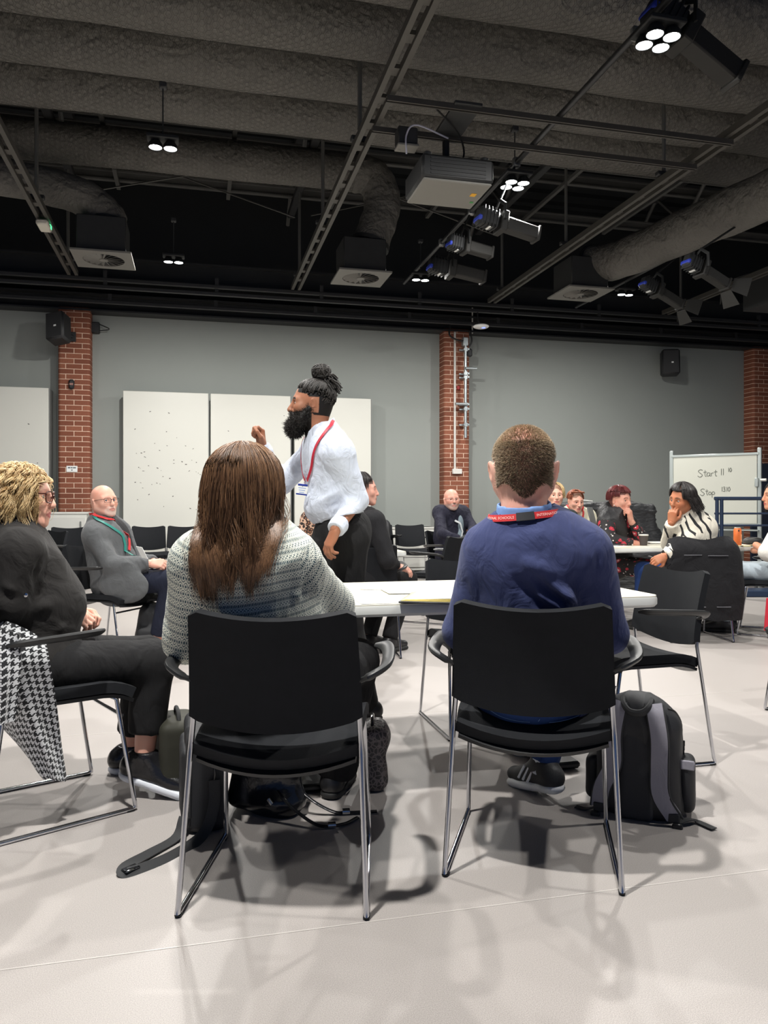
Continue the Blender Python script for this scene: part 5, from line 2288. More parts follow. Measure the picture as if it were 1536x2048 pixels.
col = t.mix(dk, srgb(232, 234, 220), srgb(38, 72, 84))
nz = t.noise(t.coord('Object', (9, 9, 5)), 1.6, 3, .5, 1.2)
t.set(color=col, rough=.6, sheen=.15)
t.bump(nz, .3, .03)
blouse_m = t.m
s = SDF()
torso(s, J, **shw, t=.02, sh=.062, bust=1.0)
arms(s, J, .074, .074, .04)
mF, rtW, fwW, upW = frame(J)
s.cone(J['neck'] + upW * .035, J['neck'] + upW * .12, .058, .055, k=.004, mode='sub')
blouse = s
lines = []
for (x0, y0, x1, y1, dd, w, dp) in ((372, 1210, 440, 1232, 2.08, .014, .012), (360, 1195, 430, 1200, 2.08, .012, -.008), (610, 1130, 608, 1210, 2.16, .012, -.012), (622, 1140, 640, 1200, 2.2, .012, .008),
                                    (400, 1130, 402, 1210, 2.08, .014, -.012), (430, 1225, 560, 1238, 2.1, .012, .008), (520, 1120, 560, 1215, 2.1, .018, .006), (470, 1130, 455, 1220, 2.1, .016, -.006),
                                    (560, 1180, 630, 1205, 2.15, .012, .008), (350, 1240, 385, 1275, 2.1, .012, .01), (640, 1170, 690, 1190, 2.4, .012, .007)):
    lines.append((ray(x0, y0, dd), ray(x1, y1, dd), w, dp))
blob('blouse', s, .0075, blouse_m, P.root, 2, dict(amp=.009, freq=17, seed=5, stretch=(1, 1, .8)), lines,
     uv=[(J['pelvis'], J['neck'], .15, .215), (J['shL'], J['elL'], .07), (J['elL'], J['wrL'], .055), (J['shR'], J['elR'], .07), (J['elR'], J['wrR'], .055)])
q = SDF()
cb = J['neck'] + upW * -.02
q.cone(cb, cb + upW * .05, .073, .064, k=.005)
q.cut(cb + upW * .055, upW, A3(cb) - .2, A3(cb) + .2)
q.cone(cb + upW * .03, cb + upW * .14, .058, .055, k=.003, mode='sub')
blob('blouse_collar', q, .0055, blouse_m, P.root, 1, uv=[(cb, cb + upW * .1, .07)])
blk_tr = cloth('black_trouser', (.012, .012, .013), .85, .2, .35, 900)
s = SDF()
s.ell(J['pelvis'], (.17, .14, .12), rot=mF, k=.04)
legs(s, J, .092, .078, .075, hem=.0, flare=1.15)
blob('trousers', s, .009, blk_tr, P.root, 2, dict(amp=.007, freq=14, seed=9))
for a in 'LR':
    shoe(P.root, J, a, M('shoe_black', (.016, .016, .018), .4), M('sole_dark', (.02, .02, .02), .7), 'shoe')
# hair
brown = hair_mat('brown_hair', srgb(62, 42, 31), srgb(150, 112, 80), .4, .45)


def lerp_tab(p, tab):
    return float(np.interp(p, [a for a, b in tab], [b for a, b in tab]))


LEN = [(60, .23), (120, .245), (150, .25), (185, .28), (215, .30), (270, .27), (300, .25)]
DRX = [(60, -.01), (130, .0), (160, -.01), (200, -.02), (235, .0), (270, .04), (300, .065)]


def hang_long(p, g):
    return max(.05, lerp_tab(p, LEN) + g.normal(0, .022))


def drift_long(p, u):
    """tails gather to the left of the back; right-hand locks fall over the shoulder"""
    return np.array(W(lerp_tab(p, DRX), -.02, 0)) * u


hsdf = SDF()
hsdf.ops = list(blouse.ops)
P.flow(5200, lambda g: g.uniform(58, 302), lambda g: g.uniform(0, 66), lambda p: 98, hang_long, brown, .0009, .030, .006, 8, 21, 17, hsdf, 70, .015, drift=drift_long, clump_pull=.8)
P.flow(1900, lambda g: g.uniform(40, 320), lambda g: g.uniform(0, 34), lambda p: 100, lambda p, g: max(.04, hang_long(p, g) * g.uniform(.6, 1)), brown, .0009, .027, .010, 9, 22, 17, hsdf, 40, .0, drift=drift_long, clump_pull=1.1)
P.flow(50, lambda g: g.uniform(58, 302), lambda g: g.uniform(0, 40), lambda p: 98, lambda p, g: hang_long(p, g) * .95, brown, .0006, .024, .03, 7, 23, 20, hsdf, 0, -.02)
sc_ = SDF().ell((0, -.016, .03), (.077, .096, .083), k=.03)
sc_.ell((0, -.045, -.05), (.075, .068, .08), k=.05)
sc_.ell((0, .09, -.04), (.075, .07, .1), k=.02, mode='sub')
v, f = sc_.mesh(.006, 1)
A = np.array(P.Hm)
raw('hair_base', v @ A[:3, :3].T + A[:3, 3], f, M('hair_base_brown', srgb(46, 30, 22), .6), P.root, off=P.root.location)

# ===== blonde curly woman in black at the left edge
J = seated_joints(-1.217, 2.80, -51, .95)
J.update(pelvis=ray(72, 1318, 2.80), mid=ray(70, 1205, 2.80), chest=ray(30, 1128, 2.78), neck=ray(30, 1066, 2.78),
         shR=ray(38, 1104, 2.62), shL=ray(44, 1102, 2.98), elR=ray(14, 1208, 2.60), elL=ray(110, 1205, 3.0), wrR=ray(126, 1230, 2.90), wrL=ray(146, 1220, 3.0))
J['hipR'], J['hipL'] = ray(90, 1338, 2.72), ray(115, 1320, 2.95)
J['knR'], J['knL'] = ray(305, 1325, 2.95), ray(292, 1315, 3.12)
J['anR'], J['anL'] = ray(288, 1520, 2.90), ray(262, 1500, 3.16)
J['toR'], J['toL'] = J['anR'] + W(.2, -.02, -.09), J['anL'] + W(.2, .05, -.09)
J['heelR'] = .055
P = Person('woman with curly blonde hair and glasses in black, sitting at the left edge', J, SK_PALE)
P.head(ray(46, 992, 2.78), -80, -2, 0, .96, {'neck_r': .05, 'fem': 1, 'iris': 'blue'})
for a in 'LR':
    P.hand(a, W(.9, .05, -.12), W(-.1, -.6, .8) if a == 'R' else W(0, .3, .9), curl=(.75, .9, .6), thumb=.6, vox=.004, sc=.93)
shb = dict(ch=(.165, .13), be=(.165, .14), hp=(.18, .15))
P.body(shape=shb, leg_r=(.07, .058, .036), brow=False)
black_top = cloth('black_linen', (.019, .0175, .017), .8, .15, .45, 800, (6, 6, 5), .05)
s = SDF()
torso(s, J, **shb, t=.018, sh=.06, bust=.85)
arms(s, J, .078, .066, .05, over=.1)
mF, rtB, fwB, upB = frame(J)
s.ell(J['mid'] + fwB * .02 - upB * .02, (.14, .15, .12), rot=mF, k=.05)
lines = []
for (x0, y0, x1, y1, dd, w, dp) in ((60, 1165, 160, 1150, 2.65, .018, .012), (75, 1190, 165, 1185, 2.65, .016, -.010), (60, 1215, 168, 1205, 2.65, .018, .014), (70, 1240, 170, 1222, 2.65, .014, -.012),
                                    (5, 1165, 30, 1185, 2.55, .012, .01), (0, 1180, 30, 1200, 2.55, .012, -.01), (70, 1100, 78, 1190, 2.6, .015, -.014), (30, 1110, 62, 1170, 2.55, .016, .006), (90, 1260, 170, 1250, 2.7, .015, .01)):
    lines.append((ray(x0, y0, dd), ray(x1, y1, dd), w, dp))
blob('black_top', s, .008, black_top, P.root, 2, dict(amp=.012, freq=13, seed=31, stretch=(1, 1, 1.1)), lines)
MB().lathe([(.007, 0), (.007, .003), (.004, .004)], ray(52, 1190, 2.535), 12, (R(90), 0, -TH)).build('sleeve_button', chrome, P.root, off=P.root.location)
s = SDF()
s.ell(J['pelvis'] - Vector((0, 0, .01)), (.17, .155, .12), rot=mF, k=.05)
J2 = dict(J)
J2['anR'], J2['anL'] = J['anR'].lerp(J['knR'], .27), J['anL'].lerp(J['knL'], .2)
legs(s, J2, .1, .084, .068)
lines = [(ray(190 + 26 * i, 1288, 2.85), ray(170 + 24 * i, 1345, 2.82), .008, .006) for i in range(5)] + [(ray(270, 1385, 2.88), ray(330, 1372, 2.9), .01, .007)]
blob('black_trousers', s, .008, blk_tr, P.root, 2, dict(amp=.006, freq=18, seed=8), lines)
pat_m = M('patent_black', (.014, .014, .016), .22, spec=.6, bump=.25, bscale=90, bdist=.005)
sole_b = M('sole_pale', srgb(228, 232, 240), .45)
for a in 'RL':
    shoe(P.root, J, a, pat_m, sole_b, 'trainer', sole=.042, L=.275)
lb = MB()
for i in range(6):
    c = J['anR'] + W(.042 + .017 * i, -.028, -.006 - .016 * i)
    lb.ell(c, (.005, .005, .005), 8, 6)
    lb.tube([c, c + W(.01, .035, .008)], .003, 5)
lb.build('lace', M('lace_silver', (.3, .3, .3), .3, .5), P.root, off=P.root.location)
tort = M('tortoise_frame', srgb(70, 34, 26), .3)
glasses(P.root, P.Hm, tort, .052, .042, r=.0026)
blond = hair_mat('blonde_hair', srgb(160, 124, 78), srgb(238, 212, 162), .42, .45)
def curls(P, nl, per, mat, seed=41):
    """wavy locks: bundles of fine strands that swing out from the scalp and tumble down in loose coils"""
    g = np.random.default_rng(seed)
    K = 22
    out, tint = [], []
    A = np.array(P.Hm)
    c = np.array((0, -.016, .034))
    for i in range(nl):
        a = R(g.uniform(24, 336))
        ps = R(g.uniform(2, 92))
        if abs(math.degrees(a) - 180) > 122 and ps > R(58):
            ps = R(g.uniform(20, 58))
        dr = np.array((math.sin(ps) * math.sin(a), math.sin(ps) * math.cos(a), math.cos(ps)))
        root = c + dr * np.array((.08, .1, .086))
        flat_ = np.array((math.sin(a), math.cos(a), 0))
        L = g.uniform(.13, .20) + .035 * (1 - ps)
        ph, ph2, tn = g.uniform(0, 6.28), g.uniform(0, 6.28), g.uniform(1.3, 2.3)
        amp = g.uniform(.006, .013)
        t = np.linspace(0, 1, K)
        grow = 1 - np.exp(-t * 4.5)
        ctr = root + dr * (.034 * grow)[:, None] + flat_ * (.022 * np.sin(t * 2.2))[:, None] + np.array((0, 0, -1.0)) * (L * t ** 1.35)[:, None]
        side = np.cross(flat_, (0, 0, 1))
        env = np.minimum(1, t * 3.5) * amp
        ctr = ctr + side * (np.sin(ph + t * tn * 6.28) * env)[:, None] + flat_ * (np.cos(ph + t * tn * 6.28) * env)[:, None]
        base_t = np.clip(g.normal(.55, .24), 0, 1)
        for k in range(per):
            o = g.normal(size=3) * .0055
            w = np.sin(t * g.uniform(5, 9) + g.uniform(0, 6)) * .0024
            out.append(ctr + o * (.35 + t)[:, None] + side * w[:, None])
            tint.append(np.clip(base_t + g.normal(0, .1), 0, 1))
    pts = np.array(out)
    # keep off the face
    x, y, z = pts[..., 0], pts[..., 1], pts[..., 2]
    face = (y > .06) & (np.abs(x) < .085) & (z < .055)
    pts[..., 1] = np.where(face, .06 + .25 * (y - .06), y)
    pts[..., 0] = np.where(face, np.sign(x) * np.maximum(np.abs(x), .07), x)
    pts = pts @ A[:3, :3].T + A[:3, 3]
    return strands('hair', pts, np.linspace(1, .5, K) * .00105, mat, P.root, 3, tint)


curls(P, 380, 14, blond)
sc_ = SDF().ell((0, -.02, .03), (.092, .104, .09), k=.03)
sc_.ell((0, -.045, -.03), (.085, .075, .085), k=.05)
sc_.ell((0, .1, -.04), (.09, .075, .1), k=.02, mode='sub')
v, f = sc_.mesh(.007, 1)
A = np.array(P.Hm)
raw('hair_base', v @ A[:3, :3].T + A[:3, 3], f, M('hair_base_blonde', srgb(150, 116, 74), .6), P.root, off=P.root.location)
# ---------------------------------------------------------------- the standing speaker
lan_cr = M('lanyard_crimson', srgb(178, 34, 54), .5)
SK_SP = skin_mat('skin_speaker', srgb(156, 108, 84), srgb(16, 13, 12), srgb(120, 64, 56), (1.08, .96, .9))
J = dict(pelvis=ray(686, 1068, 3.92), mid=ray(666, 985, 3.92), chest=ray(656, 922, 3.92), neck=ray(648, 868, 3.93),
         shL=ray(680, 908, 3.74), shR=ray(634, 895, 4.10), elL=ray(714, 1000, 3.80), elR=ray(562, 968, 4.14), wrL=ray(672, 1058, 3.64), wrR=ray(524, 894, 4.08),
         hipL=ray(695, 1085, 3.83), hipR=ray(672, 1085, 4.02), knL=ray(690, 1240, 3.86), knR=ray(655, 1225, 4.06), anL=ray(730, 1402, 3.9), anR=ray(668, 1400, 4.1))
J['toL'], J['toR'] = J['anL'] + W(-.16, 0, -.06), J['anR'] + W(-.16, 0, -.06)
P = Person('bearded man standing in a white shirt with hair tied up, gesturing with his fist', J, SK_SP)


def sp_stub(x, y, z):
    top = (z > .045 + .25 * np.maximum(y - .03, 0)) & (y < .068)
    back = (y < .012) & (z > -.06 + .6 * np.maximum(y + .02, 0)) & ~((x > .066) & (y > -.036) & (z < .026))
    fade = (z > .0) & (z <= .05) & (y < .05) & (y > -.04) & (x > .05)
    beard = (z < -.045 + .0) & (y > -.005) | ((z < -.02) & (y > .0) & (y < .035) & (x > .04))
    mous = (np.abs(z + .05) < .006) & (x < .03) & (y > .06)
    ear = (np.abs(x) > .066) & (y > -.04) & (y < .016) & (z < .03) & (z > -.05)
    return np.where(ear, 0.0, 1.0) * np.where(top | back, 1.0, np.where(beard | mous, .9, np.where(fade, .6, 0.0)))


P.head(ray(623, 809, 3.92), 93, 2, 0, 1.0, {'neck_r': .06, 'open': .014, 'gaze': (0, -.5), 'nose': 1.06}, vox=.0036)
# raised fist (right hand, far side) and hanging left hand
hm = hand_mesh(1, per=[(.9, 1.3, .8), (1.15, 1.5, .9), (1.25, 1.5, .9), (1.3, 1.5, .9)], thumb=.75, vox=.0036)
P.pieces.append(place_hand(hm, J['wrR'], W(-.10, -.05, 1), W(.75, .55, .1)))
hm = hand_mesh(-1, per=[(.25, .5, .3), (.35, .6, .4), (.45, .7, .4), (.6, .8, .5)], thumb=.25, spread=.07, vox=.0036)
P.pieces.append(place_hand(hm, J['wrL'], W(-.42, .05, -.9), W(-.75, -.5, .45)))
shs = dict(ch=(.18, .108), be=(.165, .112), hp=(.175, .125))
P.body(stub=sp_stub, shape=shs, t=-.015, stub_amt=1.7)
white = NT('white_shirt')
vv = white.coord('Object', (10, 10, 6))
white.set(color=srgb(203, 211, 226), rough=.65, sheen=.1, spec=.3)
white.bump(white.noise(vv, 1.8, 3, .5, 1.4), .4, .03)
white = white.m
s = SDF()
torso(s, J, **shs, t=.018, sh=.062)
arms(s, J, .07, .058, .042, over=.01)
mF, rtS, fwS, upS = frame(J)
s.cone(J['neck'] + upS * .03, J['neck'] + upS * .1, .066, .062, k=.004, mode='sub')
hem = J['pelvis'] + upS * .085
s.cut(hem, -upS, A3(hem) - .3, A3(hem) + .12)
s.ell(J['mid'] + fwS * .06 - upS * .06, (.13, .1, .08), rot=mF, k=.05)
lines = []
for (x0, y0, x1, y1, dd, w, dp) in ((640, 900, 712, 915, 3.62, .018, .014), (650, 912, 720, 926, 3.62, .014, -.012), (650, 925, 700, 935, 3.62, .014, .010), (690, 930, 668, 985, 3.66, .014, -.014),
                                    (625, 1010, 690, 975, 3.75, .016, .012), (640, 1025, 690, 1000, 3.75, .014, -.008), (680, 1020, 715, 1010, 3.62, .01, .010), (672, 1030, 715, 1025, 3.62, .009, -.009), (690, 1040, 725, 1028, 3.62, .009, .009),
                                    (570, 930, 600, 950, 4.0, .014, .012), (545, 915, 560, 960, 4.05, .012, -.01), (560, 960, 600, 945, 4.0, .012, -.010), (725, 960, 745, 1000, 3.65, .012, .008), (640, 960, 660, 880, 3.75, .014, .008)):
    lines.append((ray(x0, y0, dd), ray(x1, y1, dd), w, dp))
shirt = s
blob('white_shirt', s, .008, white, P.root, 2, dict(amp=.012, freq=18, seed=17), lines)
# cuffs and collar
for a in 'LR':
    q = SDF()
    d = (J['wr' + a] - J['el' + a]).normalized()
    w = J['wr' + a]
    q.cone(w - d * .03, w + d * .006, .047, .043, k=.004, capb=True)
    blob('shirt_cuff', q, .005, white, P.root, 1)
q = SDF()
cb = J['neck'] - upS * .02
q.cone(cb, cb + upS * .075, .078, .069, k=.005)
q.cut(cb + upS * .07, upS + fwS * .45, A3(cb) - .2, A3(cb) + .2)
q.cone(cb + upS * .035, cb + upS * .16, .063, .062, k=.003, mode='sub')
blob('shirt_collar', q, .005, white, P.root, 1)
# trousers
s = SDF()
s.ell(J['pelvis'] + upS * .01, (.185, .145, .14), rot=mF, k=.04)
s.cone(J['hipL'], J['knL'], .105, .085, k=.04)
s.cone(J['knL'], J['anL'], .085, .07, k=.03)
s.cone(J['hipR'], J['knR'], .105, .085, k=.04)
s.cone(J['knR'], J['anR'], .085, .07, k=.03)
s.ell(ray(640, 1092, 3.88), (.07, .07, .05), k=.05)
s.cut(J['pelvis'] + upS * .1, upS, A3(J['pelvis']) - .3, A3(J['pelvis']) + .3)
blob('black_trousers', s, .009, blk_tr, P.root, 2, dict(amp=.01, freq=13, seed=3))
for a in 'LR':
    shoe(P.root, J, a, M('shoe_black', (.016, .016, .018), .4), M('sole_dark', (.02, .02, .02), .7), 'shoe')
# beard: implicit mass with fuzz
A = np.array(P.Hm)
q = SDF()
q.ell((0, .075, -.112), (.05, .05, .062), rot=Euler((R(25), 0, 0)), k=.03)
for x in (-1, 1):
    q.cone((x * .066, .004, -.03), (x * .05, .05, -.085), .017, .032, k=.03)
    q.cone((x * .02, .1, -.0515), (x * .04, .08, -.066), .0075, .011, k=.01)
q.ell((0, .107, -.071), (.02, .02, .011), k=.008, mode='sub')
v, f = q.mesh(.005, 1)
g = np.random.default_rng(4)
v = v + normals(v, f) * g.uniform(-.0015, .0025, size=(len(v), 1))
bm_ = hair_mat('black_coil_hair', (.008, .007, .006), (.035, .03, .027), .6, .4)
raw('beard', v @ A[:3, :3].T + A[:3, 3], f, bm_, P.root, off=P.root.location)
fc = v[f].mean(1)
idx = g.integers(0, len(f), 5000)
nr = normals(v, f)[f[idx, 0]]
p = fc[idx]
d = nr + g.normal(size=p.shape) * .6
pts = np.stack([p, p + d * .005, p + d * .009 + g.normal(size=p.shape) * .002], 1) @ A[:3, :3].T + A[:3, 3]
strands('beard_fuzz', pts, np.array([1, .9, .5]) * .0008, bm_, P.root, 3, g.uniform(0, 1, len(p)))
# locks swept up into a knot
tie = np.array((0, -.062, .135))
N, K = 380, 14
loc = np.zeros((N, K, 3))
for i in range(N):
    th = g.uniform(-3.14, 3.14)
    if abs(th) < .8:
        ps = R(g.uniform(50, 60))
    else:
        ps = R(g.uniform(58, 80 if abs(th) < 1.25 else (92 if abs(th) < 1.95 else 124)))
    a = th
    c0 = np.array((0, -.014, .036))
    st = c0 + np.array((.077 * math.sin(ps) * math.sin(a), .098 * math.sin(ps) * math.cos(a), .083 * math.cos(ps)))
    for k in range(K):
        t = k / (K - 1)
        m = st * (1 - t) + tie * t
        dv = m - c0
        r_ = np.linalg.norm(dv / np.array((.085, .106, .091)))
        lim = .93 + .1 * min(1, t * 4)
        if r_ < lim:
            m = c0 + dv / r_ * lim
        m = m + np.array((math.sin(k * 2.2 + i) * .0022, 0, math.cos(k * 2.0 + i) * .0022))
        loc[i, k] = m
strands('hair_locks', loc @ A[:3, :3].T + A[:3, 3], np.array([.6] + [1] * (K - 2) + [1]) * .0046, bm_, P.root, 6, g.uniform(0, .9, N))
# knot on top and the loose ends behind it
N2 = 210
kn = np.zeros((N2, 12, 3))
for i in range(N2):
    ax = g.normal(size=3)
    ax /= np.linalg.norm(ax)
    u = np.cross(ax, (0.3, .5, .8))
    u /= np.linalg.norm(u)
    w = np.cross(ax, u)
    a0, sp_ = g.uniform(0, 6.28), g.uniform(1.6, 3.2)
    rr_ = g.uniform(.6, 1)
    for k in range(12):
        an = a0 + sp_ * k / 11
        kn[i, k] = np.array((0, -.045, .165)) + (u * math.cos(an) + w * math.sin(an)) * np.array((.047, .05, .043)) * rr_ + ax * .012
strands('hair_knot', kn @ A[:3, :3].T + A[:3, 3], .0048, bm_, P.root, 6, g.uniform(0, .8, N2))
N3 = 100
en = np.zeros((N3, 10, 3))
for i in range(N3):
    d = np.array((g.normal(0, .45), -1.0, g.normal(.05, .4)))
    d /= np.linalg.norm(d)
    L = g.uniform(.035, .075)
    o = tie + g.normal(size=3) * .016
    for k in range(10):
        t = k / 9
        en[i, k] = o + d * L * t + np.array((0, 0, -.045 * t * t)) + np.array((math.sin(k + i), math.cos(k * 1.2 + i), math.sin(k * 1.4 + i))) * .0028
strands('hair_ends', en @ A[:3, :3].T + A[:3, 3], np.linspace(.0055, .004, 10), bm_, P.root, 6, g.uniform(0, .9, N3))
# lanyard and badge
Lp = [ray(666, 842, 3.98), ray(664, 846, 3.83), ray(655, 862, 3.78), ray(645, 880, 3.76), ray(633, 910, 3.78), ray(622, 940, 3.8), ray(612, 962, 3.84)]
P.lanyard(Lp, shirt, .017, lan_cr, off=.006)
Lp = [ray(640, 870, 4.0), ray(622, 905, 4.0), ray(612, 940, 3.95), ray(610, 962, 3.87)]
P.lanyard(Lp, shirt, .017, lan_cr, off=.006)
bc = ray(604, 981, 3.80)
P.badge(bc, W(.97, -.2, -.12), W(.14, 0, .98), .056, .046, lab_m, M('badge_blue', srgb(36, 56, 140), .4), 'badge')
MB().tube([ray(611, 962, 3.83), ray(608, 968, 3.81), ray(605, 974, 3.80)], .004, 6).build('badge_hook', chrome, P.root, off=P.root.location)

# ---------------------------------------------------------------- bald man in the grey blazer
J = seated_joints(-1.97, 5.62, -108)
J.update(pelvis=ray(236, 1166, 5.62), mid=ray(228, 1122, 5.62), chest=ray(218, 1080, 5.62), neck=ray(203, 1044, 5.62),
         shR=ray(190, 1072, 5.44), shL=ray(226, 1068, 5.80), elR=ray(222, 1128, 5.38), elL=ray(268, 1118, 5.86), wrR=ray(301, 1127, 5.46), wrL=ray(308, 1124, 5.66),
         hipR=ray(248, 1168, 5.54), hipL=ray(255, 1164, 5.72), knR=ray(345, 1160, 5.46), knL=ray(352, 1155, 5.66), anR=ray(316, 1270, 5.5), anL=ray(352, 1276, 5.6))
J['toR'], J['toL'] = J['anR'] + W(.14, -.04, -.05), J['anL'] + W(.14, -.04, -.05)
SK_B = skin_mat('skin_ruddy', srgb(224, 172, 152), srgb(206, 194, 184), srgb(192, 134, 122))
P = Person('bald man in a grey blazer with glasses and a white goatee, seated facing right', J, SK_B)
P.head(ray(208, 1003, 5.58), -128, 6, 3, 1.0, {'neck_r': .062, 'jaw': 1.1, 'iris': 'blue', 'gaze': (.3, .1)}, 1.0)
for a, bk in (('R', W(.2, -.7, .6)), ('L', W(.1, .5, .8))):
    P.hand(a, W(.9, -.05, .0) if a == 'R' else W(.8, -.45, -.1), bk, curl=(.8, 1.0, .6), thumb=.6, vox=.0042)
goat = lambda x, y, z: np.where((z < -.06) & (y > .05) & (np.abs(x) < .045), .75, np.where((np.abs(z + .05) < .008) & (np.abs(x) < .03) & (y > .07), .6, np.where((z < -.045) & (y > -.005), .25, 0.)))
shp2 = dict(ch=(.185, .135), be=(.18, .15), hp=(.185, .15))
P.body(stub=goat, shape=shp2, brow=False)
grey_bl = cloth('grey_blazer', srgb(92, 94, 96), .75, .1, .4, 900, (8, 8, 6), .15)
mF, rtK, fwK, upK = frame(J)
s = SDF()
torso(s, J, **shp2, t=.014, sh=.05)
s.cone(J['neck'] + upK * .03, J['neck'] + upK * .1, .064, .06, k=.004, mode='sub')
blob('black_shirt', s, .01, cloth('black_poplin', (.014, .014, .016), .7), P.root, 2)
q = SDF()
cb = J['neck'] - upK * .02
q.cone(cb, cb + upK * .075 + fwK * .012, .076, .072, k=.005)
q.cut(cb + upK * .06, upK - fwK * .3, A3(cb) - .2, A3(cb) + .2)
q.cone(cb + upK * .03, cb + upK * .16, .064, .062, k=.003, mode='sub')
blob('shirt_collar', q, .006, cloth('black_poplin', (.014, .014, .016), .7), P.root, 1)
s = SDF()
torso(s, J, **shp2, t=.032, sh=.068)
arms(s, J, .072, .06, .05, over=.01, k=.018)
s.cone(J['neck'] + upK * .02, J['neck'] + upK * .12, .075, .075, k=.006, mode='sub')
# open front: a wedge down the chest
for i in range(9):
    t_ = i / 8
    c = J['neck'].lerp(J['mid'], t_ * .95) + fwK * (.17 + .03 * t_)
    s.ell(c, (.10 * (1 - t_) + .02, .085, .07), rot=mF, k=.006, mode='sub')
# skirt of the jacket hanging beside the seat
s.ell(ray(248, 1170, 5.38), (.175, .035, .13), rot=Matrix.Rotation(-TH, 3, 'Z') @ Matrix.Rotation(R(8), 3, 'Y'), k=.05)
lines = []
for (x0, y0, x1, y1, dd, w, dp) in ((178, 1075, 215, 1082, 5.3, .02, .012), (180, 1088, 220, 1098, 5.3, .018, -.01), (182, 1100, 222, 1108, 5.3, .016, .01), (225, 1118, 240, 1100, 5.3, .016, -.016), (240, 1128, 285, 1118, 5.35, .014, .01),
                                    (205, 1150, 270, 1140, 5.3, .02, .014), (200, 1170, 260, 1185, 5.3, .018, -.01)):
    lines.append((ray(x0, y0, dd), ray(x1, y1, dd), w, dp))
blazer = s
blob('grey_blazer', s, .01, grey_bl, P.root, 2, dict(amp=.012, freq=13, seed=6), lines)
dk_navy = cloth('dark_navy_trouser', srgb(34, 38, 54), .8, .15, .3)
s = SDF()
s.ell(J['pelvis'], (.175, .14, .12), rot=mF, k=.04)
legs(s, J, .09, .074, .06)
blob('navy_trousers', s, .01, dk_navy, P.root, 2, dict(amp=.008, freq=14, seed=9))
brn = M('brown_leather', srgb(126, 78, 42), .35, var=.2)
for a in 'LR':
    shoe(P.root, J, a, brn, M('sole_brown', srgb(60, 40, 28), .6), 'shoe')
lan_gr = M('lanyard_green', srgb(20, 120, 110), .5)
q = SDF()
q.ops = list(blazer.ops)
base_ = SDF()
torso(base_, J, **shp2, t=.02, sh=.055)
P.lanyard([ray(188, 1032, 5.60), ray(192, 1038, 5.46), ray(207, 1047, 5.44), ray(222, 1056, 5.46), ray(244, 1070, 5.5), ray(258, 1082, 5.48), ray(275, 1090, 5.45)], q, .02, lan_gr, off=.005)
P.lanyard([ray(186, 1026, 5.62), ray(192, 1033, 5.5), ray(214, 1044, 5.5), ray(238, 1050, 5.6), ray(256, 1064, 5.58), ray(278, 1088, 5.5)], q, .022, lan_red, off=.007)
P.badge(ray(284, 1105, 5.33), W(.86, -.5, -.12), W(-.42, -.1, .9), .06, .09, lab_m, None, 'badge')
glasses(P.root, P.Hm, M('black_frame', (.02, .018, .018), .3), .05, .033)

# ---------------------------------------------------------------- people across the room
black_cl = cloth('black_cotton', (.016, .016, .018), .85, .2, .35)


def quick(label, J, sk, hc, hyaw, hpitch, hopt, top_m, leg_m, shape, group=None, stub=None, tops=(.072, .058, .042), tfold=(.011, 14, 1), hscale=.97, bust=0, brow=True, hands='LR', tt=.018, vox=.012, shoes=None, hroll=0, over=.0, neck_sub=.058):
    P = Person(label, J, sk)
    P.head(hc, hyaw, hpitch, hroll, hscale, hopt)
    P.body(stub=stub, shape=shape, brow=brow)
    s = SDF()
    torso(s, J, **shape, t=tt, sh=.06, bust=bust)
    arms(s, J, *tops, over=over)
    m, rt, fw, up = frame(J)
    s.cone(J['neck'] + up * .03, J['neck'] + up * .12, neck_sub, neck_sub, k=.004, mode='sub')
    P.top = s
    blob('top', s, .01, top_m, P.root, 2, dict(amp=tfold[0], freq=tfold[1], seed=tfold[2]))
    s = SDF()
    s.ell(J['pelvis'], (shape['hp'][0] + .005, shape['hp'][1] + .005, .13), rot=m, k=.04)
    legs(s, J, .09, .072, .06)
    blob('trousers', s, vox, leg_m, P.root, 2, dict(amp=.008, freq=14, seed=tfold[2] + 1))
    for a in 'LR':
        shoe(P.root, J, a, shoes or M('shoe_black', (.016, .016, .018), .4), M('sole_dark', (.02, .02, .02), .7), 'shoe')
    return P


def bring(J, a, c, el=None):
    J['wr' + a] = c
    if el is not None:
        J['el' + a] = el


fem = dict(ch=(.16, .115), be=(.15, .12), hp=(.175, .135))
mal = dict(ch=(.185, .13), be=(.175, .14), hp=(.18, .14))
capf = lambda x, y, z: np.where((z > .052) & (y < .075) | (y < -.03) & (z > -.075), 1.0, 0.0)

# dark-haired person in black behind the speaker
J = seated_joints(-.165, 5.66, -40, .97)
J['neck'] = ray(731, 1032, 5.62)
J['wrR'], J['elR'] = ray(792, 1131, 5.62), ray(775, 1120, 5.45)
for a, x in (('L', -.1), ('R', .1)):
    J['an' + a], J['to' + a] = J['L'](x, .2, .1), J['L'](x, .35, .04)
SK_F = skin_mat('skin_fair', srgb(218, 168, 150), srgb(20, 16, 15), srgb(176, 96, 92))
P = Person('dark-haired person in black sitting behind the standing man, face in profile', J, SK_F)
P.head(ray(727, 980, 5.62), -86, 0, 0, .96, {'neck_r': .052, 'fem': 1})
P.hand('R', W(.9, .2, -.3), W(0, -.4, .9), curl=(.4, .5, .3), vox=.0045)
P.body(stub=lambda x, y, z: np.where((z > .045) & (y < .07) | (y < .005) & (z > -.04), 1.0, 0.0), shape=fem)
s = SDF()
torso(s, J, **fem, t=.02, sh=.062)
arms(s, J, .074, .062, .042)
m, rt, fw, up = frame(J)
s.cone(J['neck'] + up * .03, J['neck'] + up * .12, .058, .058, k=.004, mode='sub')
blob('black_top', s, .011, black_cl, P.root, 2, dict(amp=.012, freq=13, seed=2))
s = SDF()
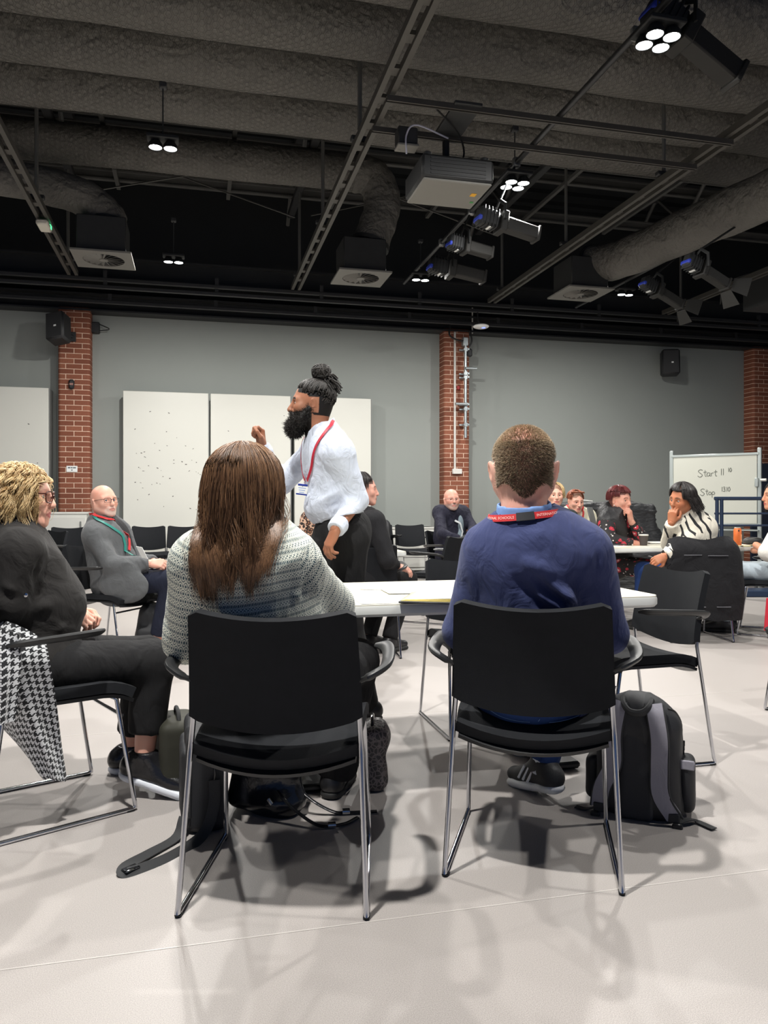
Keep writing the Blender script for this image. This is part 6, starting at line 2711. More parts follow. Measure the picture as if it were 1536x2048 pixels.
s.ell(J['pelvis'], (.18, .14, .13), rot=m, k=.04)
legs(s, J, .09, .075, .06)
blob('trousers', s, .012, blk_tr, P.root, 2)
for a in 'LR':
    shoe(P.root, J, a, M('shoe_black', (.016, .016, .018), .4), M('sole_dark', (.02, .02, .02), .7), 'shoe')
dkh = hair_mat('near_black_hair', (.010, .008, .008), (.05, .042, .04), .4, .5)
P.flow(420, lambda g: g.uniform(38, 322), lambda g: g.uniform(0, 60), lambda p: 66 if (p < 65 or p > 295) else 100, lambda p, g: .01, dkh, .0032, .02, .004, 8, 4, 12)

# leopard-print person, mostly hidden behind the speaker
t = NT('leopard_print')
v = t.coord('Object')
vn = t.n('ShaderNodeTexVoronoi', feature='F1', ins={'Scale': 34.0, 'Vector': v})
d = t.math('ADD', vn.outputs[0], t.math('MULTIPLY', t.math('SUBTRACT', t.noise(v, 60, 2), .5), .35))
rg = t.math('MULTIPLY', t.math('GREATER_THAN', d, .3), t.math('LESS_THAN', d, .56))
t.set(color=t.mix(rg, t.mix(t.math('LESS_THAN', d, .3), srgb(196, 160, 138), srgb(140, 96, 74)), srgb(34, 26, 24)), rough=.8)
leo_m = t.m
J = seated_joints(-.52, 6.95, 175, .95)
P = quick('person in a leopard-print top, mostly hidden behind the standing man', J, SK_PALE, J['head'], 172, 0, {'fem': 1, 'neck_r': .05}, leo_m, blk_tr, fem, stub=capf)
P.flow(260, lambda g: g.uniform(50, 310), lambda g: g.uniform(0, 60), lambda p: 98, lambda p, g: .08, brown, .003, .02, .006, 8, 4, 12)

# bearded bald man at the back by the brick column
J = seated_joints(.80, 8.62, -140, 1.03)
J.update(neck=ray(903, 1026, 8.58))
J['wrR'], J['elR'] = ray(918, 1078, 8.3), ray(884, 1068, 8.3)
J['wrL'], J['elL'] = ray(938, 1075, 8.35), ray(946, 1056, 8.6)
SK_G = skin_mat('skin_grey_beard', srgb(208, 154, 136), srgb(150, 140, 134), srgb(180, 122, 112))
beard = lambda x, y, z: np.where((z < -.05) & (y > -.0), .8, np.where((np.abs(z + .05) < .009) & (np.abs(x) < .034) & (y > .06), .8, 0.))
blk_jk = cloth('navy_black_jacket', srgb(34, 34, 48), .8, .2, .5, 500, (9, 9, 7))
P = quick('bald man with a grey beard and glasses in a dark jacket by the brick column', J, SK_G, ray(903, 1000, 8.55), -168, 4, {'neck_r': .062, 'jaw': 1.08}, blk_jk, cloth('grey_trouser', srgb(62, 66, 66), .85), mal, stub=beard, hscale=1.03, tfold=(.016, 15, 4), tt=.03, brow=False)
glasses(P.root, P.Hm, M('steel_frame', (.5, .48, .46), .3, .6), .05, .034, r=.0016)
m, rt, fw, up = frame(J)
q = SDF()
q.ell(J['chest'] + fw * .13 - up * .02, (.05, .05, .12), rot=m, k=.02)
q.ell(J['mid'] + fw * .15, (.045, .045, .1), rot=m, k=.04)
blob('grey_tshirt', q, .01, cloth('grey_tshirt', srgb(120, 134, 142), .85, .3), P.root, 1)
P.lanyard([J['neck'] + fw * .13 + rt * .06 - up * .06, J['chest'] + fw * .2 + rt * .03, J['mid'] + fw * .21 + rt * .0 + up * .03], P.top, .02, M('lanyard_white', srgb(220, 224, 226), .5), off=.022)

# blonde woman hidden behind the navy jumper man's ear
J = seated_joints(1.745, 7.9, 172, .96)
P = quick('blonde woman half hidden behind the head of the man in the navy jumper', J, SK_PALE, ray(1111, 991, 7.9), 176, 0, {'fem': 1, 'neck_r': .05}, cloth('dark_green_top', srgb(40, 46, 44), .85), blk_tr, fem, stub=capf)
P.flow(420, lambda g: g.uniform(45, 315), lambda g: g.uniform(0, 60), lambda p: 96, lambda p, g: g.uniform(.02, .06), blond, .0028, .022, .01, 8, 4, 14)

# woman in the cream blouse with reddish pinned-up hair
J = seated_joints(2.085, 8.35, -168, .97)
cream = cloth('cream_blouse', srgb(226, 220, 196), .7, .05, .6, 500, (10, 10, 8))
P = quick('woman in a cream blouse with pinned-up reddish hair, at the back behind the laptop', J, SK_PALE, ray(1151, 1003, 8.3), -166, -10, {'fem': 1, 'neck_r': .048}, cream, blk_tr, fem, stub=capf, tops=(.08, .066, .045), tfold=(.014, 18, 5))
red_h = hair_mat('auburn_hair', srgb(96, 46, 32), srgb(186, 112, 80), .4, .5)
P.flow(380, lambda g: g.uniform(55, 305), lambda g: g.uniform(0, 60), lambda p: 92, lambda p, g: .0, red_h, .003, .014, .004, 8, 4, 12)
g = np.random.default_rng(9)
A = np.array(P.Hm)
N = 60
br = np.zeros((N, 12, 3))
for i in range(N):
    a0 = g.uniform(-1.5, 1.2)
    for k in range(12):
        an = a0 + k * .05
        tw = k * 1.1 + i
        br[i, k] = np.array((.07 * math.sin(an), .035 + .035 * math.cos(an), .105 + .01 * math.cos(an))) + np.array((math.cos(tw), math.sin(tw), math.sin(tw + 1))) * .009
strands('hair_braid', br @ A[:3, :3].T + A[:3, 3], .0034, red_h, P.root, 5, g.uniform(0, 1, N))
m, rt, fw, up = frame(J)
P.lanyard([J['neck'] + rt * .07 + up * .02, J['neck'] + fw * .12 + rt * .05 - up * .08, J['chest'] + fw * .2, J['chest'] + fw * .16 - rt * .05 + up * .08, J['neck'] - rt * .07 + up * .02], P.top, .02, lan_red, off=.008)

# woman with dark red hair, floral dress and black gilet, hand at her mouth
t = NT('floral_print')
v = t.coord('Object')
vn = t.n('ShaderNodeTexVoronoi', feature='F1', ins={'Scale': 13.0, 'Vector': v, 'Randomness': .9})
df = t.math('ADD', vn.outputs[0], t.math('MULTIPLY', t.math('SUBTRACT', t.noise(v, 70, 2), .5), .32))
v2 = t.n('ShaderNodeTexVoronoi', feature='F1', ins={'Scale': 26.0, 'Vector': v})
c1 = t.mix(t.math('LESS_THAN', df, .16), srgb(190, 48, 66), srgb(240, 196, 190))
colr = t.mix(t.math('LESS_THAN', df, .36), (.018, .016, .018), c1)
wsm = t.math('MULTIPLY', t.math('LESS_THAN', v2.outputs[0], .2), t.math('GREATER_THAN', df, .5))
colr = t.mix(wsm, colr, srgb(228, 214, 208))
t.set(color=colr, rough=.75)
flor_m = t.m
J = seated_joints(2.21, 7.25, -150, .98)
J.update(pelvis=W(2.2, 7.35, .55), mid=W(2.2, 7.33, .74), chest=ray(1232, 1052, 7.22), neck=ray(1228, 1024, 7.2), shR=ray(1212, 1046, 7.10), shL=ray(1262, 1050, 7.36),
         elR=ray(1222, 1080, 6.95), wrR=ray(1276, 1088, 6.95), elL=ray(1283, 1076, 7.12), wrL=ray(1262, 1042, 7.06))
SK_R = skin_mat('skin_red_hair_woman', srgb(212, 158, 138), srgb(72, 26, 28), srgb(170, 90, 84))
P = quick('woman with cropped dark red hair, floral dress and black gilet, hand at mouth', J, SK_R, ray(1240, 1001, 7.18), -142, -2, {'neck_r': .052, 'jaw': 1.02}, flor_m, flor_m, fem, stub=capf, tops=(.07, .058, .042), hscale=1.0, over=.05)
hm = hand_mesh(-1, per=[(.6, .9, .5), (.9, 1.1, .6), (1.0, 1.2, .6), (1.1, 1.2, .6)], thumb=.5, vox=.005)
hv = place_hand(hm, J['wrL'], W(-.2, -.2, .9), W(.7, -.7, .1))
raw('hand', hv[0], hv[1], SK_R, P.root, off=P.root.location)
MB().tube([J['wrL'] + (J['elL'] - J['wrL']).normalized() * .03, J['wrL'] + (J['elL'] - J['wrL']).normalized() * .055], .036, 14).build('watch', M('watch_black', (.02, .02, .02), .4), P.root, off=P.root.location)
s = SDF()
torso(s, J, **fem, t=.034, sh=.05)
m, rt, fw, up = frame(J)
s.cone(J['neck'] + up * .02, J['neck'] + up * .14, .066, .07, k=.006, mode='sub')
for i in range(8):
    c = J['neck'].lerp(J['mid'], i / 7) + fw * .17
    s.ell(c, (.04, .07, .06), rot=m, k=.01, mode='sub')
s.ell(J['neck'] - fw * .07 + up * .01, (.13, .075, .075), rot=m, k=.04)
blob('black_gilet', s, .011, M('gilet_black', (.02, .02, .022), .5, bump=.5, bscale=18, bdist=.02), P.root, 2, dict(amp=.01, freq=12, seed=4))
wine = hair_mat('wine_hair', srgb(58, 18, 22), srgb(150, 70, 70), .35, .6)
P.flow(700, lambda g: g.uniform(-180, 180), lambda g: g.uniform(0, 40), lambda p: 62 if abs(p) < 55 else (86 if abs(p) < 95 else 104), lambda p, g: .01, wine, .0026, .026, .003, 8, 14, 14)
MB().ell(P.Hm @ Vector((.082, -.004, -.046)), (.006, .006, .007), 8, 6).build('earring', M('pearl', srgb(240, 236, 228), .2), P.root, off=P.root.location)

# woman with long black hair in the black-and-cream patterned jacket
t = NT('zebra_jacket')
v = t.coord('Object', (1, 1, 1), (0, .4, .3))
wv = t.n('ShaderNodeTexWave', ins={'Scale': 5.2, 'Distortion': 7.0, 'Detail': 1.0, 'Detail Scale': 1.3, 'Vector': v})
gate = t.noise(v, 7.5, 1)
bw = t.math('MULTIPLY', t.math('GREATER_THAN', wv.outputs['Fac'], .70), t.math('GREATER_THAN', gate, .44))
t.set(color=t.mix(bw, srgb(226, 220, 204), (.014, .014, .016)), rough=.7)
t.bump(t.noise(t.coord('Object', (9, 9, 6)), 1.7, 3, .5, 1.2), .4, .03)
zeb_m = t.m
J = seated_joints(2.53, 6.40, 25, .98)
J.update(chest=ray(1388, 1064, 6.32), neck=ray(1376, 1030, 6.30), shL=ray(1350, 1052, 6.30), shR=ray(1414, 1056, 6.30), elL=ray(1338, 1086, 6.42), wrL=ray(1343, 1046, 6.22), elR=ray(1352, 1108, 6.05), wrR=ray(1334, 1114, 5.98))
J['elR'], J['wrR'] = ray(1350, 1098, 6.15), ray(1331, 1112, 6.1)
SK_D = skin_mat('skin_brown', srgb(176, 118, 86), srgb(20, 16, 15), srgb(140, 72, 68), (1.15, .92, .85))
P = quick('woman with straight black hair and a black-and-cream patterned jacket, hand at chin', J, SK_D, ray(1364, 999, 6.26), 118, -8, {'neck_r': .054, 'fem': 1, 'jaw': 1.08, 'gaze': (.1, -.5)}, zeb_m, jean, fem, stub=lambda x, y, z: np.where((z > .06) & (y < .06) | (y < -.02) & (z > -.075), 1.0, 0.0), tops=(.078, .066, .05), hscale=1.02, hroll=-8)
hm = hand_mesh(-1, per=[(.5, .8, .5), (.6, .9, .5), (.7, 1.0, .5), (.8, 1.0, .5)], thumb=.5, vox=.0045)
hv = place_hand(hm, J['wrL'], W(.05, -.15, 1), W(-.6, -.75, .1))
raw('hand', hv[0], hv[1], SK_D, P.root, off=P.root.location)
hm = hand_mesh(1, curl=(.6, .8, .5), thumb=.5, vox=.0045)
hv = place_hand(hm, J['wrR'], W(-.8, -.1, -.35), W(0, -.8, .5))
raw('hand', hv[0], hv[1], SK_D, P.root, off=P.root.location)
MB().tube([J['wrR'] + W(.004, 0, 0), J['wrR'] + W(.03, 0, .005)], .032, 14).build('wristband', M('band_black', (.015, .015, .016), .5), P.root, off=P.root.location)
P.flow(900, lambda g: g.uniform(20, 320) if g.uniform() < .85 else g.uniform(-30, 20), lambda g: g.uniform(0, 40), lambda p: 60 if p < 45 or p > 318 else 100, lambda p, g: (.10 if 100 < p < 300 else .0) + g.uniform(0, .015), dkh, .0028, .02, .003, 7, 44, 16, P.top, drift=lambda p, u: np.array(W(.05, -.01, 0)) * u, part=.03)

# person in white at the right edge
J = seated_joints(3.36, 6.55, 62, .97)
SK_T = skin_mat('skin_tan', srgb(206, 150, 120), srgb(24, 18, 16), srgb(170, 90, 84))
wht = cloth('white_tshirt', srgb(228, 224, 216), .8, .04, .35)
pale_j = cloth('pale_denim', srgb(176, 188, 196), .8, .1, .3)
J['elL'], J['wrL'] = ray(1532, 1118, 6.3), ray(1512, 1090, 6.45)
J['elL'] = ray(1535, 1105, 6.35)
P = quick('person in a white t-shirt and pale jeans, cut off by the right edge', J, SK_T, ray(1552, 992, 6.5), 84, 0, {'fem': 1, 'neck_r': .05}, wht, pale_j, fem, stub=capf, over=.2, tops=(.078, .072, .06))
P.flow(500, lambda g: g.uniform(40, 320), lambda g: g.uniform(0, 50), lambda p: 98, lambda p, g: .16, dkh, .003, .02, .004, 8, 44, 14)
# ---------------------------------------------------------------- bags, coats
nyl = M('black_nylon', (.018, .019, .022), .6, var=.2, vscale=20, bump=.35, bscale=600, bdist=.002)
nyl2 = M('dark_grey_mesh', (.035, .036, .04), .8, bump=.5, bscale=700, bdist=.003)
strap_g = cloth('grey_strap', srgb(150, 148, 158), .7, .08, .25, 500)
web_m = M('black_webbing', (.03, .031, .033), .75, bump=.4, bscale=500, bdist=.002)
buck = M('black_buckle', (.02, .02, .022), .3)


def local(root, rz):
    m = Matrix.Rotation(rz, 3, 'Z')
    o = Vector(root)
    return lambda x, y, z: o + m @ Vector((x, y, z))


def bag_root(name, label, p, cat='bag'):
    return thing(name, label, cat, (p.x, p.y, 0))


def strip(name, pts, w, mat, root, up, th=.006, n=24):
    P_ = catmull(pts, n)
    ups = [up] * n if not isinstance(up, list) else [Vector(up[0]).lerp(Vector(up[1]), i / (n - 1)) for i in range(n)]
    return MB().shell(ribbon(P_, w, ups), th).build(name, mat, root, off=root.location)


# ===== backpack on the floor right of the navy jumper man
bp0 = W(.905, 2.74)
br_ = -TH + R(-24)
L = local(bp0, br_)
m3 = Matrix.Rotation(br_, 3, 'Z')
bp = bag_root('backpack', 'black backpack with padded grey straps standing on the floor right of the chair', bp0, 'backpack')
tl = m3 @ Matrix.Rotation(R(-5), 3, 'X')
s = SDF()
s.box(L(0, .0, .19), (.15, .07, .19), .06, tl, .03)
s.box(L(0, .06, .16), (.135, .075, .15), .06, tl, .05)
s.ell(L(0, .0, .36), (.125, .07, .095), tl, .05)
s.ell(L(.0, .05, .03), (.17, .12, .05), m3, .04)
blob('body', s, .008, nyl, bp, 2, dict(amp=.012, freq=12, seed=3))
body_s = s
s = SDF()
s.box(L(.165, .05, .12), (.03, .065, .1), .028, m3, .02)
blob('side_pocket', s, .007, nyl, bp, 2, dict(amp=.006, freq=20, seed=4))
s = SDF()
s.box(L(-.165, .05, .11), (.028, .06, .085), .026, m3, .02)
blob('side_pocket', s, .007, nyl, bp, 2, dict(amp=.006, freq=20, seed=5))
s = SDF()
s.box(L(0, -.06, .19), (.06, .02, .19), .018, tl, .02)
blob('back_panel', s, .007, nyl2, bp, 2, dict(amp=.004, freq=24, seed=6))
f3 = m3 @ Vector((0, -1, .12))
for x, nm in ((1, 0), (-1, 1)):
    pts = [L(x * .055, -.045, .415), L(x * .07, -.085, .39), L(x * .083, -.105, .30), L(x * .08, -.105, .2), L(x * (.085 if x > 0 else .12), -.095, .11), L(x * .125, -.075, .035)]
    sp = body_s.snap(pts, .016)
    st = strip('shoulder_strap', [Vector(p) for p in sp], .056, strap_g, bp, f3, .014)
    P_ = catmull([Vector(p) for p in sp], 24)
    for e in (-1, 1):
        MB().tube([p + (m3 @ Vector((e * .03, -.001, 0))) for p in P_], .0045, 6).build('strap_piping', web_m, st, off=bp.location)
    e0 = Vector(sp[-1])
    MB().box(e0 + m3 @ Vector((0, -.006, -.0)), (.04, .012, .035), m3, bev=.004).build('strap_patch', web_m, st, off=bp.location)
    MB().box(e0 + m3 @ Vector((x * .012, -.015, -.025)), (.036, .014, .02), m3, bev=.005).build('buckle', buck, st, off=bp.location)
strip('web_strap', [L(.14, -.075, .012), L(.17, -.05, .02), L(.2, -.02, .008), L(.26, -.06, .006)], .028, web_m, bp, Vector((0, 0, 1)), .003)
strip('web_strap', [L(-.13, -.07, .03), L(-.18, -.06, .006), L(-.22, -.05, .005)], .026, web_m, bp, Vector((0, 0, 1)), .003)
hp = [L(-.05, -.03, .43), L(-.045, -.065, .415), L(-.02, -.085, .395), L(.02, -.085, .395), L(.045, -.065, .415), L(.05, -.03, .43)]
MB().tube(catmull(hp, 22), .013, 8, flat=(1.3, .8)).build('grab_handle', web_m, bp, off=bp.location)
zz = catmull([L(.1, -.02, .4), L(.145, .03, .36), L(.155, .06, .25), L(.15, .07, .15)], 20)
MB().tube([Vector(p) for p in body_s.snap(zz, .001)], .003, 6).build('zip', M('zip_black', (.05, .05, .05), .3, .6), bp, off=bp.location)
g = MB()
for i in range(3):
    g.box(Vector(body_s.snap([zz[12 + i]], .006)[0]), (.008, .006, .022), m3, bev=.002)
g.build('zip_pull', M('zip_black', (.05, .05, .05), .3, .6), bp, off=bp.location)
MB().box(L(.17, -.017, .205), (.05, .008, .035), m3, bev=.004).build('grey_tab', strap_g, bp, off=bp.location)
bp.scale = (.96, .96, .95)

# ===== upright black shoulder bag left of the long-haired woman
c0 = W(-.615, 2.66)
r0 = -TH + R(16)
L = local(c0, r0)
m3 = Matrix.Rotation(r0, 3, 'Z')
lb_ = bag_root('laptop_bag', 'black fabric shoulder bag standing on edge left of the long-haired woman', c0)
s = SDF()
s.box(L(0, .06, .165), (.07, .17, .165), .03, m3, .02)
blob('body', s, .007, nyl, lb_, 2, dict(amp=.008, freq=14, seed=8))
bs = s
s = SDF()
s.box(L(-.062, .06, .15), (.025, .13, .12), .022, m3, .02)
blob('front_pocket', s, .007, nyl, lb_, 2, dict(amp=.006, freq=18, seed=9))
MB().tube([Vector(p) for p in bs.snap(catmull([L(-.06, -.11, .06), L(-.06, -.12, .26), L(-.03, -.1, .33), L(.0, .1, .34)], 24), .001)], .0035, 6).build('piping', web_m, lb_, off=lb_.location)
MB().box(L(.02, -.118, .235), (.04, .006, .016), m3, bev=.003).build('d_ring_tab', web_m, lb_, off=lb_.location)
MB().tube([L(.02, -.122, .23), L(.022, -.128, .205), L(.02, -.126, .185)], .004, 6).build('swivel_hook', M('hook_dark', (.06, .06, .06), .25, .8), lb_, off=lb_.location)
st = strip('shoulder_strap', [L(.02, -.128, .185), L(.018, -.135, .1), L(-.01, -.15, .03), L(-.06, -.2, .008), L(-.15, -.285, .006), L(-.245, -.335, .008), L(-.25, -.3, .012), L(-.18, -.22, .01), L(-.1, -.13, .012), L(-.075, -.09, .06)],
           .036, web_m, lb_, [m3 @ Vector((0, -1, .2)), Vector((0, 0, 1))], .004, 50)
MB().box(L(-.235, -.32, .014), (.05, .03, .006), (0, 0, r0 + R(35)), bev=.003).build('slider', chrome, st, off=lb_.location)

# ===== tall pouch behind it
c1 = W(-.80, 2.98)
L = local(c1, -TH + R(20))
tb = bag_root('tote_bag', 'olive-black soft bag behind the upright shoulder bag', c1)
s = SDF()
s.box(L(0, 0, .14), (.075, .12, .14), .035, Matrix.Rotation(-TH + R(20), 3, 'Z'), .02)
blob('body', s, .008, M('olive_black', srgb(52, 52, 42), .7, var=.2), tb, 2, dict(amp=.008, freq=12, seed=2))
MB().tube(catmull([L(0, -.08, .265), L(0, -.05, .30), L(0, .05, .30), L(0, .08, .265)], 14), .008, 8).build('handle', web_m, tb, off=tb.location)

# ===== glossy leather handbag under the chair
c2_ = W(-.425, 2.75)
r2_ = -TH + R(-6)
L = local(c2_, r2_)
m3 = Matrix.Rotation(r2_, 3, 'Z')
hb = bag_root('leather_handbag', 'slouching glossy black leather handbag on the floor under the long-haired woman', c2_, 'handbag')
lea = M('glossy_leather', (.012, .013, .016), .2, spec=.6, bump=.3, bscale=25, bdist=.01)
s = SDF()
s.box(L(0, .02, .12), (.125, .075, .12), .045, m3 @ Matrix.Rotation(R(10), 3, 'Y'), .03)
s.ell(L(-.05, .02, .2), (.06, .05, .06), m3, .05)
s.ell(L(.06, .0, .05), (.09, .09, .05), m3, .05)
blob('body', s, .008, lea, hb, 2, dict(amp=.022, freq=10, seed=15, stretch=(1, 1, .4)))
for (a_, nm) in ((0, 1), (1, 2)):
    pts = [L(.06 + .05 * a_, -.07 + .06 * a_, .1), L(.13 + .05 * a_, -.1 + .08 * a_, .05), L(.22 + .03 * a_, -.13 + .12 * a_, .012), L(.3, -.1 + .1 * a_, .008), L(.34 + .06 * a_, -.04 + .06 * a_, .008)]
    st = MB().tube(catmull(pts, 26), .0065, 8, flat=(.6, 1.3)).build('strap', lea, hb, off=hb.location)
    MB().tube([L(.25 + .03 * a_, -.125 + .12 * a_, .012), L(.275 + .03 * a_, -.118 + .12 * a_, .012)], .011, 10).build('ring', chrome, st, off=hb.location)
MB().tube([L(.035, -.078, .075), L(.05, -.085, .06)], .01, 10).build('ring', chrome, hb, off=hb.location)

# ===== snakeskin-look bag beyond the chair
c3 = W(-.045, 3.0)
L = local(c3, -TH)
t = NT('snake_print')
v = t.coord('Object')
vn = t.n('ShaderNodeTexVoronoi', feature='DISTANCE_TO_EDGE', ins={'Scale': 60.0, 'Vector': v})
t.set(color=t.mix(t.math('LESS_THAN', vn.outputs[0], .1), (.03, .028, .03), srgb(112, 104, 104)), rough=.4)
t.bump(vn.outputs[0], .4, .004)
sb_ = bag_root('snakeskin_bag', 'dark snakeskin-look bag on the floor beyond the long-haired woman', c3)
s = SDF()
s.box(L(0, 0, .125), (.05, .09, .125), .04, Matrix.Rotation(-TH, 3, 'Z') @ Matrix.Rotation(R(-6), 3, 'Y'), .03)
s.ell(L(.02, 0, .2), (.05, .07, .06), None, .04)
blob('body', s, .008, t.m, sb_, 2, dict(amp=.012, freq=12, seed=3))
MB().tube(catmull([L(0, -.06, .235), L(.0, -.03, .27), L(.0, .03, .27), L(0, .06, .235)], 14), .007, 8).build('handle', lea, sb_, off=sb_.location)

# ===== rucksack under the bald man's chair
c4 = W(-1.67, 5.62)
L = local(c4, -TH)
rk = bag_root('rucksack', 'black rucksack under the chair of the bald man in the blazer', c4, 'backpack')
s = SDF()
s.box(L(0, 0, .19), (.12, .12, .19), .07, Matrix.Rotation(-TH, 3, 'Z') @ Matrix.Rotation(R(8), 3, 'Y'), .03)
s.box(L(-.01, -.11, .13), (.09, .05, .1), .04, None, .03)
blob('body', s, .011, nyl, rk, 2, dict(amp=.012, freq=12, seed=3))
MB().tube(catmull([L(-.04, -.02, .37), L(-.03, -.05, .41), L(.03, -.05, .41), L(.04, -.02, .37)], 12), .01, 8).build('grab_handle', web_m, rk, off=rk.location)
MB().ell(L(.02, -.09, .33), (.02, .008, .02), 12, 8).build('badge', M('badge_white', srgb(210, 212, 214), .4), rk, off=rk.location)

# ===== backpack on the chair at the wall
wc = WC[776].location
c5 = Vector((wc.x, wc.y - .02, 0))
L = lambda x, y, z: c5 + Vector((x, y, z))
rk = bag_root('backpack', 'black backpack with straps sitting on a chair at the wall', c5, 'backpack')
s = SDF()
s.box(L(0, 0, .68), (.14, .1, .215), .08, None, .03)
s.box(L(0, .0, .53), (.16, .11, .075), .05, None, .04)
blob('body', s, .013, nyl, rk, 2, dict(amp=.012, freq=12, seed=7))
for x in (-1, 1):
    strip('shoulder_strap', [L(x * .05, -.06, .88), L(x * .07, -.115, .8), L(x * .08, -.115, .68), L(x * .11, -.12, .55)], .05, web_m, rk, Vector((0, -1, .1)), .012)
MB().tube(catmull([L(-.05, -.04, .88), L(-.03, -.06, .92), L(.03, -.06, .92), L(.05, -.04, .88)], 12), .012, 8).build('grab_handle', web_m, rk, off=rk.location)
MB().box(L(0, -.105, .62), (.1, .006, .02), None, bev=.002).build('buckle', chrome, rk, off=rk.location)

# ===== houndstooth coat over the left chair
t = NT('houndstooth')
uv = t.n('ShaderNodeUVMap').outputs[0]
sx = t.n('ShaderNodeSeparateXYZ', ins={0: uv})
TS = .0031
i_ = t.math('FLOOR', t.math('DIVIDE', sx.outputs[0], TS))
j_ = t.math('FLOOR', t.math('DIVIDE', sx.outputs[1], TS))
pm = lambda a, b: t.math('FLOORED_MODULO', a, b)
over = t.math('LESS_THAN', pm(t.math('ADD', i_, j_), 4.0), 2.0)
wa = t.math('LESS_THAN', pm(i_, 8.0), 4.0)
we = t.math('LESS_THAN', pm(j_, 8.0), 4.0)
cc = t.math('ADD', t.math('MULTIPLY', over, wa), t.math('MULTIPLY', t.math('SUBTRACT', 1.0, over), we))
t.set(color=t.mix(cc, srgb(226, 228, 230), (.012, .013, .016)), rough=.9, sheen=.3)
t.bump(t.noise(t.coord('Object', (8, 8, 5)), 2, 3), .3, .02)
hd_m = t.m


def sheet(name, rows, th, mat, root, nu=26, nv=40, fold=.0, seed=1):
    """draped cloth: rows of control points (top to bottom), thick, with true-length UVs"""
    g = [catmull(r_, nu) for r_ in rows]
    cols = [catmull([g[j][i] for j in range(len(rows))], nv) for i in range(nu)]
    grid = [[cols[i][j] for i in range(nu)] for j in range(nv)]
    if fold:
        rg = np.random.default_rng(seed)
        k1, p1 = rg.uniform(9, 14), rg.uniform(0, 6)
        for j in range(nv):
            for i in range(nu):
                a, b = grid[max(j - 1, 0)][i], grid[min(j + 1, nv - 1)][i]
                c, d = grid[j][max(i - 1, 0)], grid[j][min(i + 1, nu - 1)]
                n = (b - a).cross(d - c).normalized()
                u = i / (nu - 1)
                grid[j][i] = grid[j][i] + n * fold * (math.sin(u * k1 + p1 + j * .06) * .6 + math.sin(u * k1 * 2.1 + p1 * 2 - j * .1) * .4) * min(1, j / 8)
    mb = MB().shell(grid, th)
    o = mb.build(name, mat, root, off=root.location)
    U = np.zeros((nv, nu))
    V = np.zeros((nv, nu))
    for j in range(nv):
        for i in range(nu):
            if i: U[j, i] = U[j, i - 1] + (grid[j][i] - grid[j][i - 1]).length
            if j: V[j, i] = V[j - 1, i] + (grid[j][i] - grid[j - 1][i]).length
    U = np.broadcast_to(U.mean(0), (nv, nu))
    V = np.broadcast_to(V.mean(1)[:, None], (nv, nu))
    uvv = np.stack([U.ravel(), V.ravel()], 1)
    uvv = np.concatenate([uvv, uvv])
    li = np.zeros(len(o.data.loops), dtype=np.int32)
    o.data.loops.foreach_get('vertex_index', li)
    o.data.uv_layers.new(name='UVMap').data.foreach_set('uv', uvv[li].astype(np.float32).ravel())
    return o


ct = thing('houndstooth_coat', 'black-and-white houndstooth coat hanging over the chair at the left edge', 'coat', tuple(W(-1.36, 2.66)))
rows = [[ray(-120, 1240, 2.78), ray(-50, 1232, 2.66), ray(30, 1248, 2.54), ray(92, 1284, 2.56)],
        [ray(-125, 1300, 2.74), ray(-50, 1310, 2.58), ray(30, 1320, 2.50), ray(98, 1322, 2.55)],
        [ray(-70, 1380, 2.72), ray(-12, 1392, 2.58), ray(50, 1395, 2.52), ray(112, 1400, 2.58)],
        [ray(4, 1452, 2.70), ray(36, 1470, 2.60), ray(78, 1480, 2.56), ray(122, 1490, 2.62)],
        [ray(60, 1520, 2.68), ray(82, 1540, 2.62), ray(106, 1560, 2.60), ray(132, 1560, 2.64)]]
sheet('coat_body', rows, .012, hd_m, ct, fold=.014, seed=3)
rows = [[ray(-60, 1262, 2.52), ray(-10, 1255, 2.46), ray(40, 1268, 2.46)],
        [ray(-65, 1340, 2.48), ray(-12, 1345, 2.43), ray(40, 1345, 2.46)],
        [ray(-60, 1440, 2.47), ray(-14, 1450, 2.43), ray(28, 1440, 2.47)]]
sheet('coat_sleeve', rows, .014, hd_m, ct, 18, 26, .008, 5)

# ===== black coat over the chair of the woman in the patterned jacket
cz = C_Z.location
L = local(cz, C_Z.rotation_euler.z)
kc_ = thing('black_coat', 'black coat with pale seams draped over the back of the chair at the right-hand table', 'coat', tuple(cz))
coat_m = cloth('black_wool_coat', (.011, .011, .013), .85, .2, .5, 700, (6, 6, 5), .05)
rows = [[L(-.29, -.20, .60), L(-.235, -.235, .826), L(0, -.268, .812), L(.235, -.235, .828), L(.30, -.19, .60)],
        [L(-.30, -.27, .54), L(-.25, -.31, .74), L(0, -.335, .74), L(.25, -.31, .74), L(.31, -.25, .54)],
        [L(-.29, -.29, .44), L(-.25, -.325, .6), L(0, -.35, .6), L(.26, -.325, .58), L(.31, -.27, .44)],
        [L(-.26, -.30, .34), L(-.24, -.335, .4), L(0, -.355, .4), L(.27, -.335, .38), L(.305, -.28, .33)],
        [L(-.24, -.31, .24), L(-.2, -.335, .21), L(0, -.35, .2), L(.25, -.335, .19), L(.29, -.29, .22)]]
sheet('coat_body', rows, .03, coat_m, kc_, fold=.014, seed=8)
rows = [[L(-.24, -.21, .822), L(0, -.24, .81), L(.24, -.21, .822)], [L(-.24, -.16, .80), L(0, -.19, .79), L(.24, -.16, .80)], [L(-.24, -.15, .66), L(0, -.175, .65), L(.24, -.15, .66)]]
sheet('coat_lining', rows, .02, coat_m, kc_, 20, 16, .004, 2)
sm_ = M('coat_seam', srgb(120, 120, 126), .6)
sb2 = MB()
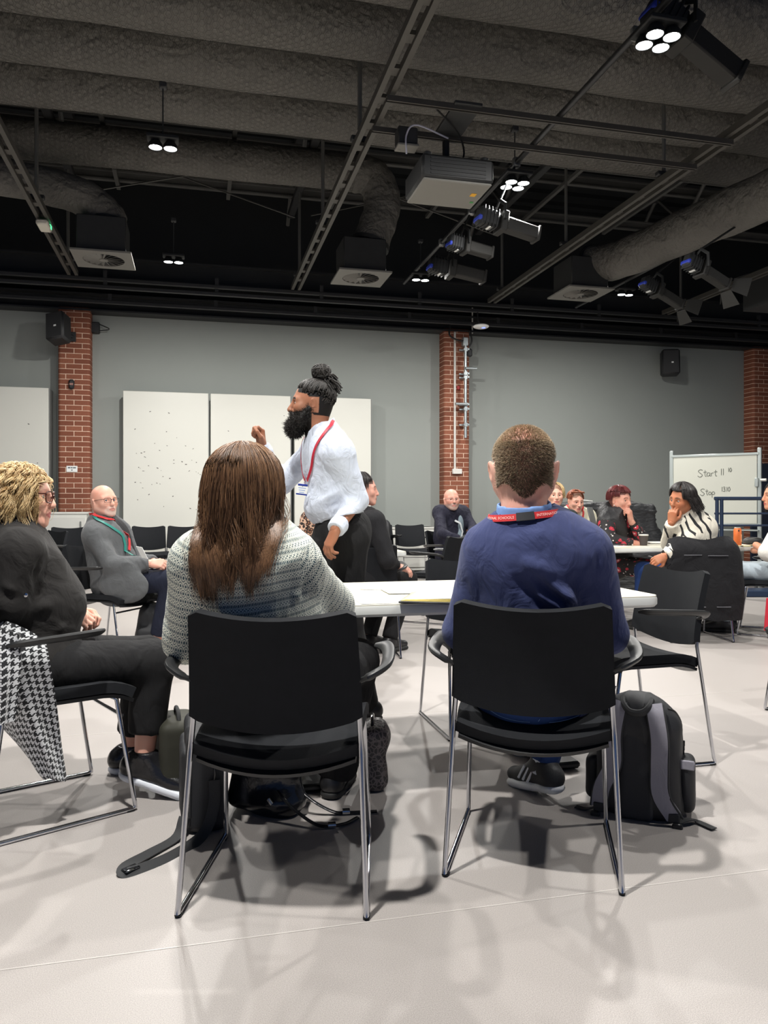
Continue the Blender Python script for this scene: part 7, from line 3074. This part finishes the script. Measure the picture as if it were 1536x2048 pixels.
for x0, x1, z, y in ((-.19, -.05, .705, -.36), (.0, .16, .70, -.362), (-.2, -.03, .30, -.384), (.06, .17, .30, -.384)):
    sb2.box(L((x0 + x1) / 2, y, z), (x1 - x0, .008, .004), Matrix.Rotation(C_Z.rotation_euler.z, 3, 'Z'))
sb2.build('coat_seam', sm_, kc_, off=kc_.location)

# ===== draped black stack of seating behind the seated women
ds = thing('covered_seating', 'long low stack draped in a wrinkled black cover behind the seated women', 'covered stack', tuple(ray(1215, 1040, 9.6))[:2] + (0,))
s = SDF()
a_, b2_ = ray(1118, 1030, 9.6), ray(1262, 1030, 9.6)
for t_ in np.linspace(0, 1, 7):
    p = a_.lerp(b2_, t_)
    s.box((p.x, p.y, .56), (.24, .28, .56 + .012 * math.sin(t_ * 9)), .07, Matrix.Rotation(-TH, 3, 'Z'), .05)
p = ray(1290, 1060, 9.55)
s.box((p.x, p.y, .36), (.2, .26, .36), .1, Matrix.Rotation(-TH, 3, 'Z'), .25)
blob('cover', s, .016, M('cover_black', (.022, .023, .025), .55, bump=.6, bscale=9, bdist=.05, stretch=(1, 1, 3)), ds, 2, dict(amp=.05, freq=10, seed=6, stretch=(.5, .5, 2.4)))
q = s.snap([ray(1170, 1004, 9.6)], .004)[0]
MB().box(q + np.array((0, 0, .012)), (.17, .1, .012), (0, R(6), -TH), bev=.003).build('white_sheet', plain_m, ds, off=ds.location)
# laptop in front of the woman in cream
lp_ = ray(1184, 1046, 7.75)
lt = thing('laptop', 'grey laptop with its lid up in front of the woman in the cream blouse', 'laptop', (lp_.x, lp_.y, 0))
rzl = Matrix.Rotation(-TH + R(66), 3, 'Z')
MB().box(lp_ + Vector((0, 0, .06)), (.3, .012, .2), rzl @ Matrix.Rotation(R(-14), 3, 'X'), bev=.004).build('lid', M('laptop_grey', srgb(112, 112, 114), .4, .4), lt, off=lt.location)
MB().box(lp_ + rzl @ Vector((0, .12, -.045)), (.32, .22, .016), rzl, bev=.004).build('keyboard_base', M('laptop_grey', srgb(112, 112, 114), .4, .4), lt, off=lt.location)
tag(MB().box((0, 0, 0), (.42, .36, .025), None, bev=.01).build('side_table', tleg_m), 'small dark side table under the grey laptop', 'table')
o = bpy.data.objects['side_table']
o.location = lp_ + rzl @ Vector((0, .1, -.066))
MB().tube([(0, 0, -o.location.z), (0, 0, 0)], .03, 10).build('leg', tleg_m, o)
MB().lathe([(.2, 0), (.2, .015), (.03, .03)], (0, 0, -o.location.z), 20).build('foot', tleg_m, o)
# red folder by the right edge
rf = MB().box((0, 0, .13), (.02, .24, .26), None, bev=.004).build('red_folder', M('red_card', srgb(204, 44, 62), .5))
p = ray(1558, 1232, 6.0)
rf.location = (p.x, p.y, p.z - .13)
rf.rotation_euler = (0, R(8), R(20))
tag(rf, 'red folder hanging beside the chair at the right edge', 'folder')
